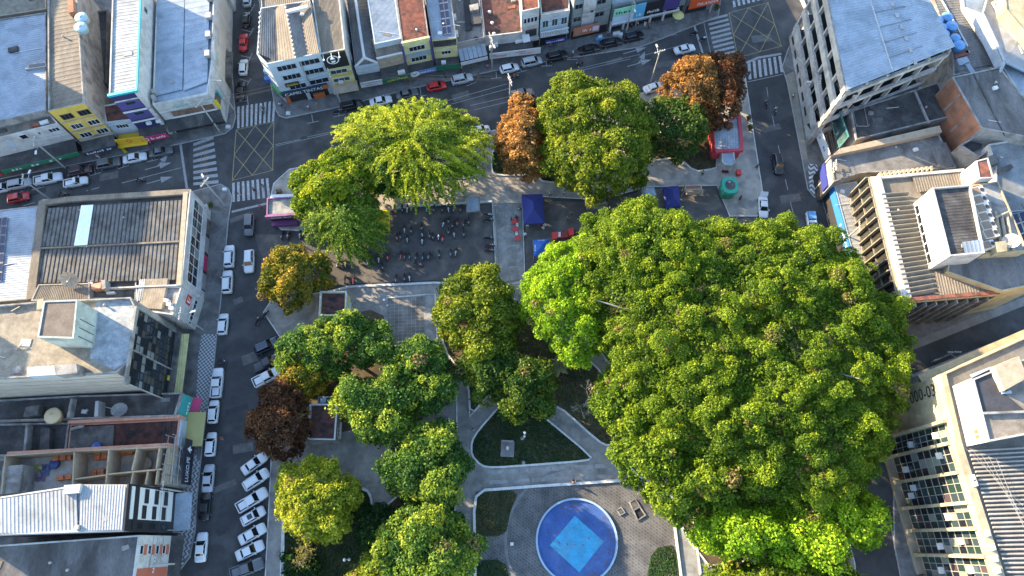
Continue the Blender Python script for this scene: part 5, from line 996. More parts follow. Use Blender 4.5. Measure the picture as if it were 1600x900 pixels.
# roofless construction
z = 8.6; zf = 5.0; th = thing("roofless_building", "roofless tan building under construction with open rooms", "building", (*cen(GL([(0, 705), (262, 700), (250, 760), (-20, 770)], z)), 0))
Q = GL([(8, 712), (118, 704), (262, 698), (252, 757), (100, 762), (4, 772)], z); part("floor_slab", MB().prism(Q, 0, zf), M("floor_screed", (.33, .31, .28), .9, var=.25, scale=1), th)
def pwall(a, b, zt, t=.22, mat=TAN): part("wall", MB().strip(GL([a, b], zt), t, zf - .01, zt), mat, th)
for a, b, zt in (((8, 712), (118, 704), z), ((118, 704.5), (262, 698), z), ((262, 698), (252, 757), z - .6), ((8, 712), (2, 772), z), ((116, 706), (113, 760), z), ((170, 703), (165, 757), z), ((214, 701), (206, 735), z), ((249, 699), (244, 732), z), ((113, 749), (166, 742), z - .2), ((168, 741), (252, 733), z - .1), ((208, 738), (204, 757), z - .2), ((231, 736), (227, 757), z - .2), ((246, 735), (243, 757), z - .2)): pwall(a, b, zt)
part("salmon_ledge", MB().strip(GL([(8, 708), (262, 694)], z), .5, zf, z - .4), SALMON, th)
pbox(th, "stair_box", [(4, 728), (36, 726), (30, 770), (0, 772)], zf, z - .4, CONC)
for k in range(10): pbox(th, "rebar_stub", [(33, 730 + k * 3.6), (39, 729.6 + k * 3.6), (39, 730.6 + k * 3.6), (33, 731 + k * 3.6)], zf, zf + 1.2, TERRAD)
def brick_stack(label, px, n=6):
    W = GL(px, zf + 1.0); c = cen(W); t_ = thing("brick_stack", label, "bricks", (*c, zf), "brick stacks in the roofless rooms"); a, b, cc, d = [Vector((*p, 0)) for p in W]
    part("pallet", MB().prism(inset(ccw(W), -.05), zf, zf + .12), TAN, t_)
    for i in range(n):
        for j in range(2):
            q = [a.lerp(b, (i + .04) / n).lerp(d.lerp(cc, (i + .04) / n), (j + .04) / 2), a.lerp(b, (i + .96) / n).lerp(d.lerp(cc, (i + .96) / n), (j + .04) / 2), a.lerp(b, (i + .96) / n).lerp(d.lerp(cc, (i + .96) / n), (j + .96) / 2), a.lerp(b, (i + .04) / n).lerp(d.lerp(cc, (i + .04) / n), (j + .96) / 2)]
            part("brick_block", MB().prism([(v.x, v.y) for v in q], zf + .12, zf + .8 + .12 * ((i * 7 + j * 3) % 3)), M("hollow_brick", (.45, .15, .06), .85, var=.3, scale=2, fine=9), t_)
brick_stack("orange brick stack along the wall of the westmost open room", [(80, 712), (110, 709), (110, 718), (80, 720)], 8); brick_stack("orange brick stack in the second open room by its upper wall", [(145, 706), (168, 704), (167, 717), (144, 719)]); brick_stack("orange brick stack in the third open room by its upper wall", [(184, 703), (208, 701), (207, 709), (183, 711)]); brick_stack("orange brick stack in the middle of the second open room", [(139, 735), (162, 732), (162, 742), (139, 744)]); brick_stack("low orange brick stack near the lower wall of the westmost room", [(86, 744), (112, 741), (112, 748), (86, 751)])
sp = thing("cable_spool", "wooden cable spool lying in the eastmost open room", "spool", (*G((229, 726), zf), zf)); part("flange", MB().lathe((*G((229, 726), zf), zf), [(1.1, 0), (1.1, .08)], 16).lathe((*G((229, 726), zf), zf + .6), [(1.1, 0), (1.1, .08)], 16), TAN, sp); part("core", MB().lathe((*G((229, 726), zf), zf), [(.45, .05), (.45, .62)], 12), TAN, sp)
tp = thing("tarpaulin_heap", "crumpled green and purple tarpaulin heap in the westmost room", "tarpaulin", (*G((62, 738), zf), zf)); rn = random.Random(4)
for k, mt in enumerate((SG("tarp_green", (.28, .32, .08)), SG("tarp_mauve", (.16, .12, .2)), SG("tarp_blue", (.08, .10, .2)))):
    m = MB(); x, y = G((58 + k * 6, 735 + (k % 2) * 8), zf); V = []; 
    for i in range(6):
        for j in range(6): V.append((x + (i - 2.5) * .35 + rn.uniform(-.15, .15), y + (j - 2.5) * .35 + rn.uniform(-.15, .15), zf + .05 + rn.uniform(0, .5) * (1 if 0 < i < 5 and 0 < j < 5 else .1)))
    part("sheet", m.add(V, [(i * 6 + j, (i + 1) * 6 + j, (i + 1) * 6 + j + 1, i * 6 + j + 1) for i in range(5) for j in range(5)]), mt, tp)
tank("blue plastic tub standing in the westmost open room", (83, 725), zf, .75, .8, M("tub_blue", (.03, .06, .2), .5, var=.1))
# scaffold with the black LUXO.PE board
WA_, WB_ = G((331, 328)), G((284, 830)); sf = thing("scaffold", "steel scaffold in front of the roofless building", "scaffold", (*G((290, 735)), 0)); wl = Wall(th, WA_, WB_); a = wl.at((290, 690))[0]; b_ = wl.at((283, 762))[0]; a, b_ = min(a, b_), max(a, b_)
for i in range(6):
    for d in (.2, 1.3): part("standard", MB().tube(wl.pt(a + (b_ - a) * i / 5, 0, d), wl.pt(a + (b_ - a) * i / 5, 9.0, d), .06, .06, 5), STEEL, sf)
for zz in (2.0, 4.0, 6.0, 8.0):
    for d in (.2, 1.3): part("ledger", MB().tube(wl.pt(a, zz, d), wl.pt(b_, zz, d), .05, .05, 5), STEEL, sf)
for i in range(5): part("brace", MB().tube(wl.pt(a + (b_ - a) * i / 5, 2 + (i % 2) * 2, 1.3), wl.pt(a + (b_ - a) * (i + 1) / 5, 4 + (i % 2) * 2, 1.3), .05, .05, 5), STEEL, sf)
wl.th = th; wl.board("dark_front", a, b_, .1, 5.0, DARKIN, .1); wf = Wall(th, wl.pt(a, 0, 1.6)[:2], wl.pt(b_, 0, 1.6)[:2]); nb_ = thing("shop_board", "black board with white lettering and an arrow before the scaffold", "sign", (*wf.pt(wf.L / 2, 0)[:2], 2.2)); wf = Wall(nb_, wl.pt(a, 0, 1.6)[:2], wl.pt(b_, 0, 1.6)[:2])
wf.n = wl.n; wf.e = wl.e; wf.A = wl.pt(a, 0, 1.7)[:2]
bd = part("board", wf.box(MB(), .2, wf.L - .1, 2.2, 5.4, -.05, .05), SG("board_navy", (.015, .018, .035)), nb_)
wf.text("LUXO.PE", (.6, 4.4, 3.4, 4.5), TXW, .07, bd); part("arrow_mark", MB().add([wf.pt(u, z, .07) for u, z in ((5.0, 3.4), (5.6, 4.6), (6.2, 3.4), (5.75, 3.6), (5.75, 3.0), (5.45, 3.0), (5.45, 3.6))], [(0, 1, 2, 3, 4, 5, 6)]), TXW, bd)
# black and white facade
z = 17.3; th, Q = bld("striped_building", "tall building with white ribbed roof and black facade of white panels", [(-90, 790), (126, 757), (200, 757), (193, 829), (-90, 838)], z, WHITEW, METAL, .3)
rsheet(th, [(-88, 793), (120, 762), (122, 829), (-88, 836)], z - .2, METAL, 34, .08, 0, zs=(17.5, 17.2, 17.2, 17.5)); rsheet(th, [(126, 758), (197, 758), (191, 828), (124, 829)], z, METAL, 16, .08, 0, zs=(17.3, 17.5, 17.5, 17.3)); pbox(th, "roof_step", [(100, 758), (126, 756), (123, 770), (99, 772)], 17, 17.9, WHITEW); pbox(th, "roof_hatch", [(116, 821), (123, 820), (122, 827), (115, 828)], 17, 17.8, STEEL)
w = Wall(th, Q[2], Q[3]); L = w.L; w.board("black_facade", -.1, L + .1, 3.4, z + .2, BLACK, .2); wc = Wall(th, Q[2], Q[3], .2)
wc.board("white_panel", L * .25, L * .97, 4.4, 16.6, TRIMW, .08)
for zz, u0, u1 in ((14.6, .02, .99), (11.9, .62, .95), (9.0, .62, .95), (6.1, .62, .95), (12.3, .27, .57), (9.4, .27, .57), (6.5, .27, .57)): wc.board("black_slot", L * u0, L * u1, zz, zz + 1.15, BLACK, .16)
for zz in (13.0, 9.4, 5.8): wc.win((L * .06, L * .17, zz, zz + 1.3), frame=BLACK)
w.board("storefront", .1, L, .1, 3.2, DARKIN, .04); w.awning("metal_awning", .1, L - .3, 3.0, 3.4, 2.6, METALB); w.board("awning_tie", .2, .3, 3.4, 5.5, STEEL, .5)
z = 12.8; th, Q = bld("orange_trim_shop", "grey roofed building with white and orange front at the bottom left", [(-90, 858), (218, 836), (208, 912), (-90, 960)], z, WHITEW, FIBRE, .25, rib=(48, .06, 1))
w = Wall(th, Q[1], Q[2]); L = w.L
for zz in (10.2, 7.9, 5.6, 3.6): w.board("orange_panel", L * .58, L * .8, zz, zz + 1.0, SG("coral", (.42, .12, .07)), .05); w.win((L * .6, L * .78, zz + 1.15, zz + 2.0))
w.board("orange_band", 0, L * .3, 3.4, 12.3, SG("coral", (.42, .12, .07)), .06); w.board("storefront", .1, L, .1, 3.0, DARKIN, .04); w.awning("awning", .1, L, 2.8, 3.2, 1.8, FIBRED)
bld("corner_roof", "grey corrugated roof in the lower left corner", [(-90, 965), (205, 916), (200, 990), (-90, 1040)], 12.2, CONC, FIBRET, .2, rib=(44, .06, 1))
# unseen blocks added beyond the left edge only to throw the long evening shadows
for k, (x, y, wx, wy, h) in enumerate(((-108, 30, 22, 20, 26), (-126, 84, 24, 22, 27), (-132, 116, 30, 28, 24), (-112, 2, 20, 18, 21))):
    th, Q = bld("shadow_block", ["plain block beyond the left edge beside the striped building", "plain block beyond the left edge beside the solar shed", "plain block beyond the upper left corner", "plain block beyond the lower left corner"][k], None, h, CONC, FIBRE, .5, world=[(x - wx / 2, y - wy / 2), (x + wx / 2, y - wy / 2), (x + wx / 2, y + wy / 2), (x - wx / 2, y + wy / 2)])
    w = Wall(th, Q[1], Q[2])
    for j in range(4): w.win((2 + j * 5, 4 + j * 5, h - 4, h - 2.6), n=2)

# ---------------------------------------------------------------- east side
CRAW = M("raw_concrete", (.38, .36, .33), .9, var=.25, scale=.6, fine=5, stain=(.27, .255, .235))
z = 17.0; P0 = GL([(1288, -40), (1324, 140), (1487, 77), (1424, -40)], z); P0i = inset(ccw(P0), 2.6); c = cen(P0)
th = thing("unfinished_block", "unfinished concrete block with open storeys under a pale blue metal roof", "building", (*c, 0))
part("core_wall", MB().prism(P0i, 0, z - .4), DARKIN, th)  # core painted near black so the open storeys look shaded
a, b_, cc, d = [(*p, zz) for p, zz in zip(inset(P0, -.1) if area(P0) > 0 else inset(P0[::-1], .0)[::-1], (z, z, z + .8, z + .8))]
mid = [tuple((Vector(a).lerp(Vector(d), .42))), tuple((Vector(b_).lerp(Vector(cc), .42)))]
part("roof", MB().corr(a, b_, mid[1], mid[0], 40, .06), METALB, th); part("roof", MB().corr(mid[0], mid[1], cc, d, 40, .06), METALB, th)
part("roof_seam", MB().tube(mid[0], mid[1], .14, .14, 5), STEEL, th); m3 = [Vector(mid[0]).lerp(Vector(d), .35) + Vector((0, 0, .05)), Vector(mid[1]).lerp(Vector(cc), .35) + Vector((0, 0, .05))]
for k in range(9): part("roof_clip", MB().box(tuple(m3[0].lerp(m3[1], k / 8) + Vector((0, 0, .1))), (.5, .9, .2)), STEEL, th)
for k in range(6): q0 = Vector(mid[0]).lerp(Vector(mid[1]), .12 + k * .15); q1 = Vector(d).lerp(Vector(cc), .12 + k * .15); part("roof_joint", MB().tube(q0 + Vector((0, 0, .06)), q0.lerp(q1, .55) + Vector((0, 0, .06)), .07, .07, 4), FIBRE, th)
for A2, B2, bays in ((P0[0], P0[1], 5), (P0[1], P0[2], 5)):
    w = Wall(th, A2, B2)
    for k, zz in enumerate((2.8, 7.0, 11.2, 15.2)):
        w.board("spandrel", -.1, w.L + .1, zz, zz + (1.6 if A2 is P0[0] else .9), CRAW, .3, -.25); w.board("floor_slab", .3, w.L - .3, zz - .1, zz + .1, DARKIN, -.3, -2.7)  # dark floor colour puts shade into the openings
    for i in range(bays + 1): w.board("column", w.L * i / bays - .22, w.L * i / bays + .22, 0, z - .3, CRAW, .05, -.6)
w = Wall(th, P0[0], P0[1]); w.board("ground_floor_wall", 0, w.L, 0, 2.7, CRAW, .1, -.3)
for i in range(6): w.board("slot", 1 + i * 3.4, 3 + i * 3.4, 1.2, 1.9, DARKIN, .14)
fe = thing("site_hoarding", "blue and green painted hoarding round the unfinished block", "hoarding", (*G((1250, 150)), .13))
pts = GL([(1254, 52), (1243, 72), (1240, 95), (1247, 125), (1256, 165), (1268, 205)]); fm = [SG("hoard_blue", (.06, .28, .48)), SG("hoard_blue", (.06, .28, .48)), SG("hoard_blue", (.06, .28, .48)), SG("hoard_green", (.02, .16, .09)), SG("hoard_green", (.02, .16, .09))]
for i in range(5):
    a, b_ = Vector(pts[i]), Vector(pts[i + 1])
    for k in range(3): part("hoarding_panel", MB().strip([tuple(a.lerp(b_, k / 3 + .01)), tuple(a.lerp(b_, (k + 1) / 3 - .01))], .12, .13, 2.9 + .05 * (k % 2)), fm[i], fe)
# scaffold tower and framed board at its corner
sc_ = thing("scaffold_tower", "slim steel scaffold tower at the unfinished block's corner", "scaffold", (*G((1300, 205)), .13)); bx, by = G((1302, 205))
for dx in (0, 2.2):
    for dy in (0, -4.2): part("standard", MB().tube((bx + dx, by + dy, .1), (bx + dx, by + dy, 8.5), .07, .07, 5), STEEL, sc_)
for k in range(4):
    for (x0, y0, x1, y1) in ((0, 0, 2.2, 0), (0, -4.2, 2.2, -4.2), (0, 0, 0, -4.2), (2.2, 0, 2.2, -4.2)): part("ledger", MB().tube((bx + x0, by + y0, 2 + 2 * k), (bx + x1, by + y1, 2 + 2 * k), .06, .06, 5), STEEL, sc_)
    part("brace", MB().tube((bx, by - 4.2 * (k % 2), 2 * k + .2), (bx + 2.2, by - 4.2 * ((k + 1) % 2), 2 * k + 2), .05, .05, 5), STEEL, sc_)
hb = thing("framed_billboard", "white billboard with teal frame beside the scaffold tower", "billboard", (*G((1288, 230)), .13)); A2, B2 = G((1283, 212)), G((1296, 250)); w = Wall(hb, A2, B2)
w.n = (-abs(w.n[0]), w.n[1] if w.n[0] < 0 else -w.n[1])
w = Wall(hb, A2, B2); w.board("frame", 0, w.L, 4.2, 8.2, SG("teal_frame", (.05, .16, .17)), .1); w.board("face", .35, w.L - .35, 4.6, 7.8, TRIMW, .14)
for u in (.3, w.L - .3): part("post", MB().tube(w.pt(u, 0), w.pt(u, 4.3), .1, .1, 6), STEEL, hb)
# old dark roofs south of it
z = 8.2; th, Q = bld("weathered_shed", "weathered black fibre roof shed below the unfinished block", [(1330, 172), (1466, 128), (1494, 180), (1338, 218)], z, CONC, FIBRED, .3, rib=(34, .06, 0))
part("roof_crack", MB().strip(GL([(1430, 142), (1452, 192)], z), .35, z - .3, z + .02), CONC, th)
z = 7.6; th, Q = bld("stained_terrace", "stained grey concrete terrace above the eastern street", [(1297, 243), (1466, 207), (1494, 262), (1345, 270), (1303, 284)], z, CONC, M("terrace_concrete", (.17, .165, .155), .9, var=.35, scale=.5, fine=6, stain=(.11, .105, .10)), .15)
part("beige_wall", MB().prism(GL([(1312, 232), (1468, 196), (1472, 206), (1300, 243)], 8.6), 0, 8.6), TAN, th); pbox(th, "roof_sheet_patch", [(1455, 230), (1478, 222), (1492, 258), (1470, 264)], 7.4, 7.8, FIBRE)
for k in range(12): pbox(th, "baluster", [(1375 + k * 7.2, 269 - k * .9), (1378 + k * 7.2, 268.6 - k * .9), (1378.5 + k * 7.2, 276 - k * .9), (1375.5 + k * 7.2, 276.4 - k * .9)], 7.4, 8.6, TAN)
w = Wall(th, Q[0], Q[4]); w.board("sign", .3, w.L - .3, 3.4, 5.6, SG("navyblue", (.03, .04, .2)), .3); w.board("storefront", 0, w.L, .2, 3, DARKIN, .05)
bs = thing("banner_board", "white shop banner with red and blue print beside the eastern street", "sign", (*G((1265, 232)), .13)); A2, B2 = G((1262, 212)), G((1280, 262)); w = Wall(th, A2, B2); w.th = bs; bd = w.board("banner", 0, w.L, 2.6, 5.0, TRIMW, .06); w.text("~7", (1.2, w.L - 1, 3.4, 4.1), SG("royal", (.10, .20, .45)), .08, bd); part("dot", disc(w, 2.0, 4.4, .25, 0, .08), TXR, bd)
for u in (.3, w.L - .3): part("post", MB().tube(w.pt(u, .1), w.pt(u, 2.7), .08, .08, 6), STEEL, bs)
# canopy with blue edge
z = 5.2; th, Q = bld("blue_edge_canopy", "flat pale grey canopy roof with blue fascia along the street", [(1303, 289), (1339, 283), (1386, 470), (1352, 470)], z, BLUEG, M("canopy_sheet", (.30, .31, .31), .7, var=.15, stain=(.25, .25, .245)), .1, rib=(26, .04, 1))
w = Wall(th, Q[0], Q[3]); b = w.board("fascia", 0, w.L, 3.2, 5.2, SG("canopy_blue", (.03, .16, .42)), .15); w.text("~12", (w.L - 15, w.L - 5, 3.8, 4.6), TXW, .17, b); w.board("storefront", 0, w.L, .2, 3.1, DARKIN, .05)
# louvred building with penthouse
z = 12.2; th, Q = bld("louvred_building", "building with framed dark glass front and rows of roof louvres", [(1360, 276), (1506, 264), (1562, 460), (1408, 473)], z, CREAM, FIBRET, .3)
part("parapet_broad", MB().strip(GL([(1368, 277), (1417, 471)], z), 1.6, z - .3, z + .25), WHITEW, th); part("parapet_ledge", MB().strip(GL([(1362, 279), (1506, 266)], z), .5, z - .3, z + .2), WHITEW, th); part("parapet_ledge", MB().strip(GL([(1412, 469), (1560, 457)], z), .6, z - .3, z + .3), TERRA, th)
rsheet(th, [(1425, 275), (1506, 268), (1514, 294), (1432, 300)], z, FIBRET, 20, .06, 0); rsheet(th, [(1460, 425), (1548, 404), (1560, 455), (1468, 462)], z, FIBRET, 22, .06, 0)
LVR = M("louvre_slat", (.20, .18, .14), .8, var=.2); L0 = [Vector((*G(p, z), z)) for p in ((1376, 303), (1418, 300), (1460, 458), (1416, 466))]
part("louvre_bed", MB().add([tuple(v - Vector((0, 0, .25))) for v in L0], [(0, 1, 2, 3)]), DARKIN, th)
for k in range(22):
    t = (k + .5) / 22; p, q = L0[0].lerp(L0[3], t), L0[1].lerp(L0[2], t); part("louvre", MB().hexa([p + Vector((0, -.32, -.22)), q + Vector((0, -.32, -.22)), q + Vector((0, -.2, -.22)), p + Vector((0, -.2, -.22))], [p + Vector((0, .2, .38)), q + Vector((0, .2, .38)), q + Vector((0, .33, .38)), p + Vector((0, .33, .38))]), LVR, th)
w = Wall(th, Q[0], Q[3]); rnd = random.Random(21); nb = 12
for i in range(nb):
    for j in range(2):
        part("pane", w.box(MB(), w.L * i / nb + .08, w.L * (i + 1) / nb - .08, 5.3 + j * 3.3, 8.5 + j * 3.3, -.02, .05), M("smoked_glass", (.035, .034, .028), .15, var=0) if rnd.random() < .8 else M("glass_tan", (.10, .09, .065), .3, var=0), th)
for i in range(nb + 1): part("mullion", w.box(MB(), w.L * i / nb - .09, w.L * i / nb + .09, 5.2, 12.0, -.02, .75), LVR, th)
for zz in (5.2, 8.5, 11.9): part("transom", w.box(MB(), 0, w.L, zz - .08, zz + .08, -.02, .3), LVR, th)
wsn = Wall(th, Q[3], Q[2])
for i in range(9): part("wall_fin", wsn.box(MB(), .8 + i * 1.7, 1.0 + i * 1.7, .2, 11.6, -.02, .7), CONC, th)
part("dark_front", wsn.box(MB(), .3, wsn.L - .3, .2, 11.4, -.02, .08), DARKIN, th)
zp = 17.6; th, Q = bld("white_penthouse", "bright white penthouse wall above the louvred roof", [(1457, 293), (1517, 288), (1539, 395), (1484, 400)], zp, WHITEW, FIBRED, .5, z0=11.8, rib=(22, .05, 1))
w = Wall(th, Q[0], Q[3])
for i in range(6): w.win((.8 + i * 1.75, 2.3 + i * 1.75, 12.3, 13.2), n=1)
rsheet(th, [(1503, 378), (1536, 374), (1539, 394), (1508, 397)], 17.5, METALB, 5, .04); part("roof_sheet_patch", MB().prism(GL([(1504, 380), (1516, 378), (1517, 384), (1505, 386)], 17.5), 17.1, 17.3), METALB, th)
ACM = M("ac_housing", (.62, .55, .44), .6, var=.06); ACF = M("ac_fins", (.22, .15, .10), .6, var=.2); FAN = M("ac_fan", (.03, .03, .03), .5, var=0)
def ac(label, p, z, rz, s=1.0, group="air conditioners beside the penthouse"):
    x, y = G(p, z + 1); t_ = thing("air_conditioner", label, "air conditioner", (x, y, z), group, rz); part("housing", MB().box((0, 0, .75 * s), (2.3 * s, 1.5 * s, 1.4 * s)), ACM, t_); part("fin_panel", MB().box((-.35 * s, 0, 1.46 * s), (1.35 * s, 1.25 * s, .05)), ACF, t_)
    g = part("fan_guard", MB().lathe((.72 * s, 0, 1.45 * s), [(.42 * s, 0), (.42 * s, .06)], 14), STEEL, t_); part("fan", MB().lathe((.72 * s, 0, 1.5 * s), [(.34 * s, 0), (.34 * s, .03)], 12), FAN, g)
    part("foot", MB().box((-.8 * s, 0, .03), (.15, 1.4 * s, .1)), STEEL, t_); part("foot", MB().box((.8 * s, 0, .03), (.15, 1.4 * s, .1)), STEEL, t_)
for k, nm in enumerate(("topmost rooftop air conditioner in the row beside the penthouse", "second rooftop air conditioner from the top beside the penthouse", "third rooftop air conditioner from the top beside the penthouse", "fourth rooftop air conditioner from the top beside the penthouse", "fifth rooftop air conditioner from the top beside the penthouse", "lowest air conditioner of the six in a row beside the penthouse")): ac(nm, (1525 + k * 4.2, 300 + k * 13.2), 15.2, R(14))
ac("separate pale air conditioner at the end of the rooftop row", (1543, 383), 15.2, R(14), .9)
th, Q = bld("plant_deck", "rooftop service deck with pipes beside the penthouse", [(1517, 289), (1560, 283), (1606, 392), (1540, 396)], 15.4, CREAM, CONC, .25, z0=11.8)
for k in range(3): part("pipe", MB().tube((*G((1556 + k * 9, 330 + k * 4), 15.6), 15.5), (*G((1566 + k * 9, 390), 15.6), 15.5), .25, .25, 7), TAN, th)
part("cross_pipe", MB().tube((*G((1555, 340), 15.8), 15.8), (*G((1578, 330), 15.8), 15.8), .18, .18, 6), TAN, th); pbox(th, "cabinet", [(1556, 378), (1572, 376), (1574, 392), (1559, 394)], 15, 16.8, CREAM)
dish("pale satellite dish on the service deck beside the penthouse", (1580, 376), 15.3, 1.25, R(170), R(60), M("dish_cream", (.5, .45, .36), .6, var=.1))
solar("dark solar panels at the right edge below the grey flat roof", [(1571, 338), (1625, 322), (1650, 385), (1594, 402)], 3, 4, 11, .1)
th, Q = bld("beige_side_block", "beige block with red pipe below the penthouse deck", [(1484, 401), (1606, 394), (1640, 440), (1566, 455), (1480, 425)], 13.4, CREAM, FIBRE, .2, z0=0)
# right hand back roofs
th, Q = bld("brick_wall_house", "grey fibre roof house with an orange brick side wall", [(1488, 120), (1562, 104), (1660, 225), (1534, 200)], 13.4, CONC, FIBRE, .2, rib=(40, .06, 0))
w = Wall(th, Q[0], Q[3])
w.board("brick_facing", .1, w.L - .1, 5, 13.2, BRICKM, .03)
for k in (.32, .68): w.board("concrete_tie", w.L * k - .15, w.L * k + .15, 7, 13, CONC, .05)
part("ridge", MB().strip(GL([(1520, 113), (1570, 212)], 13.3), .15, 13.2, 13.36), FIBRED, th)
th, Q = bld("old_fibre_roof", "old brown fibre roof behind the blue water tanks", [(1446, -40), (1505, -40), (1560, 104), (1490, 118), (1487, 77)], 11.8, CONC, FIBRE, .15); rsheet(th, [(1452, -38), (1503, -38), (1556, 100), (1492, 112)], 11.75, FIBRE, 38, .06, 1); part("white_pipe", MB().tube((*G((1466, -10), 12), 12), (*G((1512, 72), 12), 12), .14, .14, 6), TRIMW, th)
for k, (p, r, nm) in enumerate((((1482, 24), 1.05, "blue water tank at the top of the tank group"), ((1468, 29), .9, "blue water tank touching the metal roof at the group's upper left"), ((1489, 38), 1.1, "largest blue water tank in the middle of the group"), ((1474, 40), .9, "blue water tank behind the largest one"), ((1478, 50), .85, "blue water tank half hidden by the metal roof edge"), ((1495, 57), .9, "blue water tank above the lowest one"), ((1501, 68), 1.05, "lowest blue water tank of the group"))): tank(nm, p, 11.9, r, 1.6, TANKB, "blue water tanks behind the unfinished block")
for k, (q, mt) in enumerate(([[(1492, 84), (1512, 78), (1515, 84), (1494, 90)], TERRA], [[(1495, 92), (1511, 88), (1516, 98), (1499, 102)], METALB], [[(1508, 99), (1514, 97), (1528, 118), (1521, 121)], METALB])): pbox(th, "roof_patch", q, 11.5, 12.1, mt)
z = 12.6; th, Q = bld("blue_hip_roof", "large pale blue metal hip roof in the upper right corner", [(1500, -40), (1660, -40), (1660, 190), (1596, 150), (1506, 12)], z, WHITEW, METALB, .1)
ra, rb_ = (*G((1536, 22), 14.2), 14.2), (*G((1570, 96), 14.2), 14.2); part("hip_ridge", MB().tube(ra, rb_, .3, .3, 6), METALB, th); part("hip_ridge", MB().tube(rb_, (*G((1560, 118), 12.7), 12.7), .28, .28, 6), METALB, th); part("hip_ridge", MB().tube(rb_, (*G((1640, 130), 12.7), 12.7), .28, .28, 6), METALB, th); part("hip_ridge", MB().tube(ra, (*G((1548, -20), 12.7), 12.7), .28, .28, 6), METALB, th)
zz = 12.65; part("roof_slope", MB().add([(*G((1506, 10), zz), zz), (*G((1560, 118), zz), zz), rb_, ra], [(0, 1, 2, 3)]), METALB, th); part("roof_slope", MB().add([ra, rb_, (*G((1650, 135), zz), zz), (*G((1650, -30), zz), zz), (*G((1548, -30), zz), zz)], [(0, 1, 2, 3, 4)]), METAL, th)
part("white_pipe", MB().tube((*G((1558, -5), 15), 13.6), (*G((1606, 76), 15), 13.6), .22, .22, 7), TRIMW, th)
th, Q = bld("sunlit_corner_roof", "sunlit cream roof curve in the extreme upper right corner", [(1566, -40), (1680, -40), (1680, 70), (1615, 65), (1572, 14)], 16, CREAM, CREAM, .15)
th, Q = bld("broken_house", "roofless crumbling house with dark holes near the right edge", [(1500, 226), (1572, 186), (1590, 206), (1530, 246)], 10.5, CONC, CONC, 1.4)
for q in ([(1505, 224), (1532, 214), (1534, 230), (1512, 240)], [(1540, 212), (1548, 208), (1552, 214), (1543, 218)], [(1556, 200), (1566, 196), (1570, 202), (1560, 207)]): pbox(th, "dark_opening", q, 8, 9.4, FIBRED)
th, Q = bld("grey_flat_roof", "broad grey flat roof at the right edge above solar panels", [(1556, 262), (1545, 225), (1660, 205), (1680, 330), (1580, 345), (1556, 300)], 11.2, WHITEW, M("flat_roof_grey", (.17, .185, .19), .85, var=.3, scale=.5, stain=(.12, .13, .135)), .35)
for q in ([(1562, 262), (1580, 256), (1584, 262), (1566, 268)], [(1540, 246), (1556, 240), (1562, 254), (1546, 258)]): pbox(th, "roof_box", q, 10.8, 12, CONCD)
th, Q = bld("white_lift_tower", "small white tower with red speckled tile top beside the louvred roof", [(1525, 251), (1544, 246), (1553, 278), (1530, 279)], 16.5, WHITEW, TERRA, .1, z0=11)
bld("gap_roof", "dark narrow roof in the gap between terrace and crumbling house", [(1470, 200), (1500, 215), (1530, 250), (1505, 262), (1494, 262)], 5, CONC, CONCD, .2)
# lane between the blocks
struct("lane_footway", MB().prism(GL([(1410, 540), (1640, 448), (1640, 462), (1406, 555)]), .0, .145), M("lane_pavement", (.20, .19, .18), .9, var=.25)); struct("lane_kerb", MB().strip(GL([(1424, 588), (1640, 502)]), .5, 0, .2), KERBG)
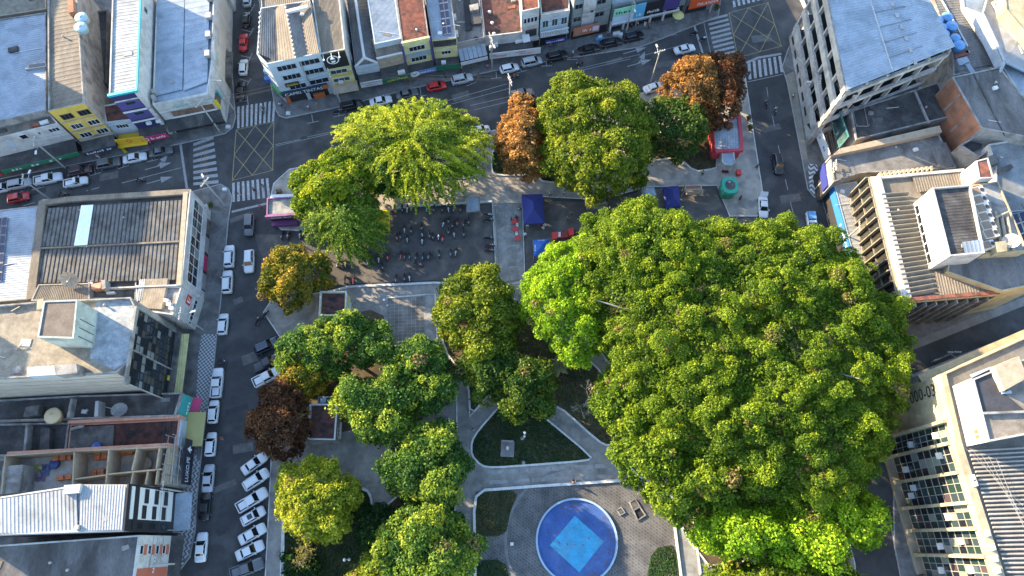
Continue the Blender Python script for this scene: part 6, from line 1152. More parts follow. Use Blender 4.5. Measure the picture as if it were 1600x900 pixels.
# cream building with fins
C0, C1 = G((1395, 715)), G((1440, 900)); z = 18.4
th, Q = bld("cream_office", "cream office block with a numbered wall and projecting fins", [(1473, 584), (1497, 690), (1566, 905), (1585, 960), (1720, 960), (1720, 474)], z, CREAM, M("roof_office", (.13, .12, .105), .9, var=.3), .35)
w = Wall(th, G((1473, 584), z), G((1497, 690), z)); w2 = Wall(th, G((1497, 690), z), G((1566, 905), z))
r0 = w.at((1489, 656))[0]; w.text("000-03", (r0 - 6.6, r0 - 5.0, 7.8, 13.6), BLACK, .06, up=True) if False else None
t0 = w.at((1460, 611)); t1 = w.at((1424, 622)); w.text("000-03", (t1[0] - .9, t1[0] + .9, min(t0[1], t1[1]) - .3, max(t0[1], t1[1]) + .3), BLACK, .08, up=True)
rnd = random.Random(31)
MULL = M("mullion_grey", (.30, .285, .24), .7, var=.1)
def bay(wl, u0, u1, first):
    f = MB(); ncol, nrow = 3, 9
    wn_ = part("window", MB().prism([wl.pt(u0, 0, .05)[:2], wl.pt(u1, 0, .05)[:2], wl.pt(u1, 0, -.02)[:2], wl.pt(u0, 0, -.02)[:2]], 1.2, z - 1.9), DARKIN, th)
    for i in range(ncol):
        for j in range(nrow):
            a, b = u0 + (u1 - u0) * i / ncol, u0 + (u1 - u0) * (i + 1) / ncol; c, d = 1.2 + (z - 3.1) * j / nrow, 1.2 + (z - 3.1) * (j + 1) / nrow; k = rnd.random()
            part("pane", wl.box(MB(), a + .05, b - .05, c + .05, d - .05, .05, .08), BLIND if k < .05 else (GLSG if k < .26 else (M("curtain_mauve", (.05, .03, .04), .7, var=.1) if k < .30 else (M("curtain_pale", (.15, .17, .14), .7, var=.1) if k < .36 else (GLSB if k < .62 else GLS)))), wn_)
    for i in range(ncol + 1): part("mullion", wl.box(MB(), u0 + (u1 - u0) * i / ncol - .04, u0 + (u1 - u0) * i / ncol + .04, 1.2, z - 1.9, .02, .16), MULL, wn_)
    for j in range(nrow + 1): part("transom", wl.box(MB(), u0, u1, 1.2 + (z - 3.1) * j / nrow - .04, 1.2 + (z - 3.1) * j / nrow + .04, .02, .14), MULL, wn_)
    for _ in range(2):
        u = rnd.uniform(u0 + .3, u1 - 1.2); zz = rnd.uniform(3, z - 4); part("wall_unit", wl.box(MB(), u, u + .9, zz, zz + .6, .05, .7), TRIMW, wn_)
edges = [w.at((1489, 656))[0]] ; fins = [(w, edges[0])]
bay(w, edges[0] + .2, w.L - .1, 0)
us = [0.0] + [w2.at(p)[0] for p in ((1512, 736), (1524, 784), (1537, 825), (1550, 869), (1563, 912))]
fins += [(w2, u) for u in us]
for i in range(5): bay(w2, us[i] + .2, us[i + 1] - .2, i)
for wl, u in fins: part("fin", wl.box(MB(), u - .22, u + .22, .5, z - 1.0, -.02, .85), CREAM, th); part("fin_foot", wl.box(MB(), u - .3, u + .3, .1, 1.6, -.02, 1.0), CREAM, th)
part("roof_beam", w2.box(MB(), 0, w2.L, z - 1.5, z + .02, -.5, .6), CREAM, th); part("roof_beam", w.box(MB(), 0, w.L, z - 1.2, z + .02, -.5, .25), CREAM, th)
part("plinth", w2.box(MB(), -.5, w2.L, .13, .8, -.02, 1.1), M("plinth_tan", (.30, .24, .17), .9, var=.2), th)
part("north_ledge", MB().strip(GL([(1440, 596), (1640, 510)], 10), 2.2, 9.4, 10), CREAM, th)
ribs(th, "roof_rib", (1512, 702), (1575, 905), (1720, 905), (1720, 690), 30, .32, .3, M("roof_rib_pale", (.30, .28, .25), .8, var=.2), z - .3)
for k, p in enumerate(((1518, 742), (1521, 750), (1541, 828), (1549, 850), (1553, 868), (1557, 886))): pbox(th, "roof_unit", [p, (p[0] + 5, p[1] - 1), (p[0] + 8, p[1] + 9), (p[0] + 3, p[1] + 10)], z - .3, z + .6, TRIMW)
for k in range(5): part("roof_cable", MB().path([(*G((1510 + k * 12, 700 + k * 4), z + .6), z + .4), (*G((1600 + k * 6, 790 + k * 22), z + .6), z + .4)], .025, 3), STEEL, th)
tp_, Q2 = bld("roof_pavilion", "white walled rooftop pavilion with dark sunken court", [(1520, 592), (1567, 572), (1640, 548), (1640, 672), (1545, 690)], z + 4.4, WHITEW, M("pavilion_roof", (.22, .19, .155), .9, var=.3, scale=.7, stain=(.15, .13, .11)), .3, z0=z - .4)
part("court", MB().prism(GL([(1519, 587), (1547, 575), (1567, 612), (1600, 640), (1600, 644), (1534, 645)], z + 4.2), z + 3.9, z + 4.16), M("court_floor", (.035, .037, .045), .8, var=.3), tp_); part("court_edge", MB().strip(GL([(1519, 587), (1547, 575), (1568, 614), (1580, 612)], z + 4.3), .45, z + 4, z + 4.35), BLUEG, tp_)
part("court_wall", MB().strip(GL([(1534, 646), (1640, 642)], z + 4.3), .3, z + 4, z + 4.6), CONC, tp_); pbox(tp_, "roof_mound", [(1554, 572), (1592, 556), (1606, 590), (1570, 610)], z + 4, z + 5.2, TAN)
w = Wall(tp_, Q2[0], Q2[4])
for u in (.78, .86): w.board("window", w.L * u, w.L * u + .5, z + 2.0, z + 2.8, M("shutter_brown", (.2, .12, .05), .7, var=.1), .04)
bld("back_ribbed_roof", "dark ribbed roof behind the cream building's lane side", [(1545, 580), (1640, 535), (1660, 560), (1570, 600)], 15, CREAM, FIBRED, .2, z0=0, rib=(20, .2, 0))
# ================================================================ VEHICLES
PW = paint("white", (.60, .61, .62)); PK = paint("black", (.012, .012, .014)); PS = paint("silver", (.36, .38, .40)); PG = paint("grey", (.09, .095, .10)); PR = paint("red", (.45, .02, .02)); PM = paint("maroon", (.045, .016, .016)); PN = paint("navy", (.02, .03, .05))
TYRE = M("tyre_rubber", (.018, .018, .018), .85, var=0); RIM = M("wheel_rim", (.32, .32, .33), .4, var=0, metal=.5); CGL = glass("car_glass", (.010, .012, .014), .06); LAMP = M("headlamp", (.6, .62, .62), .2, var=0); TAIL = M("tail_lamp", (.30, .012, .012), .3, var=0); BED = M("truck_bed", (.035, .035, .038), .7, var=.2); PLATE = M("number_plate", (.5, .5, .5), .6, var=0)
def loft(stations, ring):
    """closed rings joined along the length; ring(station) -> points"""
    m = MB(); V = []; F = []; k = None
    for s in stations: r = ring(s); k = len(r); V += r
    for i in range(len(stations) - 1): F += [(i * k + j, i * k + (j + 1) % k, (i + 1) * k + (j + 1) % k, (i + 1) * k + j) for j in range(k)]
    F += [tuple(range(k))[::-1], tuple(range((len(stations) - 1) * k, len(stations) * k))]; return m.add(V, F)
def quad_on(a, b, c, d, ins, off):
    """a pane set into a face, a little proud of it"""
    a, b, c, d = map(Vector, (a, b, c, d)); n = (b - a).cross(d - a).normalized() * off; f = lambda u, v: a.lerp(b, u).lerp(d.lerp(c, u), v) + n
    return MB().quad(f(ins[0], ins[2]), f(1 - ins[1], ins[2]), f(1 - ins[1], 1 - ins[3]), f(ins[0], 1 - ins[3]))
def make_car(kind):
    L, W, Hh, belt, hood, cab = dict(hatch=(3.95, 1.72, 1.50, .92, .86, (.95, -1.75, .62, .30)), sedan=(4.45, 1.76, 1.46, .92, .86, (.95, -1.45, .70, .55)), suv=(4.45, 1.84, 1.68, 1.02, .98, (1.00, -2.02, .58, .30)), van=(4.3, 1.8, 1.75, 1.0, .95, (1.25, -2.0, .7, .2)), pickup=(5.2, 1.88, 1.72, 1.05, 1.02, (1.05, -.95, .6, .18)), smallpickup=(4.4, 1.72, 1.55, .95, .92, (.85, -.35, .55, .15)))[kind]
    h = L / 2; w = W / 2; root = link("car", None); pick = kind.endswith("pickup"); rear = belt if (pick or kind == "sedan") else belt + .05
    st = [(-h, .80, .45, rear - .18), (-h + .10, .91, .30, rear - .04), (-h + .45, .98, .22, rear), (-h + 1.2, 1, .22, rear), (-.1, 1, .22, belt), (h - 1.55, 1, .22, belt - .01), (h - .8, .985, .22, hood), (h - .35, .93, .24, hood - .07), (h - .08, .80, .32, hood - .2), (h, .66, .42, hood - .30)]
    def ring(s):
        x, k, zb, zt = s; y = w * k; return [(x, -y * .94, zb), (x, -y, zb + .16), (x, -y, zt - .16), (x, -y * .93, zt - .02), (x, -y * .55, zt + .025), (x, y * .55, zt + .025), (x, y * .93, zt - .02), (x, y, zt - .16), (x, y, zb + .16), (x, y * .94, zb)][::-1]
    part("body", loft(st, ring), PW, root, True)
    x1, x0, rf, rr = cab; lo = [(x1, -w * .90), (x1, w * .90), (x0, w * .88), (x0, -w * .88)]; hi = [(x1 - rf, -w * .70), (x1 - rf, w * .70), (x0 + rr, w * .68), (x0 + rr, -w * .68)]
    A = [(x, y, belt - .03) for x, y in lo]; B = [(x, y, Hh - .05) for x, y in hi]; cx = (x1 - rf + x0 + rr) / 2
    T = [(cx + (x - cx) * .86, y * .86, Hh) for x, y in hi]
    m = MB(); m.add(A + B + T, [(0, 1, 5, 4), (1, 2, 6, 5), (2, 3, 7, 6), (3, 0, 4, 7), (4, 5, 9, 8), (5, 6, 10, 9), (6, 7, 11, 10), (7, 4, 8, 11), (8, 9, 10, 11)]); part("cabin", m, PW, root)
    part("windshield", quad_on(A[0], A[1], B[1], B[0], (.05, .05, .06, .04), .012), CGL, root); part("rear_window", quad_on(A[2], A[3], B[3], B[2], (.08, .08, .25, .08), .012), CGL, root)
    for a, b in ((1, 2), (3, 0)):
        for u0, u1 in ((.06, .50), (.53, .93)):
            if pick and kind == "smallpickup" and u0 > .3: continue
            i = (u0, 1 - u1) if a == 1 else (1 - u1, u0); part("side_window", quad_on(A[a], A[b], B[b], B[a], (*i, .28, .08), .012), CGL, root)
    if pick:
        part("cargo_bed", MB().box(((-h + .18 + x0 - .12) / 2, 0, rear - .01), (x0 - .12 + h - .18, W * .80, .06)), BED, root)
        for s in (-1, 1): part("bed_rail", MB().box(((-h + .1 + x0) / 2, s * w * .88, rear + .06), (x0 + h - .1, .12, .14)), PW, root)
        part("tailgate", MB().box((-h + .1, 0, rear + .04), (.1, W * .84, .16)), PW, root)
    if kind in ("suv", "van"):
        for s in (-1, 1): part("roof_rail", MB().tube((x1 - rf - .2, s * w * .62, Hh + .03), (x0 + rr + .2, s * w * .62, Hh + .03), .025, .025, 5), RIM, root)
    r = .31 if kind in ("hatch", "sedan") else .36
    for x in (h - .82, -h + .80):
        for s in (-1, 1):
            wh = part("wheel", MB().tube((x, s * (w - .2), r), (x, s * (w + .015), r), r, r, 14), TYRE, root); part("rim", MB().tube((x, s * (w + .01), r), (x, s * (w + .025), r), r * .62, r * .62, 10), RIM, wh)
    for s in (-1, 1):
        part("headlight", MB().add([(h - .02, s * w * .40, hood - .30), (h - .10, s * w * .78, hood - .26), (h - .34, s * w * .93, hood - .13), (h - .20, s * w * .52, hood - .135)], [(0, 1, 2, 3) if s > 0 else (3, 2, 1, 0)]), LAMP, root)
        part("tail_light", MB().box((-h + .05, s * w * .74, rear - .16), (.08, .26, .16)), TAIL, root); part("mirror", MB().box((x1 - .18, s * (w + .06), belt + .06), (.14, .2, .14)), PW, root)
    part("number_plate", MB().box((-h - .005, 0, .55), (.02, .42, .13)), PLATE, root)
    return root
PROTO = {}
def car(kind, paint_, label, p, ang, group="cars parked along the streets", cat=None, z=.0):
    """ang: world heading in degrees"""
    if kind not in PROTO: PROTO[kind] = make_car(kind); PROTO[kind]["used"] = 0
    src = PROTO[kind]; f = recolour(PW, paint_) if paint_ != PW else None
    if src["used"] == 0 and f is None: o = src; src["used"] = 1
    else: o = dup(src, None, f)
    if "used" in o.keys() and o is not src: del o["used"]
    x, y = G(p, .8); o.location = (x, y, z); o.rotation_euler = (0, 0, R(ang)); o.name = "pickup_truck" if "pickup" in kind else ("van" if kind == "van" else "car")
    tag(o, label, cat or ("pickup truck" if "pickup" in kind else ("van" if kind == "van" else "car")), group); return o
def angle(p, q): a, b = G(p), G(q); return math.degrees(math.atan2(b[1] - a[1], b[0] - a[0]))
AVW = angle((0, 290), (280, 232)); AVE = angle((500, 178), (1000, 66)); WS = angle((320, 760), (352, 420)); NS = angle((376, 150), (385, 20)); ES = angle((1216, 250), (1200, 160))
PA = "cars parked on the north kerb"; 
for k, pt, lab, p, a, g in (
    ("hatch", PW, "white hatchback cut by the left edge on the avenue", (3, 293), AVW, PA), ("suv", PS, "silver wagon behind the cut white hatchback on the avenue", (30, 287), AVW, PA), ("pickup", PW, "white double cab pickup parked below the white upper storey", (75, 279), AVW, PA),
    ("suv", PM, "very dark maroon car beside the white single cab pickup", (125, 266), AVW, PA), ("smallpickup", PW, "white single cab pickup driving beside the dark maroon car", (118, 284), AVW, "traffic"), ("suv", PG, "dark grey wagon parked ahead of the maroon car", (169, 255), AVW, PA),
    ("sedan", PW, "white sedan parked nearest the western crosswalk but one", (210, 246), AVW, PA), ("sedan", PG, "dark grey sedan parked next to the western crosswalk", (251, 236), AVW, PA), ("hatch", PR, "bright red hatchback driving at the left edge", (28, 308), AVW, "traffic"),
    ("hatch", PS, "silver car cut by the top edge in the north street", (386, -2), NS, PA), ("hatch", PK, "black hatchback at the top of the north street", (384, 29), NS, PA), ("sedan", PR, "red sedan parked in the north street", (380, 65), NS, PA), ("hatch", PW, "white hatchback parked in the north street", (380, 104), NS, PA), ("sedan", PK, "black sedan parked nearest the north crosswalk", (376, 141), NS, PA),
    ("suv", PK, "black car parked at the foot of the leaning pole by the paint shop", (549, 164), AVE, PA), ("sedan", PW, "white sedan parked above the feathery tree", (595, 157), AVE, PA), ("sedan", PG, "dark grey sedan parked between white sedan and red hatchback", (636, 146), AVE, PA), ("hatch", PR, "red hatchback parked on the avenue's north kerb", (682, 134), AVE, PA), ("suv", PS, "silver sport utility car next to the red hatchback", (722, 123), AVE, PA),
    ("hatch", PW, "white hatchback parked below the long white banner", (796, 106), AVE, PA), ("van", PS, "silver people carrier beside the black sport utility car", (831, 96), AVE, PA), ("suv", PK, "black sport utility car beside the silver people carrier", (870, 87), AVE, PA), ("sedan", PK, "black sedan parked below the orange billboard", (920, 76), AVE, PA), ("suv", PK, "black car third from the eastern crosswalk", (955, 66), AVE, PA), ("suv", PK, "black boxy car parked last before the empty bay", (990, 57), AVE, PA),
    ("sedan", PW, "white sedan driving towards the eastern crosswalk", (1070, 76), AVE, "traffic"), ("sedan", PW, "white sedan parked between green and copper trees", (1022, 136), AVE + 4, "cars on the plaza kerb"), ("pickup", PG, "dark pickup with loaded bed beside the orange tree", (815, 146), AVE, "traffic"), ("hatch", PW, "white car half hidden by the feathery tree's right edge", (750, 203), AVE, "cars on the plaza kerb"), ("hatch", PW, "white car glimpsed under the large round tree", (855, 176), AVE, "cars on the plaza kerb"), ("hatch", PW, "white car peeking out above the copper tree", (1082, 97), AVE, "traffic"),
    ("suv", PK, "black sport utility car driving down the eastern street", (1216, 256), ES + 180, "traffic"), ("sedan", PW, "white sedan with raised boot lid at the giant tree's edge", (1193, 323), ES + 180 - 6, "traffic"), ("smallpickup", PW, "white pickup carrying blue load beside the blue edged canopy", (1269, 348), ES + 180, "traffic"),
    ("suv", PW, "white sport utility car topmost in the western kerb row", (358, 400), WS + 3, "cars on the west kerb"), ("suv", PW, "white sport utility car second in the western kerb row", (355, 440), WS + 3, "cars on the west kerb"), ("hatch", PW, "white hatchback beside the white emblem wing", (348, 506), WS, "cars on the west kerb"), ("pickup", PW, "white pickup with dark bed beside the checkered pavement", (339, 598), WS, "cars on the west kerb"), ("hatch", PW, "white hatchback below the dark bed pickup", (333, 643), WS, "cars on the west kerb"), ("hatch", PW, "white hatchback beside the olive cloth awning", (329, 694), WS, "cars on the west kerb"), ("sedan", PS, "silver sedan beside the black arrow board", (325, 747), WS, "cars on the west kerb"), ("sedan", PK, "black sedan beside the metal awning of the striped building", (320, 790), WS, "cars on the west kerb"), ("sedan", PW, "white sedan lowest on the zigzag pavement kerb", (314, 855), WS, "cars on the west kerb"),
    ("suv", PG, "dark grey car driving south past the pink kiosk", (389, 351), WS + 180, "traffic"), ("suv", PW, "white sport utility car driving south past the parked row", (389, 408), WS + 183, "traffic"),
    ("suv", PN, "dark car uppermost of the three under the tufted tree", (416, 540), 28, "angled cars"), ("pickup", PK, "black pickup between dark car and white pickup under trees", (418, 566), 26, "angled cars"), ("pickup", PW, "white pickup half under the reddish brown tree", (418, 588), 30, "angled cars"),
    ("sedan", PW, "uppermost white car in the angled row", (397, 724), 38, "angled cars"), ("suv", PW, "second white car in the angled row", (400, 749), 36, "angled cars"), ("pickup", PW, "white pickup with dark bed in the angled row", (394, 781), 33, "angled cars"), ("hatch", PW, "white car with dark sunroof in the angled row", (395, 806), 31, "angled cars"), ("sedan", PW, "white car second from the bottom of the angled row", (394, 834), 30, "angled cars"), ("sedan", PW, "lowest white car in the angled row", (390, 860), 26, "angled cars"), ("pickup", PG, "dark grey pickup cut by the bottom edge in the angled row", (386, 888), 20, "angled cars")):
    c_ = car(k, pt, lab, p, a, g)
    if "sunroof" in lab: part("sunroof", MB().box((-.3, 0, 1.505), (.8, .8, .02)), CGL, c_)
    if "raised boot" in lab: part("boot_lid", MB().hexa([(-2.0, -.75, 1.15), (-2.0, .75, 1.15), (-2.65, .7, 1.75), (-2.65, -.7, 1.75)], [(-2.0, -.75, 1.2), (-2.0, .75, 1.2), (-2.65, .7, 1.8), (-2.65, -.7, 1.8)]), PW, c_)
    if "blue load" in lab: part("load", MB().box((-1.25, 0, 1.25), (1.5, 1.3, .6)), TANKB, c_)
    if "loaded bed" in lab: part("load", MB().box((-1.7, 0, 1.3), (1.4, 1.2, .5)).box((-1.9, .2, 1.6), (.6, .5, .4)), CONC, c_)
for o in PROTO.values():
    if "used" in o.keys():
        if o["used"] == 0 and "label" not in o.keys():
            for ch in list(o.children):
                for g in list(ch.children): bpy.data.objects.remove(g)
                bpy.data.objects.remove(ch)
            bpy.data.objects.remove(o); continue
        del o["used"]
# ---------------------------------------------------------------- motorcycles
def make_moto():
    r = link("motorcycle", None)
    for x, nm in ((.62, "front_wheel"), (-.62, "rear_wheel")):
        w = part(nm, MB().tube((x, -.06, .3), (x, .06, .3), .30, .30, 12), TYRE, r); part("rim", MB().tube((x, -.065, .3), (x, .065, .3), .18, .18, 8), RIM, w)
    part("frame", loft([(-.75, .07, .55, .62), (-.4, .13, .40, .74), (0, .15, .30, .80), (.3, .14, .45, .86), (.5, .08, .60, .82)], lambda s: [(s[0], -s[1], s[2]), (s[0], -s[1] * .8, s[3]), (s[0], s[1] * .8, s[3]), (s[0], s[1], s[2])][::-1]), PK, r)
    part("tank", loft([(-.05, .11, .76, .88), (.12, .17, .74, .98), (.34, .15, .74, .98), (.46, .06, .76, .90)], lambda s: [(s[0], -s[1], s[2]), (s[0], -s[1] * .7, s[3]), (s[0], s[1] * .7, s[3]), (s[0], s[1], s[2])][::-1]), PR, r)
    part("seat", loft([(-.78, .09, .76, .84), (-.5, .15, .74, .84), (-.2, .15, .74, .83), (0, .10, .76, .84)], lambda s: [(s[0], -s[1], s[2]), (s[0], -s[1] * .8, s[3]), (s[0], s[1] * .8, s[3]), (s[0], s[1], s[2])][::-1]), TYRE, r)
    part("fork", MB().tube((.62, -.08, .3), (.42, -.08, 1.0), .025, .025, 5).tube((.62, .08, .3), (.42, .08, 1.0), .025, .025, 5), RIM, r)
    part("handlebar", MB().tube((.40, -.36, 1.06), (.40, .36, 1.06), .02, .02, 5), STEEL, r); part("headlight", MB().tube((.50, 0, .92), (.60, 0, .90), .10, .09, 8), LAMP, r); part("fender", MB().box((.62, 0, .64), (.42, .12, .04)), PR, r); part("exhaust", MB().tube((-.7, -.16, .36), (.0, -.15, .30), .05, .04, 6), RIM, r)
    for s in (-1, 1): part("mirror", MB().tube((.40, s * .28, 1.06), (.36, s * .34, 1.22), .012, .012, 4).box((.35, s * .36, 1.24), (.03, .14, .08)), PK, r)
    part("tail_light", MB().box((-.82, 0, .74), (.06, .14, .08)), TAIL, r); return r
MOTO = make_moto(); MUSED = [0]; MP = [PK, PK, PK, PG, PS, PW, PN, PK, PR, PS]
def moto(label, p, ang, k, group, paint_=None):
    pt = paint_ or MP[k % len(MP)]
    if MUSED[0] == 0: o = MOTO; MUSED[0] = 1
    else: o = dup(MOTO, None, recolour(PR, pt) if pt != PR else None)
    x, y = G(p, .6); o.location = (x, y, .006); o.rotation_euler = (0, 0, R(ang)); tag(o, label, "motorcycle", group); return o
ORD = ["first", "second", "third", "fourth", "fifth", "sixth", "seventh", "eighth", "ninth", "tenth", "eleventh", "twelfth"]
def Z1(x, y): return (560 + x / 5.625, 290 + y / 5.625)
rows = [("motorcycle from the west in the row along the white wall", [Z1(x, 200) for x in (315, 385, 430, 505, 600, 665, 735, 790, 840, 900)], -90),
    ("motorcycle from the west in the upper front of the dense cluster", [Z1(x, y) for x, y in ((750, 330), (795, 300), (835, 340), (870, 320), (930, 330), (970, 310))], -98),
    ("motorcycle from the west at the lower edge of the dense cluster", [Z1(x, y) for x, y in ((790, 395), (840, 420), (925, 415))], -84),
    ("motorcycle from the west in the loose middle group", [Z1(x, y) for x, y in ((340, 450), (368, 440), (405, 380), (430, 465), (465, 388), (555, 360), (560, 425), (562, 478), (625, 430), (655, 442), (705, 440), (740, 462))], -88),
    ("motorcycle from the west in the long lower row", [Z1(x, y) for x, y in ((375, 610), (410, 615), (450, 615), (508, 620), (568, 620), (620, 615), (710, 595), (810, 590), (858, 580))], -92),
    ("motorcycle from the west in the short row beside the drooping tree", [Z1(x, y) for x, y in ((30, 655), (80, 655), (130, 650), (180, 640))], -88),
    ("motorcycle from the top parked sideways along the slab walkway", [Z1(x, y) for x, y in ((1140, 255), (1145, 300), (1145, 460), (1155, 525), (1155, 570))], 4),
    ("motorcycle from the west near the yard's lower kerb", [Z1(x, y) for x, y in ((330, 815), (405, 805), (450, 800))], -95),
    ("motorcycle from the west below the pink kiosk", [(441, 367), (450, 367), (469, 366), (477, 366)], -90),
    ("motorcycle from the west between amber tree and yard kerb", [(528, 410), (540, 411), (539, 436), (552, 437)], -95)]
n = 0; rg = random.Random(12)
for lab, pts, a in rows:
    for i, p in enumerate(pts): moto(ORD[i] + " " + lab, p, a + rg.uniform(-9, 9), rg.randrange(10), "motorcycles in the plaza yard"); n += 1
SOLO = [("red motorcycle standing alone left of the long lower row", Z1(260, 620), -90, PR), ("lone dark motorcycle below the short row", Z1(212, 705), -80, PK), ("red motorcycle parked below the long lower row", Z1(525, 690), -20, PR), ("motorcycle parked by the western street kerb corner", (402, 501), 70, PK), ("motorcycle on the pavement corner beside the western street", (414, 491), 60, PK), ("motorcycle parked sideways at the western kerb above the pickup", (347, 565), 5, PK), ("parked motorcycle beside the silver people carrier", (895, 84), 80, PS), ("motorcycle parked by the black car near the paint shop", (527, 174), 20, PK), ("motorcycle waiting first at the eastern stop line", (1085, 51), AVE, PK), ("pale motorcycle waiting second at the eastern stop line", (1099, 60), AVE, PW), ("motorcycle waiting lowest at the eastern stop line", (1092, 84), AVE, PK)]
for i, (lab, p, a, pt) in enumerate(SOLO): moto(lab, p, a, i, "single motorcycles", pt)
# ================================================================ PEOPLE
SKIN = M("skin", (.30, .17, .11), .6, var=0); HAIR = M("hair", (.02, .015, .012), .7, var=0)
CLO = {n: M("cloth_" + n, c, .9, var=.1) for n, c in dict(white=(.6, .6, .58), black=(.02, .02, .022), red=(.42, .03, .03), blue=(.05, .10, .28), navy=(.02, .03, .08), grey=(.18, .18, .18), pink=(.5, .18, .26), green=(.25, .5, .05), yellow=(.5, .4, .06), jeans=(.07, .10, .17), khaki=(.25, .2, .13), orange=(.5, .16, .03)).items()}
def skin_mesh(name, joints, edges, mat, sub=1):
    me = bpy.data.meshes.new(name); me.from_pydata([j[:3] for j in joints], edges, []); o = bpy.data.objects.new("tmp", me); COL.objects.link(o)
    s = o.modifiers.new("s", 'SKIN'); s.use_smooth_shade = True; q = o.modifiers.new("q", 'SUBSURF'); q.levels = sub
    for v, j in zip(me.skin_vertices[0].data, joints): v.radius = (j[3], j[4] if len(j) > 4 else j[3])
    me.skin_vertices[0].data[0].use_root = True
    bpy.context.view_layer.update(); ev = bpy.data.meshes.new_from_object(o.evaluated_get(bpy.context.evaluated_depsgraph_get())); bpy.data.objects.remove(o); ev.name = name; ev.materials.clear(); ev.materials.append(mat); return ev
def pose(kind):
    z = 0.0 if kind != "sit" else -.42
    if kind == "sit": kn = [(.42, .12, .50), (.42, -.12, .50)]; an = [(.40, .14, .08), (.40, -.14, .08)]; hip = .50; hd = [(.30, .30, .72), (.30, -.30, .72)]
    elif kind == "ride": kn = [(.32, .20, .62), (.32, -.20, .62)]; an = [(.10, .20, .22), (.10, -.20, .22)]; hip = .86; hd = [(.45, .30, 1.06), (.45, -.30, 1.06)]
    elif kind == "walk": kn = [(.16, .10, .47), (-.06, -.10, .47)]; an = [(.26, .11, .07), (-.32, -.11, .14)]; hip = .90; hd = [(-.16, .30, .82), (.22, -.28, .86)]
    else: kn = [(.02, .11, .47), (.03, -.10, .47)]; an = [(.0, .13, .07), (.02, -.12, .07)]; hip = .90; hd = [(.08, .29, .82), (.14, -.26, .84)]
    t = hip - .90; lean = .12 if kind == "ride" else .02
    sh = [(lean, .19, 1.42 + t), (lean, -.19, 1.42 + t)]; el = [((s[0] + h[0]) / 2 - .05, (s[1] + h[1]) / 2 * 1.12, (s[2] + h[2]) / 2 - (.02 if kind != "ride" else .06)) for s, h in zip(sh, hd)]
    return dict(hip=(0, 0, hip), chest=(lean * .7, 0, 1.28 + t), neck=(lean, 0, 1.48 + t), head=(lean + .03, 0, 1.60 + t), top=(lean + .03, 0, 1.72 + t), kn=kn, an=an, sh=sh, el=el, hd=hd)
def body_set(kind):
    p = pose(kind); J = []; E_ = []
    def add(c, r, par=None, r2=None): J.append((*c, r, r2 or r)); (E_.append((par, len(J) - 1)) if par is not None else None); return len(J) - 1
    hip = add(p["hip"], .14, None, .17); ch = add(p["chest"], .13, hip, .18); nk = add(p["neck"], .055, ch); hd = add(p["head"], .095, nk, .085); add(p["top"], .06, hd)
    for i in (0, 1):
        s = add(p["sh"][i], .06, ch); e = add(p["el"][i], .042, s); h_ = add(p["hd"][i], .03, e)
        d = Vector(p["hd"][i]) - Vector(p["el"][i]); d.normalize()
        for f in (-.03, 0, .03): add(tuple(Vector(p["hd"][i]) + d * .13 + Vector((f, f * .3, 0))), .011, h_)
        add(tuple(Vector(p["hd"][i]) + d * .05 + Vector((.06, 0, 0))), .012, h_)
        lg = add((p["hip"][0], p["kn"][i][1] * .9, p["hip"][2] - .06), .085, hip); k = add(p["kn"][i], .06, lg); a = add(p["an"][i], .042, k); add((p["an"][i][0] + .15, p["an"][i][1], p["an"][i][2] - .03), .035, a)
    me = skin_mesh("body", J, E_, SKIN)
    sh = [(*p["hip"], .155, .185), (*p["chest"], .145, .195), (p["neck"][0], 0, p["neck"][2] - .06, .08, .08)]; se = [(0, 1), (1, 2)]
    for i in (0, 1): b = len(sh); sh += [(*p["sh"][i], .075, .075), (*p["el"][i], .058, .058)]; se += [(1, b), (b, b + 1)]
    tr = [(p["hip"][0], 0, p["hip"][2] - .02, .16, .19)]; te = []
    for i in (0, 1): b = len(tr); tr += [(p["hip"][0], p["kn"][i][1] * .9, p["hip"][2] - .08, .10, .10), (*p["kn"][i], .075, .075), (p["an"][i][0], p["an"][i][1], p["an"][i][2] + .05, .058, .058)]; te += [(0, b), (b, b + 1), (b + 1, b + 2)]
    hc = p["head"]; hm = MB().lathe((hc[0] - .015, hc[1], hc[2]), [(.10, -.05), (.118, .03), (.105, .10), (.06, .15), (.01, .165)], 10)
    return me, skin_mesh("shirt", sh, se, CLO["white"]), skin_mesh("trousers", tr, te, CLO["jeans"]), hm.mesh("hair", HAIR, smooth=True)
BODIES = {k: body_set(k) for k in ("stand", "walk", "sit", "ride")}
def person(label, p, kind, ang, shirt, trousers="jeans", z=.14, off=0.0, head=None, group="people about the plaza"):
    b, s, t, h = BODIES[kind]; x, y = G(p, z + (.9 if kind in ("stand", "walk") else .6)); o = link("person", b); o.location = (x, y, z); o.rotation_euler = (0, 0, R(ang)); tag(o, label, "person", group)
    for nm, me, c in (("shirt", s, shirt), ("trousers", t, trousers)):
        k = (me.name, c)
        if k not in _swap: q = me.copy(); q.materials.clear(); q.materials.append(CLO[c]); _swap[k] = q
        link(nm, _swap[k], o)
    if head:
        k = ("hm", head)
        if k not in _swap: _swap[k] = MB().lathe((.03 + (.12 if kind == "ride" else .02), 0, 1.6 + (pose(kind)["head"][2] - 1.6)), [(.11, -.08), (.145, 0), (.135, .09), (.08, .16), (.01, .18)], 12).mesh("helmet", paint("helmet_" + head, CLO[head].diffuse_color[:3] if False else dict(black=(.02, .02, .02), red=(.4, .03, .03), white=(.6, .6, .6))[head]), smooth=True)
        link("helmet", _swap[k], o)
    else: link("hair", h, o)
    return o
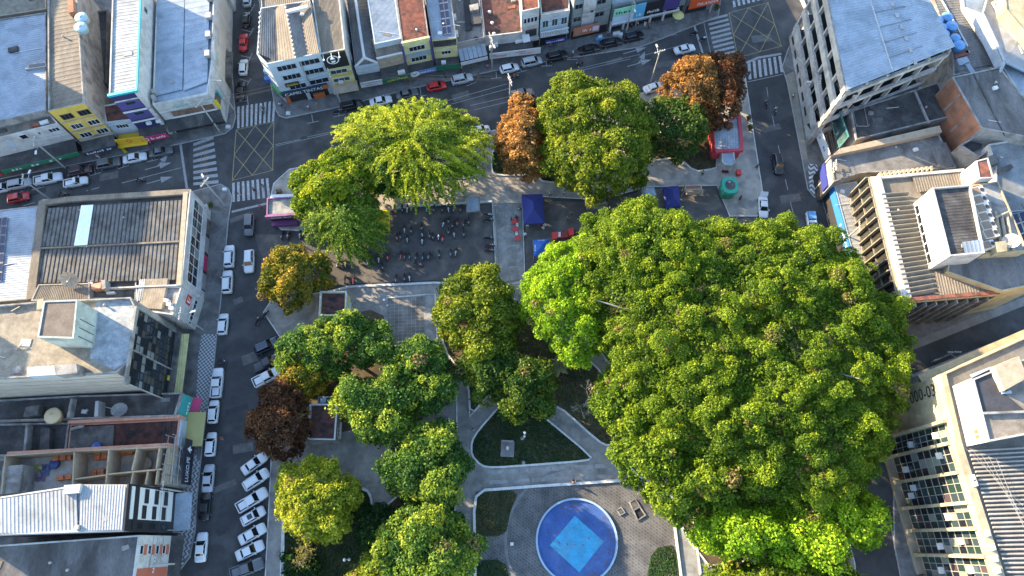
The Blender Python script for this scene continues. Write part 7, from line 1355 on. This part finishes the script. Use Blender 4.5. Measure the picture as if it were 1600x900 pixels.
for lab, p, kd, a, s, t in (
    ("person in white shirt walking past the paint shop front", (482, 167), "walk", 160, "white", "jeans"), ("person in pale shirt standing before the orange shop counter", (495, 162), "stand", 60, "grey", "khaki"), ("person in light clothes at the paint shop corner", (438, 163), "walk", 100, "white", "black"), ("person walking beside the corner bollard", (444, 168), "walk", 280, "blue", "jeans"),
    ("person in red top walking below the blue name board", (641, 125), "walk", 200, "red", "khaki"), ("person in green vest beside plants at the white canopy", (736, 97), "stand", 0, "green", "black"), ("person in pink top near the utility pole", (762, 104), "stand", 90, "pink", "jeans"), ("person in dark clothes walking by the silver car", (748, 118), "walk", 20, "black", "grey"), ("person in white shirt on the pavement below the green sign", (721, 106), "walk", 190, "white", "black"), ("dark dressed person near the yellow facade's kerb", (696, 118), "stand", 90, "black", "black"),
    ("person in grey standing under the blue sign", (860, 70), "stand", 270, "grey", "jeans"), ("person with pink cap shirt near the stacked goods", (950, 52), "stand", 270, "pink", "jeans"), ("person in white walking near the big sign boards", (996, 37), "walk", 200, "white", "black"), ("person in white dress near the yellow parasol", (1008, 37), "stand", 270, "white", "white"), ("person in olive standing left of the yellow parasol", (1014, 40), "stand", 0, "khaki", "black"), ("person in dark clothes walking below sign boards", (987, 40), "walk", 20, "navy", "black"),
    ("pedestrian in teal crossing at the west street crosswalk", (372, 303), "walk", 20, "blue", "white"), ("pedestrian in black crossing at the west street crosswalk", (397, 297), "walk", 160, "black", "black"), ("pedestrian in tan crossing nearest the pink kiosk", (411, 291), "walk", 190, "khaki", "grey"), ("person in pink walking beside the pink kiosk", (407, 323), "walk", 280, "pink", "navy"),
    ("person strolling with pushcart on the promenade corner", (433, 300), "walk", 20, "khaki", "black"), ("person at the corner of the eastern crosswalk", (1170, 115), "walk", 260, "black", "jeans"), ("person in red waiting beside the eastern crosswalk", (1163, 93), "stand", 270, "red", "black"),
    ("person sitting on the terrace kerb north of the pool", (897, 754), "sit", 100, "orange", "black"), ("person in black sitting at the kerb's eastern end", (972, 751), "sit", 100, "black", "black"), ("person walking on the path by the triangular lawn", (739, 671), "walk", 120, "navy", "grey"), ("person in white sitting at the western path edge", (704, 801), "sit", 0, "white", "white"),
    ("person standing by parked white hatchback near olive awning", (346, 685), "stand", 200, "red", "khaki"), ("person beside the promenade's dark tent opening", (860, 303), "stand", 270, "white", "black"), ("person in white walking by the dark market yard", (882, 301), "walk", 0, "white", "black"),
    ("person bending over dog in the market yard", (888, 341), "walk", 220, "khaki", "black"), ("person in grey on the dark market yard", (894, 333), "walk", 220, "grey", "black"), ("person seated at the upper red table", (806, 339), "sit", 0, "black", "black"), ("person seated west of the upper red table", (799, 343), "sit", 0, "navy", "jeans"), ("person in white beside the navy tent", (811, 326), "sit", 0, "white", "black"),
    ("person in white kneeling by the white kerb of the north lawn", (806, 275), "sit", 90, "white", "grey"), ("person at the kerb under the sunlit lawn", (1098, 269), "sit", 270, "green", "black"), ("dark dressed person walking on the eastern promenade", (1183, 260), "walk", 280, "black", "black"), ("person standing near the promenade's south corner", (1157, 309), "stand", 0, "black", "black"), ("pedestrian in white on the hoarding's pavement", (1240, 150), "walk", 260, "white", "black"),
    ("person sitting beneath the yellow stall roof", (601, 364), "sit", 270, "blue", "black"), ("person in pale shirt seated beneath the yellow stall roof", (592, 366), "sit", 270, "white", "jeans"), ("person in pink shirt near the western stop line", (235, 223), "walk", 190, "pink", "black"), ("person walking under the long dark awning", (152, 243), "walk", 280, "pink", "white")): person(lab, p, kd, a, s, t)
for lab, p, a, s, hm in (("rider in dark jacket on motorcycle in the western avenue lane", (219, 282), AVW, "black", "black"), ("rider with headlight on near the ribbed roof store", (99, 304), AVW, "navy", "black"), ("rider in red on motorcycle below the white hatchback", (805, 120), AVE, "red", "red"), ("rider in dark clothes on motorcycle below the black car", (905, 99), AVE + 180, "navy", "black"), ("rider crossing the north crosswalk on a motorcycle", (411, 170), NS + 180, "grey", "white"), ("rider in blue on motorcycle in the eastern street", (1197, 162), ES, "navy", "black"), ("rider in pale shirt on motorcycle in the eastern street", (1211, 172), ES + 180, "white", "black")):
    moto(lab.replace("rider", "motorcycle ridden by person", 1).replace(" on motorcycle", "").replace(" on a motorcycle", ""), p, a, 1, "ridden motorcycles", PK); o = person(lab, p, "ride", a, s, "jeans", .0, head=hm, group="motorcycle riders"); x, y = G(p, .6); o.location = (x - .25 * math.cos(R(a)), y - .25 * math.sin(R(a)), .02)

# ================================================================ PLAZA OBJECTS
RIMB = M("pool_rim", (.27, .37, .47), .7, var=.15); POOLB = M("pool_paint_blue", (.032, .082, .25), .8, var=.25, scale=.4, fine=4, stain=(.05, .10, .25)); POOLC = M("pool_paint_cyan", (.035, .27, .46), .75, var=.2, scale=.7, fine=5, stain=(.06, .26, .40))
px_, py_ = G((901, 845)); po = thing("round_pool", "dry round pool painted blue with a cyan square inside", "pool", (px_, py_, .1)); R0 = 6.15
m = MB()
for i in range(64):
    a0, a1 = 2 * math.pi * i / 64, 2 * math.pi * (i + 1) / 64; f = lambda r, a: (px_ + r * math.cos(a), py_ + r * math.sin(a))
    m.prism([f(R0, a0), f(R0, a1), f(R0 + .3, a1), f(R0 + .3, a0)], .1, .48)
part("rim", m, RIMB, po); part("floor", MB().sheet([(px_ + (R0 + .02) * math.cos(2 * math.pi * i / 64), py_ + (R0 + .02) * math.sin(2 * math.pi * i / 64)) for i in range(64)], .16), POOLB, po)
part("painted_square", MB().prism(GL([(898, 806), (943, 846), (905, 894), (859, 852)]), .155, .172), POOLC, po)
rg = random.Random(77); LEAFL = M("fallen_leaf", (.16, .07, .03), .9, var=.3); lf = MB()
for _ in range(90):
    a, r = (rg.gauss(math.pi * .5, .25), rg.uniform(4.4, 5.9)) if rg.random() < .45 else (rg.uniform(-1.3, .7), rg.uniform(5.2, 6.0))
    if rg.random() < .25: a, r = rg.uniform(0, 6.28), rg.uniform(0, 4.5)
    x, y, s, t = px_ + r * math.cos(a), py_ + r * math.sin(a), rg.uniform(.08, .22), rg.uniform(0, 6.28)
    lf.add([(x + s * math.cos(t + k * 1.57) * (1 if k % 2 else .5), y + s * math.sin(t + k * 1.57) * (1 if k % 2 else .5), .19 + .01 * (k % 2)) for k in range(4)], [(0, 1, 2, 3)])
o = part("fallen_leaves", lf, LEAFL); tag(o, "brown fallen leaves scattered inside the round pool", "leaves", None, "stuff")
# birds of litter on the cyan square are leaves as well
mo = thing("monument", "stone monument with a small bust on a square base in the lawn", "monument", (*G((793, 702)), .19)); x, y = G((793, 702)); GRAN = M("granite", (.20, .19, .19), .8, var=.2, fine=12)
part("base", MB().box((x, y, .3), (2.2, 2.5, .3), -.05), GRAN, mo); part("step", MB().box((x, y + .1, .52), (1.7, 1.9, .14), -.05), GRAN, mo); part("rear_slab", MB().box((x, y + 1.1, 1.1), (2.0, .25, 1.6), -.05), GRAN, mo); part("pedestal", MB().hexa([(x - .32, y - .32, .55), (x + .32, y - .32, .55), (x + .32, y + .32, .55), (x - .32, y + .32, .55)], [(x - .24, y - .24, 2.0), (x + .24, y - .24, 2.0), (x + .24, y + .24, 2.0), (x - .24, y + .24, 2.0)]), GRAN, mo)
part("bust", MB().lathe((x, y, 2.0), [(.28, 0), (.3, .18), (.12, .3), (.11, .38), (.15, .5), (.13, .62), (.04, .7)], 12), M("bust_stone", (.45, .45, .43), .7, var=.1), mo, True)
LAMPW = M("lamp_globe", (.75, .77, .78), .3, var=0)
def lamp(label, p, h=4.2, globes=1):
    x, y = G(p); t_ = thing("lamp_post", label, "lamp post", (x, y, .19), "park lamps"); part("base", MB().lathe((x, y, .15), [(.26, 0), (.24, .2), (.1, .35)], 10), TRIMW, t_); part("pole", MB().tube((x, y, .3), (x, y, h), .07, .05, 8), TRIMW, t_); part("globe", MB().lathe((x, y, h), [(.05, 0), (.18, .08), (.24, .24), (.18, .42), (.04, .5)], 12), LAMPW, t_, True)
lamp("white globe lamp post in the triangular lawn", (819, 682), 4.0); lamp("white globe lamp post on the shaded western lawn", (546, 874), 3.2); lamp("white globe lamp post beside the tiled court's kerb", (605, 478), 3.0)
for lab, p in (("pale round boulder at the triangular lawn's lower edge", (818, 723)), ("pale round boulder beside the lamp in the lawn", (816, 685))): x, y = G(p); tag(part("boulder", MB().lathe((x, y, .15), [(.3, 0), (.34, .12), (.22, .28), (.05, .34)], 9), GRAN), lab, "stone")
# manhole boxes
def vault(label, px, lid):
    W = ccw(GL(px)); t_ = thing("utility_vault", label, "utility box", (*cen(W), .13)); part("frame", MB().strip(W, .22, .13, .36, closed=True), CONC, t_); part("cover", MB().prism(inset(W, .15), .13, .3 if lid else .16), CONCD if lid else DARKIN, t_)
vault("covered concrete utility box beside the pool terrace", [(983, 785), (992, 780), (999, 791), (989, 797)], True); vault("open dark utility box beside the pool terrace", [(989, 798), (999, 792), (1008, 805), (996, 813)], False); vault("small square utility cover near the round pool", [(963, 797), (970, 793), (976, 801), (969, 805)], True)
# kiosks with clay roofs
def kiosk(label, px, z, wall=YELP):
    th, Q = bld("brick_kiosk", label, px, z, wall, TERRAD, .25, cat="kiosk", rib=(16, .09, 1)); part("roof_edge", MB().strip(ccw(Q), .3, z - .1, z + .14, closed=True), KERB, th); w = Wall(th, Q[1], Q[2]); w.win((.8, 2.0, 1.1, 2.3), n=2); w.board("counter", .5, 3.2, .9, 1.05, TRIMW, .35); return th, Q
kiosk("small kiosk with dark clay roof and pale yellow side at the yard edge", [(501, 456), (541, 456), (540, 493), (499, 493)], 3.6); kiosk("small kiosk with dark clay roof near the reddish tree", [(485, 632), (527, 632), (523, 687), (481, 686)], 3.6, CONC)
th, Q = bld("kiosk_annex", "flat dark annex behind the southern clay roofed kiosk", [(497, 619), (528, 619), (528, 631), (496, 631)], 2.8, CONC, FIBRED, .2, cat="kiosk"); pbox(th, "roof_box", [(500, 622), (510, 621), (509, 630), (500, 630)], 2.6, 3.2, METALB)
# pink kiosk
z = 3.3; th, Q = bld("pink_kiosk", "flat roofed kiosk with pink fascia near the western crosswalk", [(417, 309), (461, 307), (461, 334), (416, 337)], z, M("wall_pink", (.22, .095, .185), .8, var=.25), M("kiosk_roof", (.26, .26, .24), .9, var=.35, scale=1.2, stain=(.17, .17, .16)), .3, cat="kiosk")
w = Wall(th, Q[3], Q[2]); b = w.board("sign", -.2, w.L + .1, 2.3, 3.4, M("wall_pink", (.4, .1, .3)), .3); w.text("~11", (.7, w.L - .8, 2.6, 3.0), TXW, .32, b); w.board("counter", .3, w.L - .2, .3, 1.1, SG("mauve", (.16, .05, .14)), 1.0); w.board("dark_opening", .3, w.L - .3, 1.1, 2.3, DARKIN, .04); pbox(th, "white_band", [(423, 304), (459, 303), (460, 308), (422, 309)], 2.6, 3.2, TRIMW); pbox(th, "side_table", [(461, 336), (470, 335), (470, 341), (462, 341)], .3, 1.6, TRIMW)
# red roofed food kiosk and companion
z = 3.2; th, Q = bld("red_kiosk", "kiosk with tiled grey top and red fascia under the copper tree", [(1113, 196), (1155, 182), (1159, 234), (1117, 236)], z, M("wall_red", (.45, .05, .07), .7, var=.12), M_tiles("kiosk_tiles", (.27, .30, .33), (.32, .35, .38), (.18, .19, .2), .5, .5, 5, .03, off=0), .12, cat="kiosk")
part("fascia", MB().strip(GL([(1155, 182), (1159, 234), (1118, 236)], z), .7, 2.6, 3.3), M("wall_red", (.4, .05, .05)), th)
z = 2.9; th, Q = bld("grey_food_stall", "small stall with rounded pale blue grey roof below red kiosk", [(1128, 237), (1147, 236), (1149, 254), (1144, 258), (1132, 257), (1128, 252)], z, WHITEW, METALB, .1, cat="stall"); w = Wall(th, Q[4], Q[3]); w.board("counter", .1, w.L - .1, .8, 1.0, DARKIN, .5)
# green octagonal kiosk
z = 3.0; c = G((1141, 289), z); th = thing("green_kiosk", "rounded green roofed kiosk with dark round top", "kiosk", (*c, .13)); GRN = M("kiosk_green", (.03, .30, .20), .6, var=.12)
sq = [(c[0] + 1.75 * k * math.cos(R(a)), c[1] + 2.0 * k * math.sin(R(a))) for a, k in ((22, 1), (45, 1.08), (68, 1), (112, 1), (135, 1.08), (158, 1), (202, 1), (225, 1.08), (248, 1), (292, 1), (315, 1.08), (338, 1))]
part("wall", MB().prism([(c[0] + (x - c[0]) * .8, c[1] + (y - c[1]) * .8) for x, y in sq], .13, 2.4), M("kiosk_green_wall", (.04, .2, .14), .7, var=.15), th); part("roof_ring", MB().hexa([(x, y, 2.4) for x, y in sq], [(c[0] + (x - c[0]) * .9, c[1] + (y - c[1]) * .9, 3.0) for x, y in sq]), GRN, th); part("roof_top", MB().lathe((*c, 3.0), [(.95, 0), (.95, .12), (.9, .14)], 14), CONCD, th); part("vent", MB().lathe((c[0] - .2, c[1] + .4, 3.1), [(.1, 0), (.1, .3), (.16, .32), (.02, .45)], 8), TRIMW, th)
# tents
def tent(label, px, z0, z1, mat, print_=None, legs=True, ridge=.0, name="market_tent"):
    W = [Vector((*G(p, z0), z0)) for p in px]; ce = sum(W, Vector()) / 4; t_ = thing(name, label, "tent", (ce.x, ce.y, .01)); top = Vector((ce.x, ce.y, z1)); ax = (W[0] + W[3] - W[1] - W[2]) / 2 if ridge else Vector(); ay = ((W[0] + W[1]) - (W[2] + W[3])) / 2 * ridge
    T0, T1 = top + ay * .5, top - ay * .5
    for i, tri in enumerate(((W[0], W[1], T0), (W[1], W[2], T1, T0) if ridge else (W[1], W[2], T0), (W[2], W[3], T1), (W[3], W[0], T0, T1) if ridge else (W[3], W[0], T0))):
        m = MB(); n = (tri[1] - tri[0]).cross(tri[2] - tri[0]); tri = tri if n.z > 0 else tri[::-1]; m.add(list(tri), [tuple(range(len(tri)))]); part("roof_panel", m, mat, t_)
    for i in range(4): a, b = W[i], W[(i + 1) % 4]; part("valance", MB().quad(a, b, b - Vector((0, 0, .35)), a - Vector((0, 0, .35))), mat, t_)
    if legs:
        for v in W: part("leg", MB().tube((v.x, v.y, 0), (v.x, v.y, z0), .05, .05, 6), STEEL, t_)
    return t_, W, top
NAVY = M("canvas_navy", (.022, .030, .15), .8, var=.15); ROYAL = M("canvas_blue", (.02, .10, .36), .8, var=.12); YEL = M("canvas_yellow", (.62, .46, .02), .8, var=.12)
tent("large navy blue market tent beside the slab walkway", [(815, 304), (848, 303), (851, 349), (818, 350)], 2.5, 3.9, NAVY, ridge=.25)
t_, W, top = tent("smaller bright blue tent with white brand lettering", [(833, 375), (858, 373), (860, 400), (834, 401)], 2.4, 3.5, ROYAL)
for (a, b) in ((W[0], W[1]), (W[3], W[0]), (W[2], W[3])):
    cu = bpy.data.curves.new("t", 'FONT'); cu.body = "PITU"; o = bpy.data.objects.new("t", cu); COL.objects.link(o); bpy.context.view_layer.update(); me = bpy.data.meshes.new_from_object(o.evaluated_get(bpy.context.evaluated_depsgraph_get())); bpy.data.objects.remove(o)
    e = (b - a).normalized(); mid_ = (a + b) / 2; nn = e.cross(top - mid_); nn = nn if nn.z > 0 else -nn; nn.normalize(); u2 = nn.cross(e); oo = Vector(ORG[t_.name]); hi = max(v.co.x for v in me.vertices)
    if (top - mid_).dot(u2) < 0: e, u2 = -e, -u2
    for v in me.vertices: v.co = mid_ + e * ((v.co.x / hi - .5) * 1.15) + u2 * (v.co.y * .5 + .18) + nn * .02 - oo
    me.materials.clear(); me.materials.append(TXW); link("lettering", me, t_)
tent("navy tent between grey awning and brown stall at the giant tree", [(1035, 292), (1060, 290), (1064, 322), (1040, 326)], 2.5, 3.7, NAVY, ridge=.3); tent("grey pointed awning beside the navy tent under trees", [(1003, 293), (1022, 292), (1026, 305), (1002, 309)], 2.4, 2.9, METALB); tent("yellow tent roof showing beneath the drooping tree", [(578, 330), (609, 327), (609, 360), (580, 363)], 2.5, 2.9, YEL)
th, Q = bld("grey_guard_booth", "small booth with flat pale blue roof at the motorcycle yard", [(727, 308), (749, 307), (750, 330), (729, 331)], 2.7, CONC, METALB, .05, cat="booth", z0=2.45, rib=(8, .04, 0))
for q in Q: part("leg", MB().tube((*q, 0), (*q, 2.5), .05, .05, 6), STEEL, th)
th, Q = bld("brown_stall", "brown roofed market stall right of the navy tent", [(1070, 289), (1096, 288), (1097, 296), (1070, 297)], 2.6, TAN, M("stall_brown", (.22, .09, .07), .8, var=.2), .05, cat="stall", z0=2.3)
for q in Q: part("leg", MB().tube((*q, 0), (*q, 2.4), .05, .05, 6), STEEL, th)
part("shelf", MB().prism(GL([(1070, 300), (1097, 299), (1097, 306), (1071, 307)]), .6, .9), TAN, th)
# red bench seats / picnic set, tables
REDP = M("plastic_red", (.5, .035, .03), .5, var=.08); WHP = M("plastic_white", (.6, .6, .6), .5, var=.06)
def table(label, p, mat=REDP):
    x, y = G(p, .75); t_ = thing("plastic_table", label, "table", (x, y, .14)); part("table_top", MB().box((x, y, .87), (.95, .95, .05), .3), mat, t_)
    for dx in (-.35, .35):
        for dy in (-.35, .35): part("leg", MB().tube((x + dx, y + dy, .14), (x + dx * .9, y + dy * .9, .85), .035, .03, 5), mat, t_)
def chair(label, p, rz, mat):
    x, y = G(p, .5); t_ = thing("plastic_chair", label, "chair", (x, y, .14), "plastic chairs on the walkway", rz); part("seat", MB().box((0, 0, .45), (.48, .48, .05)), mat, t_); part("backrest", MB().box((-.24, 0, .72), (.05, .46, .5)), mat, t_)
    for dx in (-.2, .2):
        for dy in (-.2, .2): part("leg", MB().tube((dx, dy, 0), (dx, dy, .45), .025, .025, 4), mat, t_)
table("red plastic table nearest the navy tent on the walkway", (803, 346)); table("red plastic table in the middle of the walkway", (805, 358)); table("red plastic table lowest on the walkway", (809, 372))
for k, (lab, p, rz, mt) in enumerate((("white plastic chair left of the middle red table", (801, 363), 0, WHP), ("white plastic chair above the middle red table", (808, 353), 4.7, WHP), ("white plastic chair above the lowest red table", (807, 366), 4.7, WHP), ("red plastic chair right of the upper red table", (808, 343), 3.1, REDP), ("white plastic chair at the walkway edge", (820, 366), 2, WHP), ("white chair in front of the navy tent's corner", (849, 356), 1, WHP), ("white chair beside the navy tent's front", (851, 352), 2, WHP), ("red chair under the navy tent's front edge", (842, 351), 1.5, REDP), ("white chair under the navy tent's front left", (824, 352), 1.5, WHP))): chair(lab, p, rz, mt)
fb = thing("food_cart", "long red food cart with bright front beside the blue tent", "food cart", (*G((879, 366)), .01)); 
for nm, px, z0, z1, mt in (("counter", [(862, 363), (872, 362), (872, 372), (863, 374)], .2, 1.1, REDP), ("middle", [(874, 362), (887, 360), (888, 370), (875, 372)], .3, .9, M("cart_dark_red", (.22, .02, .025), .6, var=.1)), ("end_panel", [(888, 357), (896, 355), (897, 366), (889, 368)], .2, 1.2, REDP), ("tray", [(871, 363), (876, 362), (876, 370), (871, 370)], .9, 1.0, WHP)): pbox(fb, nm, px, z0, z1, mt)
hh = thing("red_roofed_hut", "low hut with red ridge beneath the trees at the market yard", "hut", (*G((935, 312)), 0)); pbox(hh, "wall", [(916, 309), (938, 307), (950, 318), (918, 321)], 0, 1.8, CONC); pbox(hh, "roof", [(915, 306), (952, 303), (953, 310), (916, 313)], 1.8, 2.2, TERRA); part("white_post", MB().tube((*G((915, 318)), 0), (*G((915, 318)), 3.2), .09, .09, 6), TRIMW, hh)
for lab, p, mt in (("red bin beside the grey food stall's lower corner", (1130, 267), REDP), ("bright red cooler right of the green kiosk", (1152, 273), REDP)): x, y = G(p); t_ = thing("cooler_box", lab, "cooler", (x, y, .13)); part("box", MB().hexa([(x - .35, y - .45, .13), (x + .35, y - .45, .13), (x + .35, y + .45, .13), (x - .35, y + .45, .13)], [(x - .42, y - .52, 1.0), (x + .42, y - .52, 1.0), (x + .42, y + .52, 1.0), (x - .42, y + .52, 1.0)]), mt, t_); part("lid", MB().box((x, y, 1.05), (.9, 1.1, .1)), mt, t_)
# parasols
def parasol(label, p, r, mat, h=2.3):
    x, y = G(p, h); t_ = thing("parasol", label, "parasol", (x, y, .13)); part("pole", MB().tube((x, y, .1), (x, y, h + .4), .03, .03, 6), STEEL, t_); part("base", MB().lathe((x, y, .13), [(.3, 0), (.28, .12), (.05, .16)], 10), CONC, t_)
    for k in range(8): a0, a1 = R(k * 45 + 10), R(k * 45 + 55); part("canopy_panel", MB().add([(x, y, h + .45), (x + r * math.cos(a0), y + r * math.sin(a0), h - .1), (x + r * math.cos(a1), y + r * math.sin(a1), h - .1)], [(0, 1, 2)]), mat, t_)
parasol("pale yellow parasol on the pavement near the eastern crosswalk", (1060, 23), 1.25, M("canvas_pale_yellow", (.55, .48, .18), .8, var=.05)); 
# potted plants and street shrubs
def potted(label, p, r=.5, h=1.0, z=.13):
    x, y = G(p, .5); t_ = thing("potted_plant", label, "plant", (x, y, z)); part("pot", MB().lathe((x, y, z), [(.22, 0), (.32, .4), (.34, .45), (.3, .46)], 10), TERRA, t_); rng = np.random.default_rng(int(p[0])); n = 160; D = rng.normal(size=(n, 3)); D /= np.linalg.norm(D, axis=1)[:, None]
    C = D * r * rng.uniform(.4, 1, (n, 1)) + np.array([0, 0, .45 + h * .5]); N = D + np.array([0, 0, .4]); N /= np.linalg.norm(N, axis=1)[:, None]; link("foliage", leaf_mesh("foliage", C, N, np.full(n, .16), np.tile([[.06, .10, .02]], (n, 1)) * rng.uniform(.7, 1.3, (n, 1)), rng), t_)
for lab, p in (("round potted shrub beside the orange sign's corner", (1120, 13)), ("potted bush by the wall at the western crosswalk corner", (330, 322)), ("potted plant left of the green vest person", (731, 96)), ("potted plant below the white canopy's middle", (741, 92)), ("potted plant below the white canopy's right end", (750, 88)), ("small shrub at the promenade's eastern edge near copper tree", (1169, 186)), ("small shrub lower on the promenade's eastern edge", (1171, 201)), ("green shrub growing on the corner of stained terrace", (1488, 252))): potted(lab, p, .6, z=7.6 if "terrace" in lab else .13)
potted("flowering yellow planter at the eastern hoarding's curve", (1240, 58), .9)
# ================================================================ POLES AND CABLES
POLE = M("pole_concrete", (.34, .33, .31), .9, var=.15)
def upole(label, p, h=9.5, rz=0, arms=1, lampd=None):
    x, y = G(p); t_ = thing("utility_pole", label, "utility pole", (x, y, .13)); part("pole", MB().tube((x, y, 0), (x, y, h), .17, .11, 8), POLE, t_)
    for k in range(arms): 
        a = part("crossarm", MB().box((x, y, h - .4 - k * .9), (2.2, .14, .14), R(rz)), POLE, t_)
        for s in (-.95, -.5, .5, .95): part("insulator", MB().lathe((x + s * math.cos(R(rz)), y + s * math.sin(R(rz)), h - .33 - k * .9), [(.07, 0), (.05, .1), (.08, .16), (.03, .22)], 7), TRIMW, a)
    if lampd is not None: lx, ly = x + 1.9 * math.cos(R(lampd)), y + 1.9 * math.sin(R(lampd)); la = part("lamp_arm", MB().tube((x, y, h - 1.6), (lx, ly, h - 1.0), .05, .05, 6), STEEL, t_); part("lamp_head", MB().box((lx, ly, h - 1.0), (.75, .3, .14), R(lampd)), TRIMW, la)
    return (x, y, h)
PT = {}
for k, lab, p, rz, l in (("a", "utility pole in front of the green shop signs", (102, 262), 100, -80), ("b", "utility pole at the far left on the avenue's near side", (86, 318), 100, 80), ("c", "utility pole at the teal lettered store's corner", (343, 205), 60, None), ("d", "pole at the northwest kerb of north street", (366, 172), 0, None), ("e", "utility pole at the western crosswalk's southern corner", (352, 322), 60, 120), ("f", "utility pole between paint shop and sign building", (532, 160), 110, None), ("g", "utility pole with transformer beside the long white banner", (769, 106), 110, -70), ("h", "cable crowded pole over the avenue beside orange tree", (797, 168), 110, None), ("i", "utility pole before the large sign boards", (978, 52), 110, -80), ("j", "tall double lamp pole on the plaza kerb near copper tree", (1017, 128), 20, 100), ("k", "pole beside the potted shrub at the orange sign", (1108, 20), 110, None), ("l", "utility pole beside the hoarding's green end", (1252, 170), 80, 180), ("m", "utility pole at the mosaic pavement by the eastern street", (1273, 297), 80, None), ("n", "utility pole at the blue edged canopy's far end", (1306, 388), 80, None), ("o", "utility pole beside the black glass front", (318, 516), 90, 20), ("p", "utility pole beside the striped building's awning", (296, 770), 90, None), ("q", "utility pole at the bottom left pavement corner", (286, 880), 90, None), ("r", "lamp pole in the lane beside the cream building", (1455, 566), 0, -40)):
    PT[k] = upole(lab, p, 9.5 if k != "r" else 7, rz, 2 if k in "hgm" else 1, l)
tr_ = thing("transformer", "grey transformer drum on the pole beside the long white banner", "transformer", (PT["g"][0], PT["g"][1] - .4, 6)); part("drum", MB().lathe((PT["g"][0], PT["g"][1] - .5, 6), [(.35, 0), (.38, .1), (.38, 1.0), (.2, 1.1)], 12), STEEL, tr_)
WIRE = M("cable_black", (.05, .05, .052), .6, var=0)
def wire(label, a, b, n=3, sag=.5, sp=.45, r=.016, drop=.3):
    A, B = Vector(a), Vector(b); d = (B - A).normalized(); s = Vector((-d.y, d.x, 0)); th = thing("power_cable", label, "cable", tuple((A + B) / 2))
    for k in range(n):
        o_ = s * sp * (k - (n - 1) / 2) + Vector((0, 0, -drop - .25 * (k % 2))); pts = [A.lerp(B, t) + o_ - Vector((0, 0, sag * 4 * t * (1 - t))) for t in [i / 8 for i in range(9)]]; part("strand", MB().path([tuple(p) for p in pts], r, 4), WIRE, th)
for a, b, n, lab in (("c", "e", 3, "cables crossing the avenue southward from the teal lettered store"), ("c", "f", 3, "cables from the teal lettered store to the paint shop pole"), ("f", "g", 4, "cables along the shops from paint shop to the white banner"), ("g", "i", 4, "cables along the shops from white banner to the sign boards"), ("i", "k", 3, "cables from the sign boards to the orange sign corner"), ("a", "c", 3, "cables along the northwest shopfronts"), ("e", "o", 4, "cables along the west street past the white store"), ("o", "p", 5, "cables along the west street past the scaffold"), ("p", "q", 4, "cables at the bottom of the west street"), ("l", "m", 5, "cables along the eastern street hoarding"), ("m", "n", 5, "cables along the blue edged canopy"), ("h", "f", 3, "thin cables slanting over the avenue by feathery tree"), ("k", "l", 3, "cables crossing the eastern junction")): wire(lab, PT[a], PT[b], n)
# loose street bits
for lab, p, s in (("white kerb marker block at the north corner", (451, 178), (.9, .7)), ("white kerb marker block at the northwest corner", (357, 199), (.9, .7)), ("white kerb marker block at the western corner", (352, 297), (.9, .7))): x, y = G(p); tag(part("marker_block", MB().hexa([(x - s[0] / 2, y - s[1] / 2, .1), (x + s[0] / 2, y - s[1] / 2, .1), (x + s[0] / 2, y + s[1] / 2, .1), (x - s[0] / 2, y + s[1] / 2, .1)], [(x - s[0] * .4, y - s[1] * .4, .5), (x + s[0] * .4, y - s[1] * .4, .5), (x + s[0] * .4, y + s[1] * .4, .5), (x - s[0] * .4, y + s[1] * .4, .5)]), TRIMW), lab, "block")
struct("curved_barrier", MB().strip(smooth_poly(GL([(1249, -6), (1258, 14), (1262, 30), (1259, 42), (1252, 50)]), 0), .5, .0, .5), KERB)
gs = thing("goods_pile", "pile of blue and white sacks on the pavement near black cars", "goods", (*G((937, 60)), .13))
for k, (p, mt) in enumerate((((934, 60), TANKB), ((938, 57), WHP), ((941, 61), TANKB), ((961, 52), WHP), ((966, 51), WHP), ((970, 53), WHP))): pbox(gs, "sack", [(p[0] - 3, p[1] - 2), (p[0] + 3, p[1] - 3), (p[0] + 3, p[1] + 2), (p[0] - 3, p[1] + 2)], .13, .6 + .1 * k, mt)
yb = thing("yellow_sandwich_board", "flat yellow board on the pavement by the western cars", "sign", (*G((193, 234)), .13)); pbox(yb, "panel", [(187, 231), (192, 230), (199, 237), (194, 239)], .3, .5, SG("yellow", (.6, .48, .03)))
pc = thing("hand_cart", "small loaded pushcart at the promenade corner", "cart", (*G((437, 302)), .13)); x, y = G((437, 302)); part("tray", MB().box((x, y, .7), (1.3, .8, .3), .2), TAN, pc); part("load", MB().box((x + .1, y, 1.0), (.9, .6, .3), .2), M("cart_load", (.16, .10, .04), .8, var=.3), pc)
for s in (-.35, .35): part("wheel", MB().tube((x - .3, y + s, .3), (x - .3, y + s * 1.2, .3), .28, .28, 10), TYRE, pc)
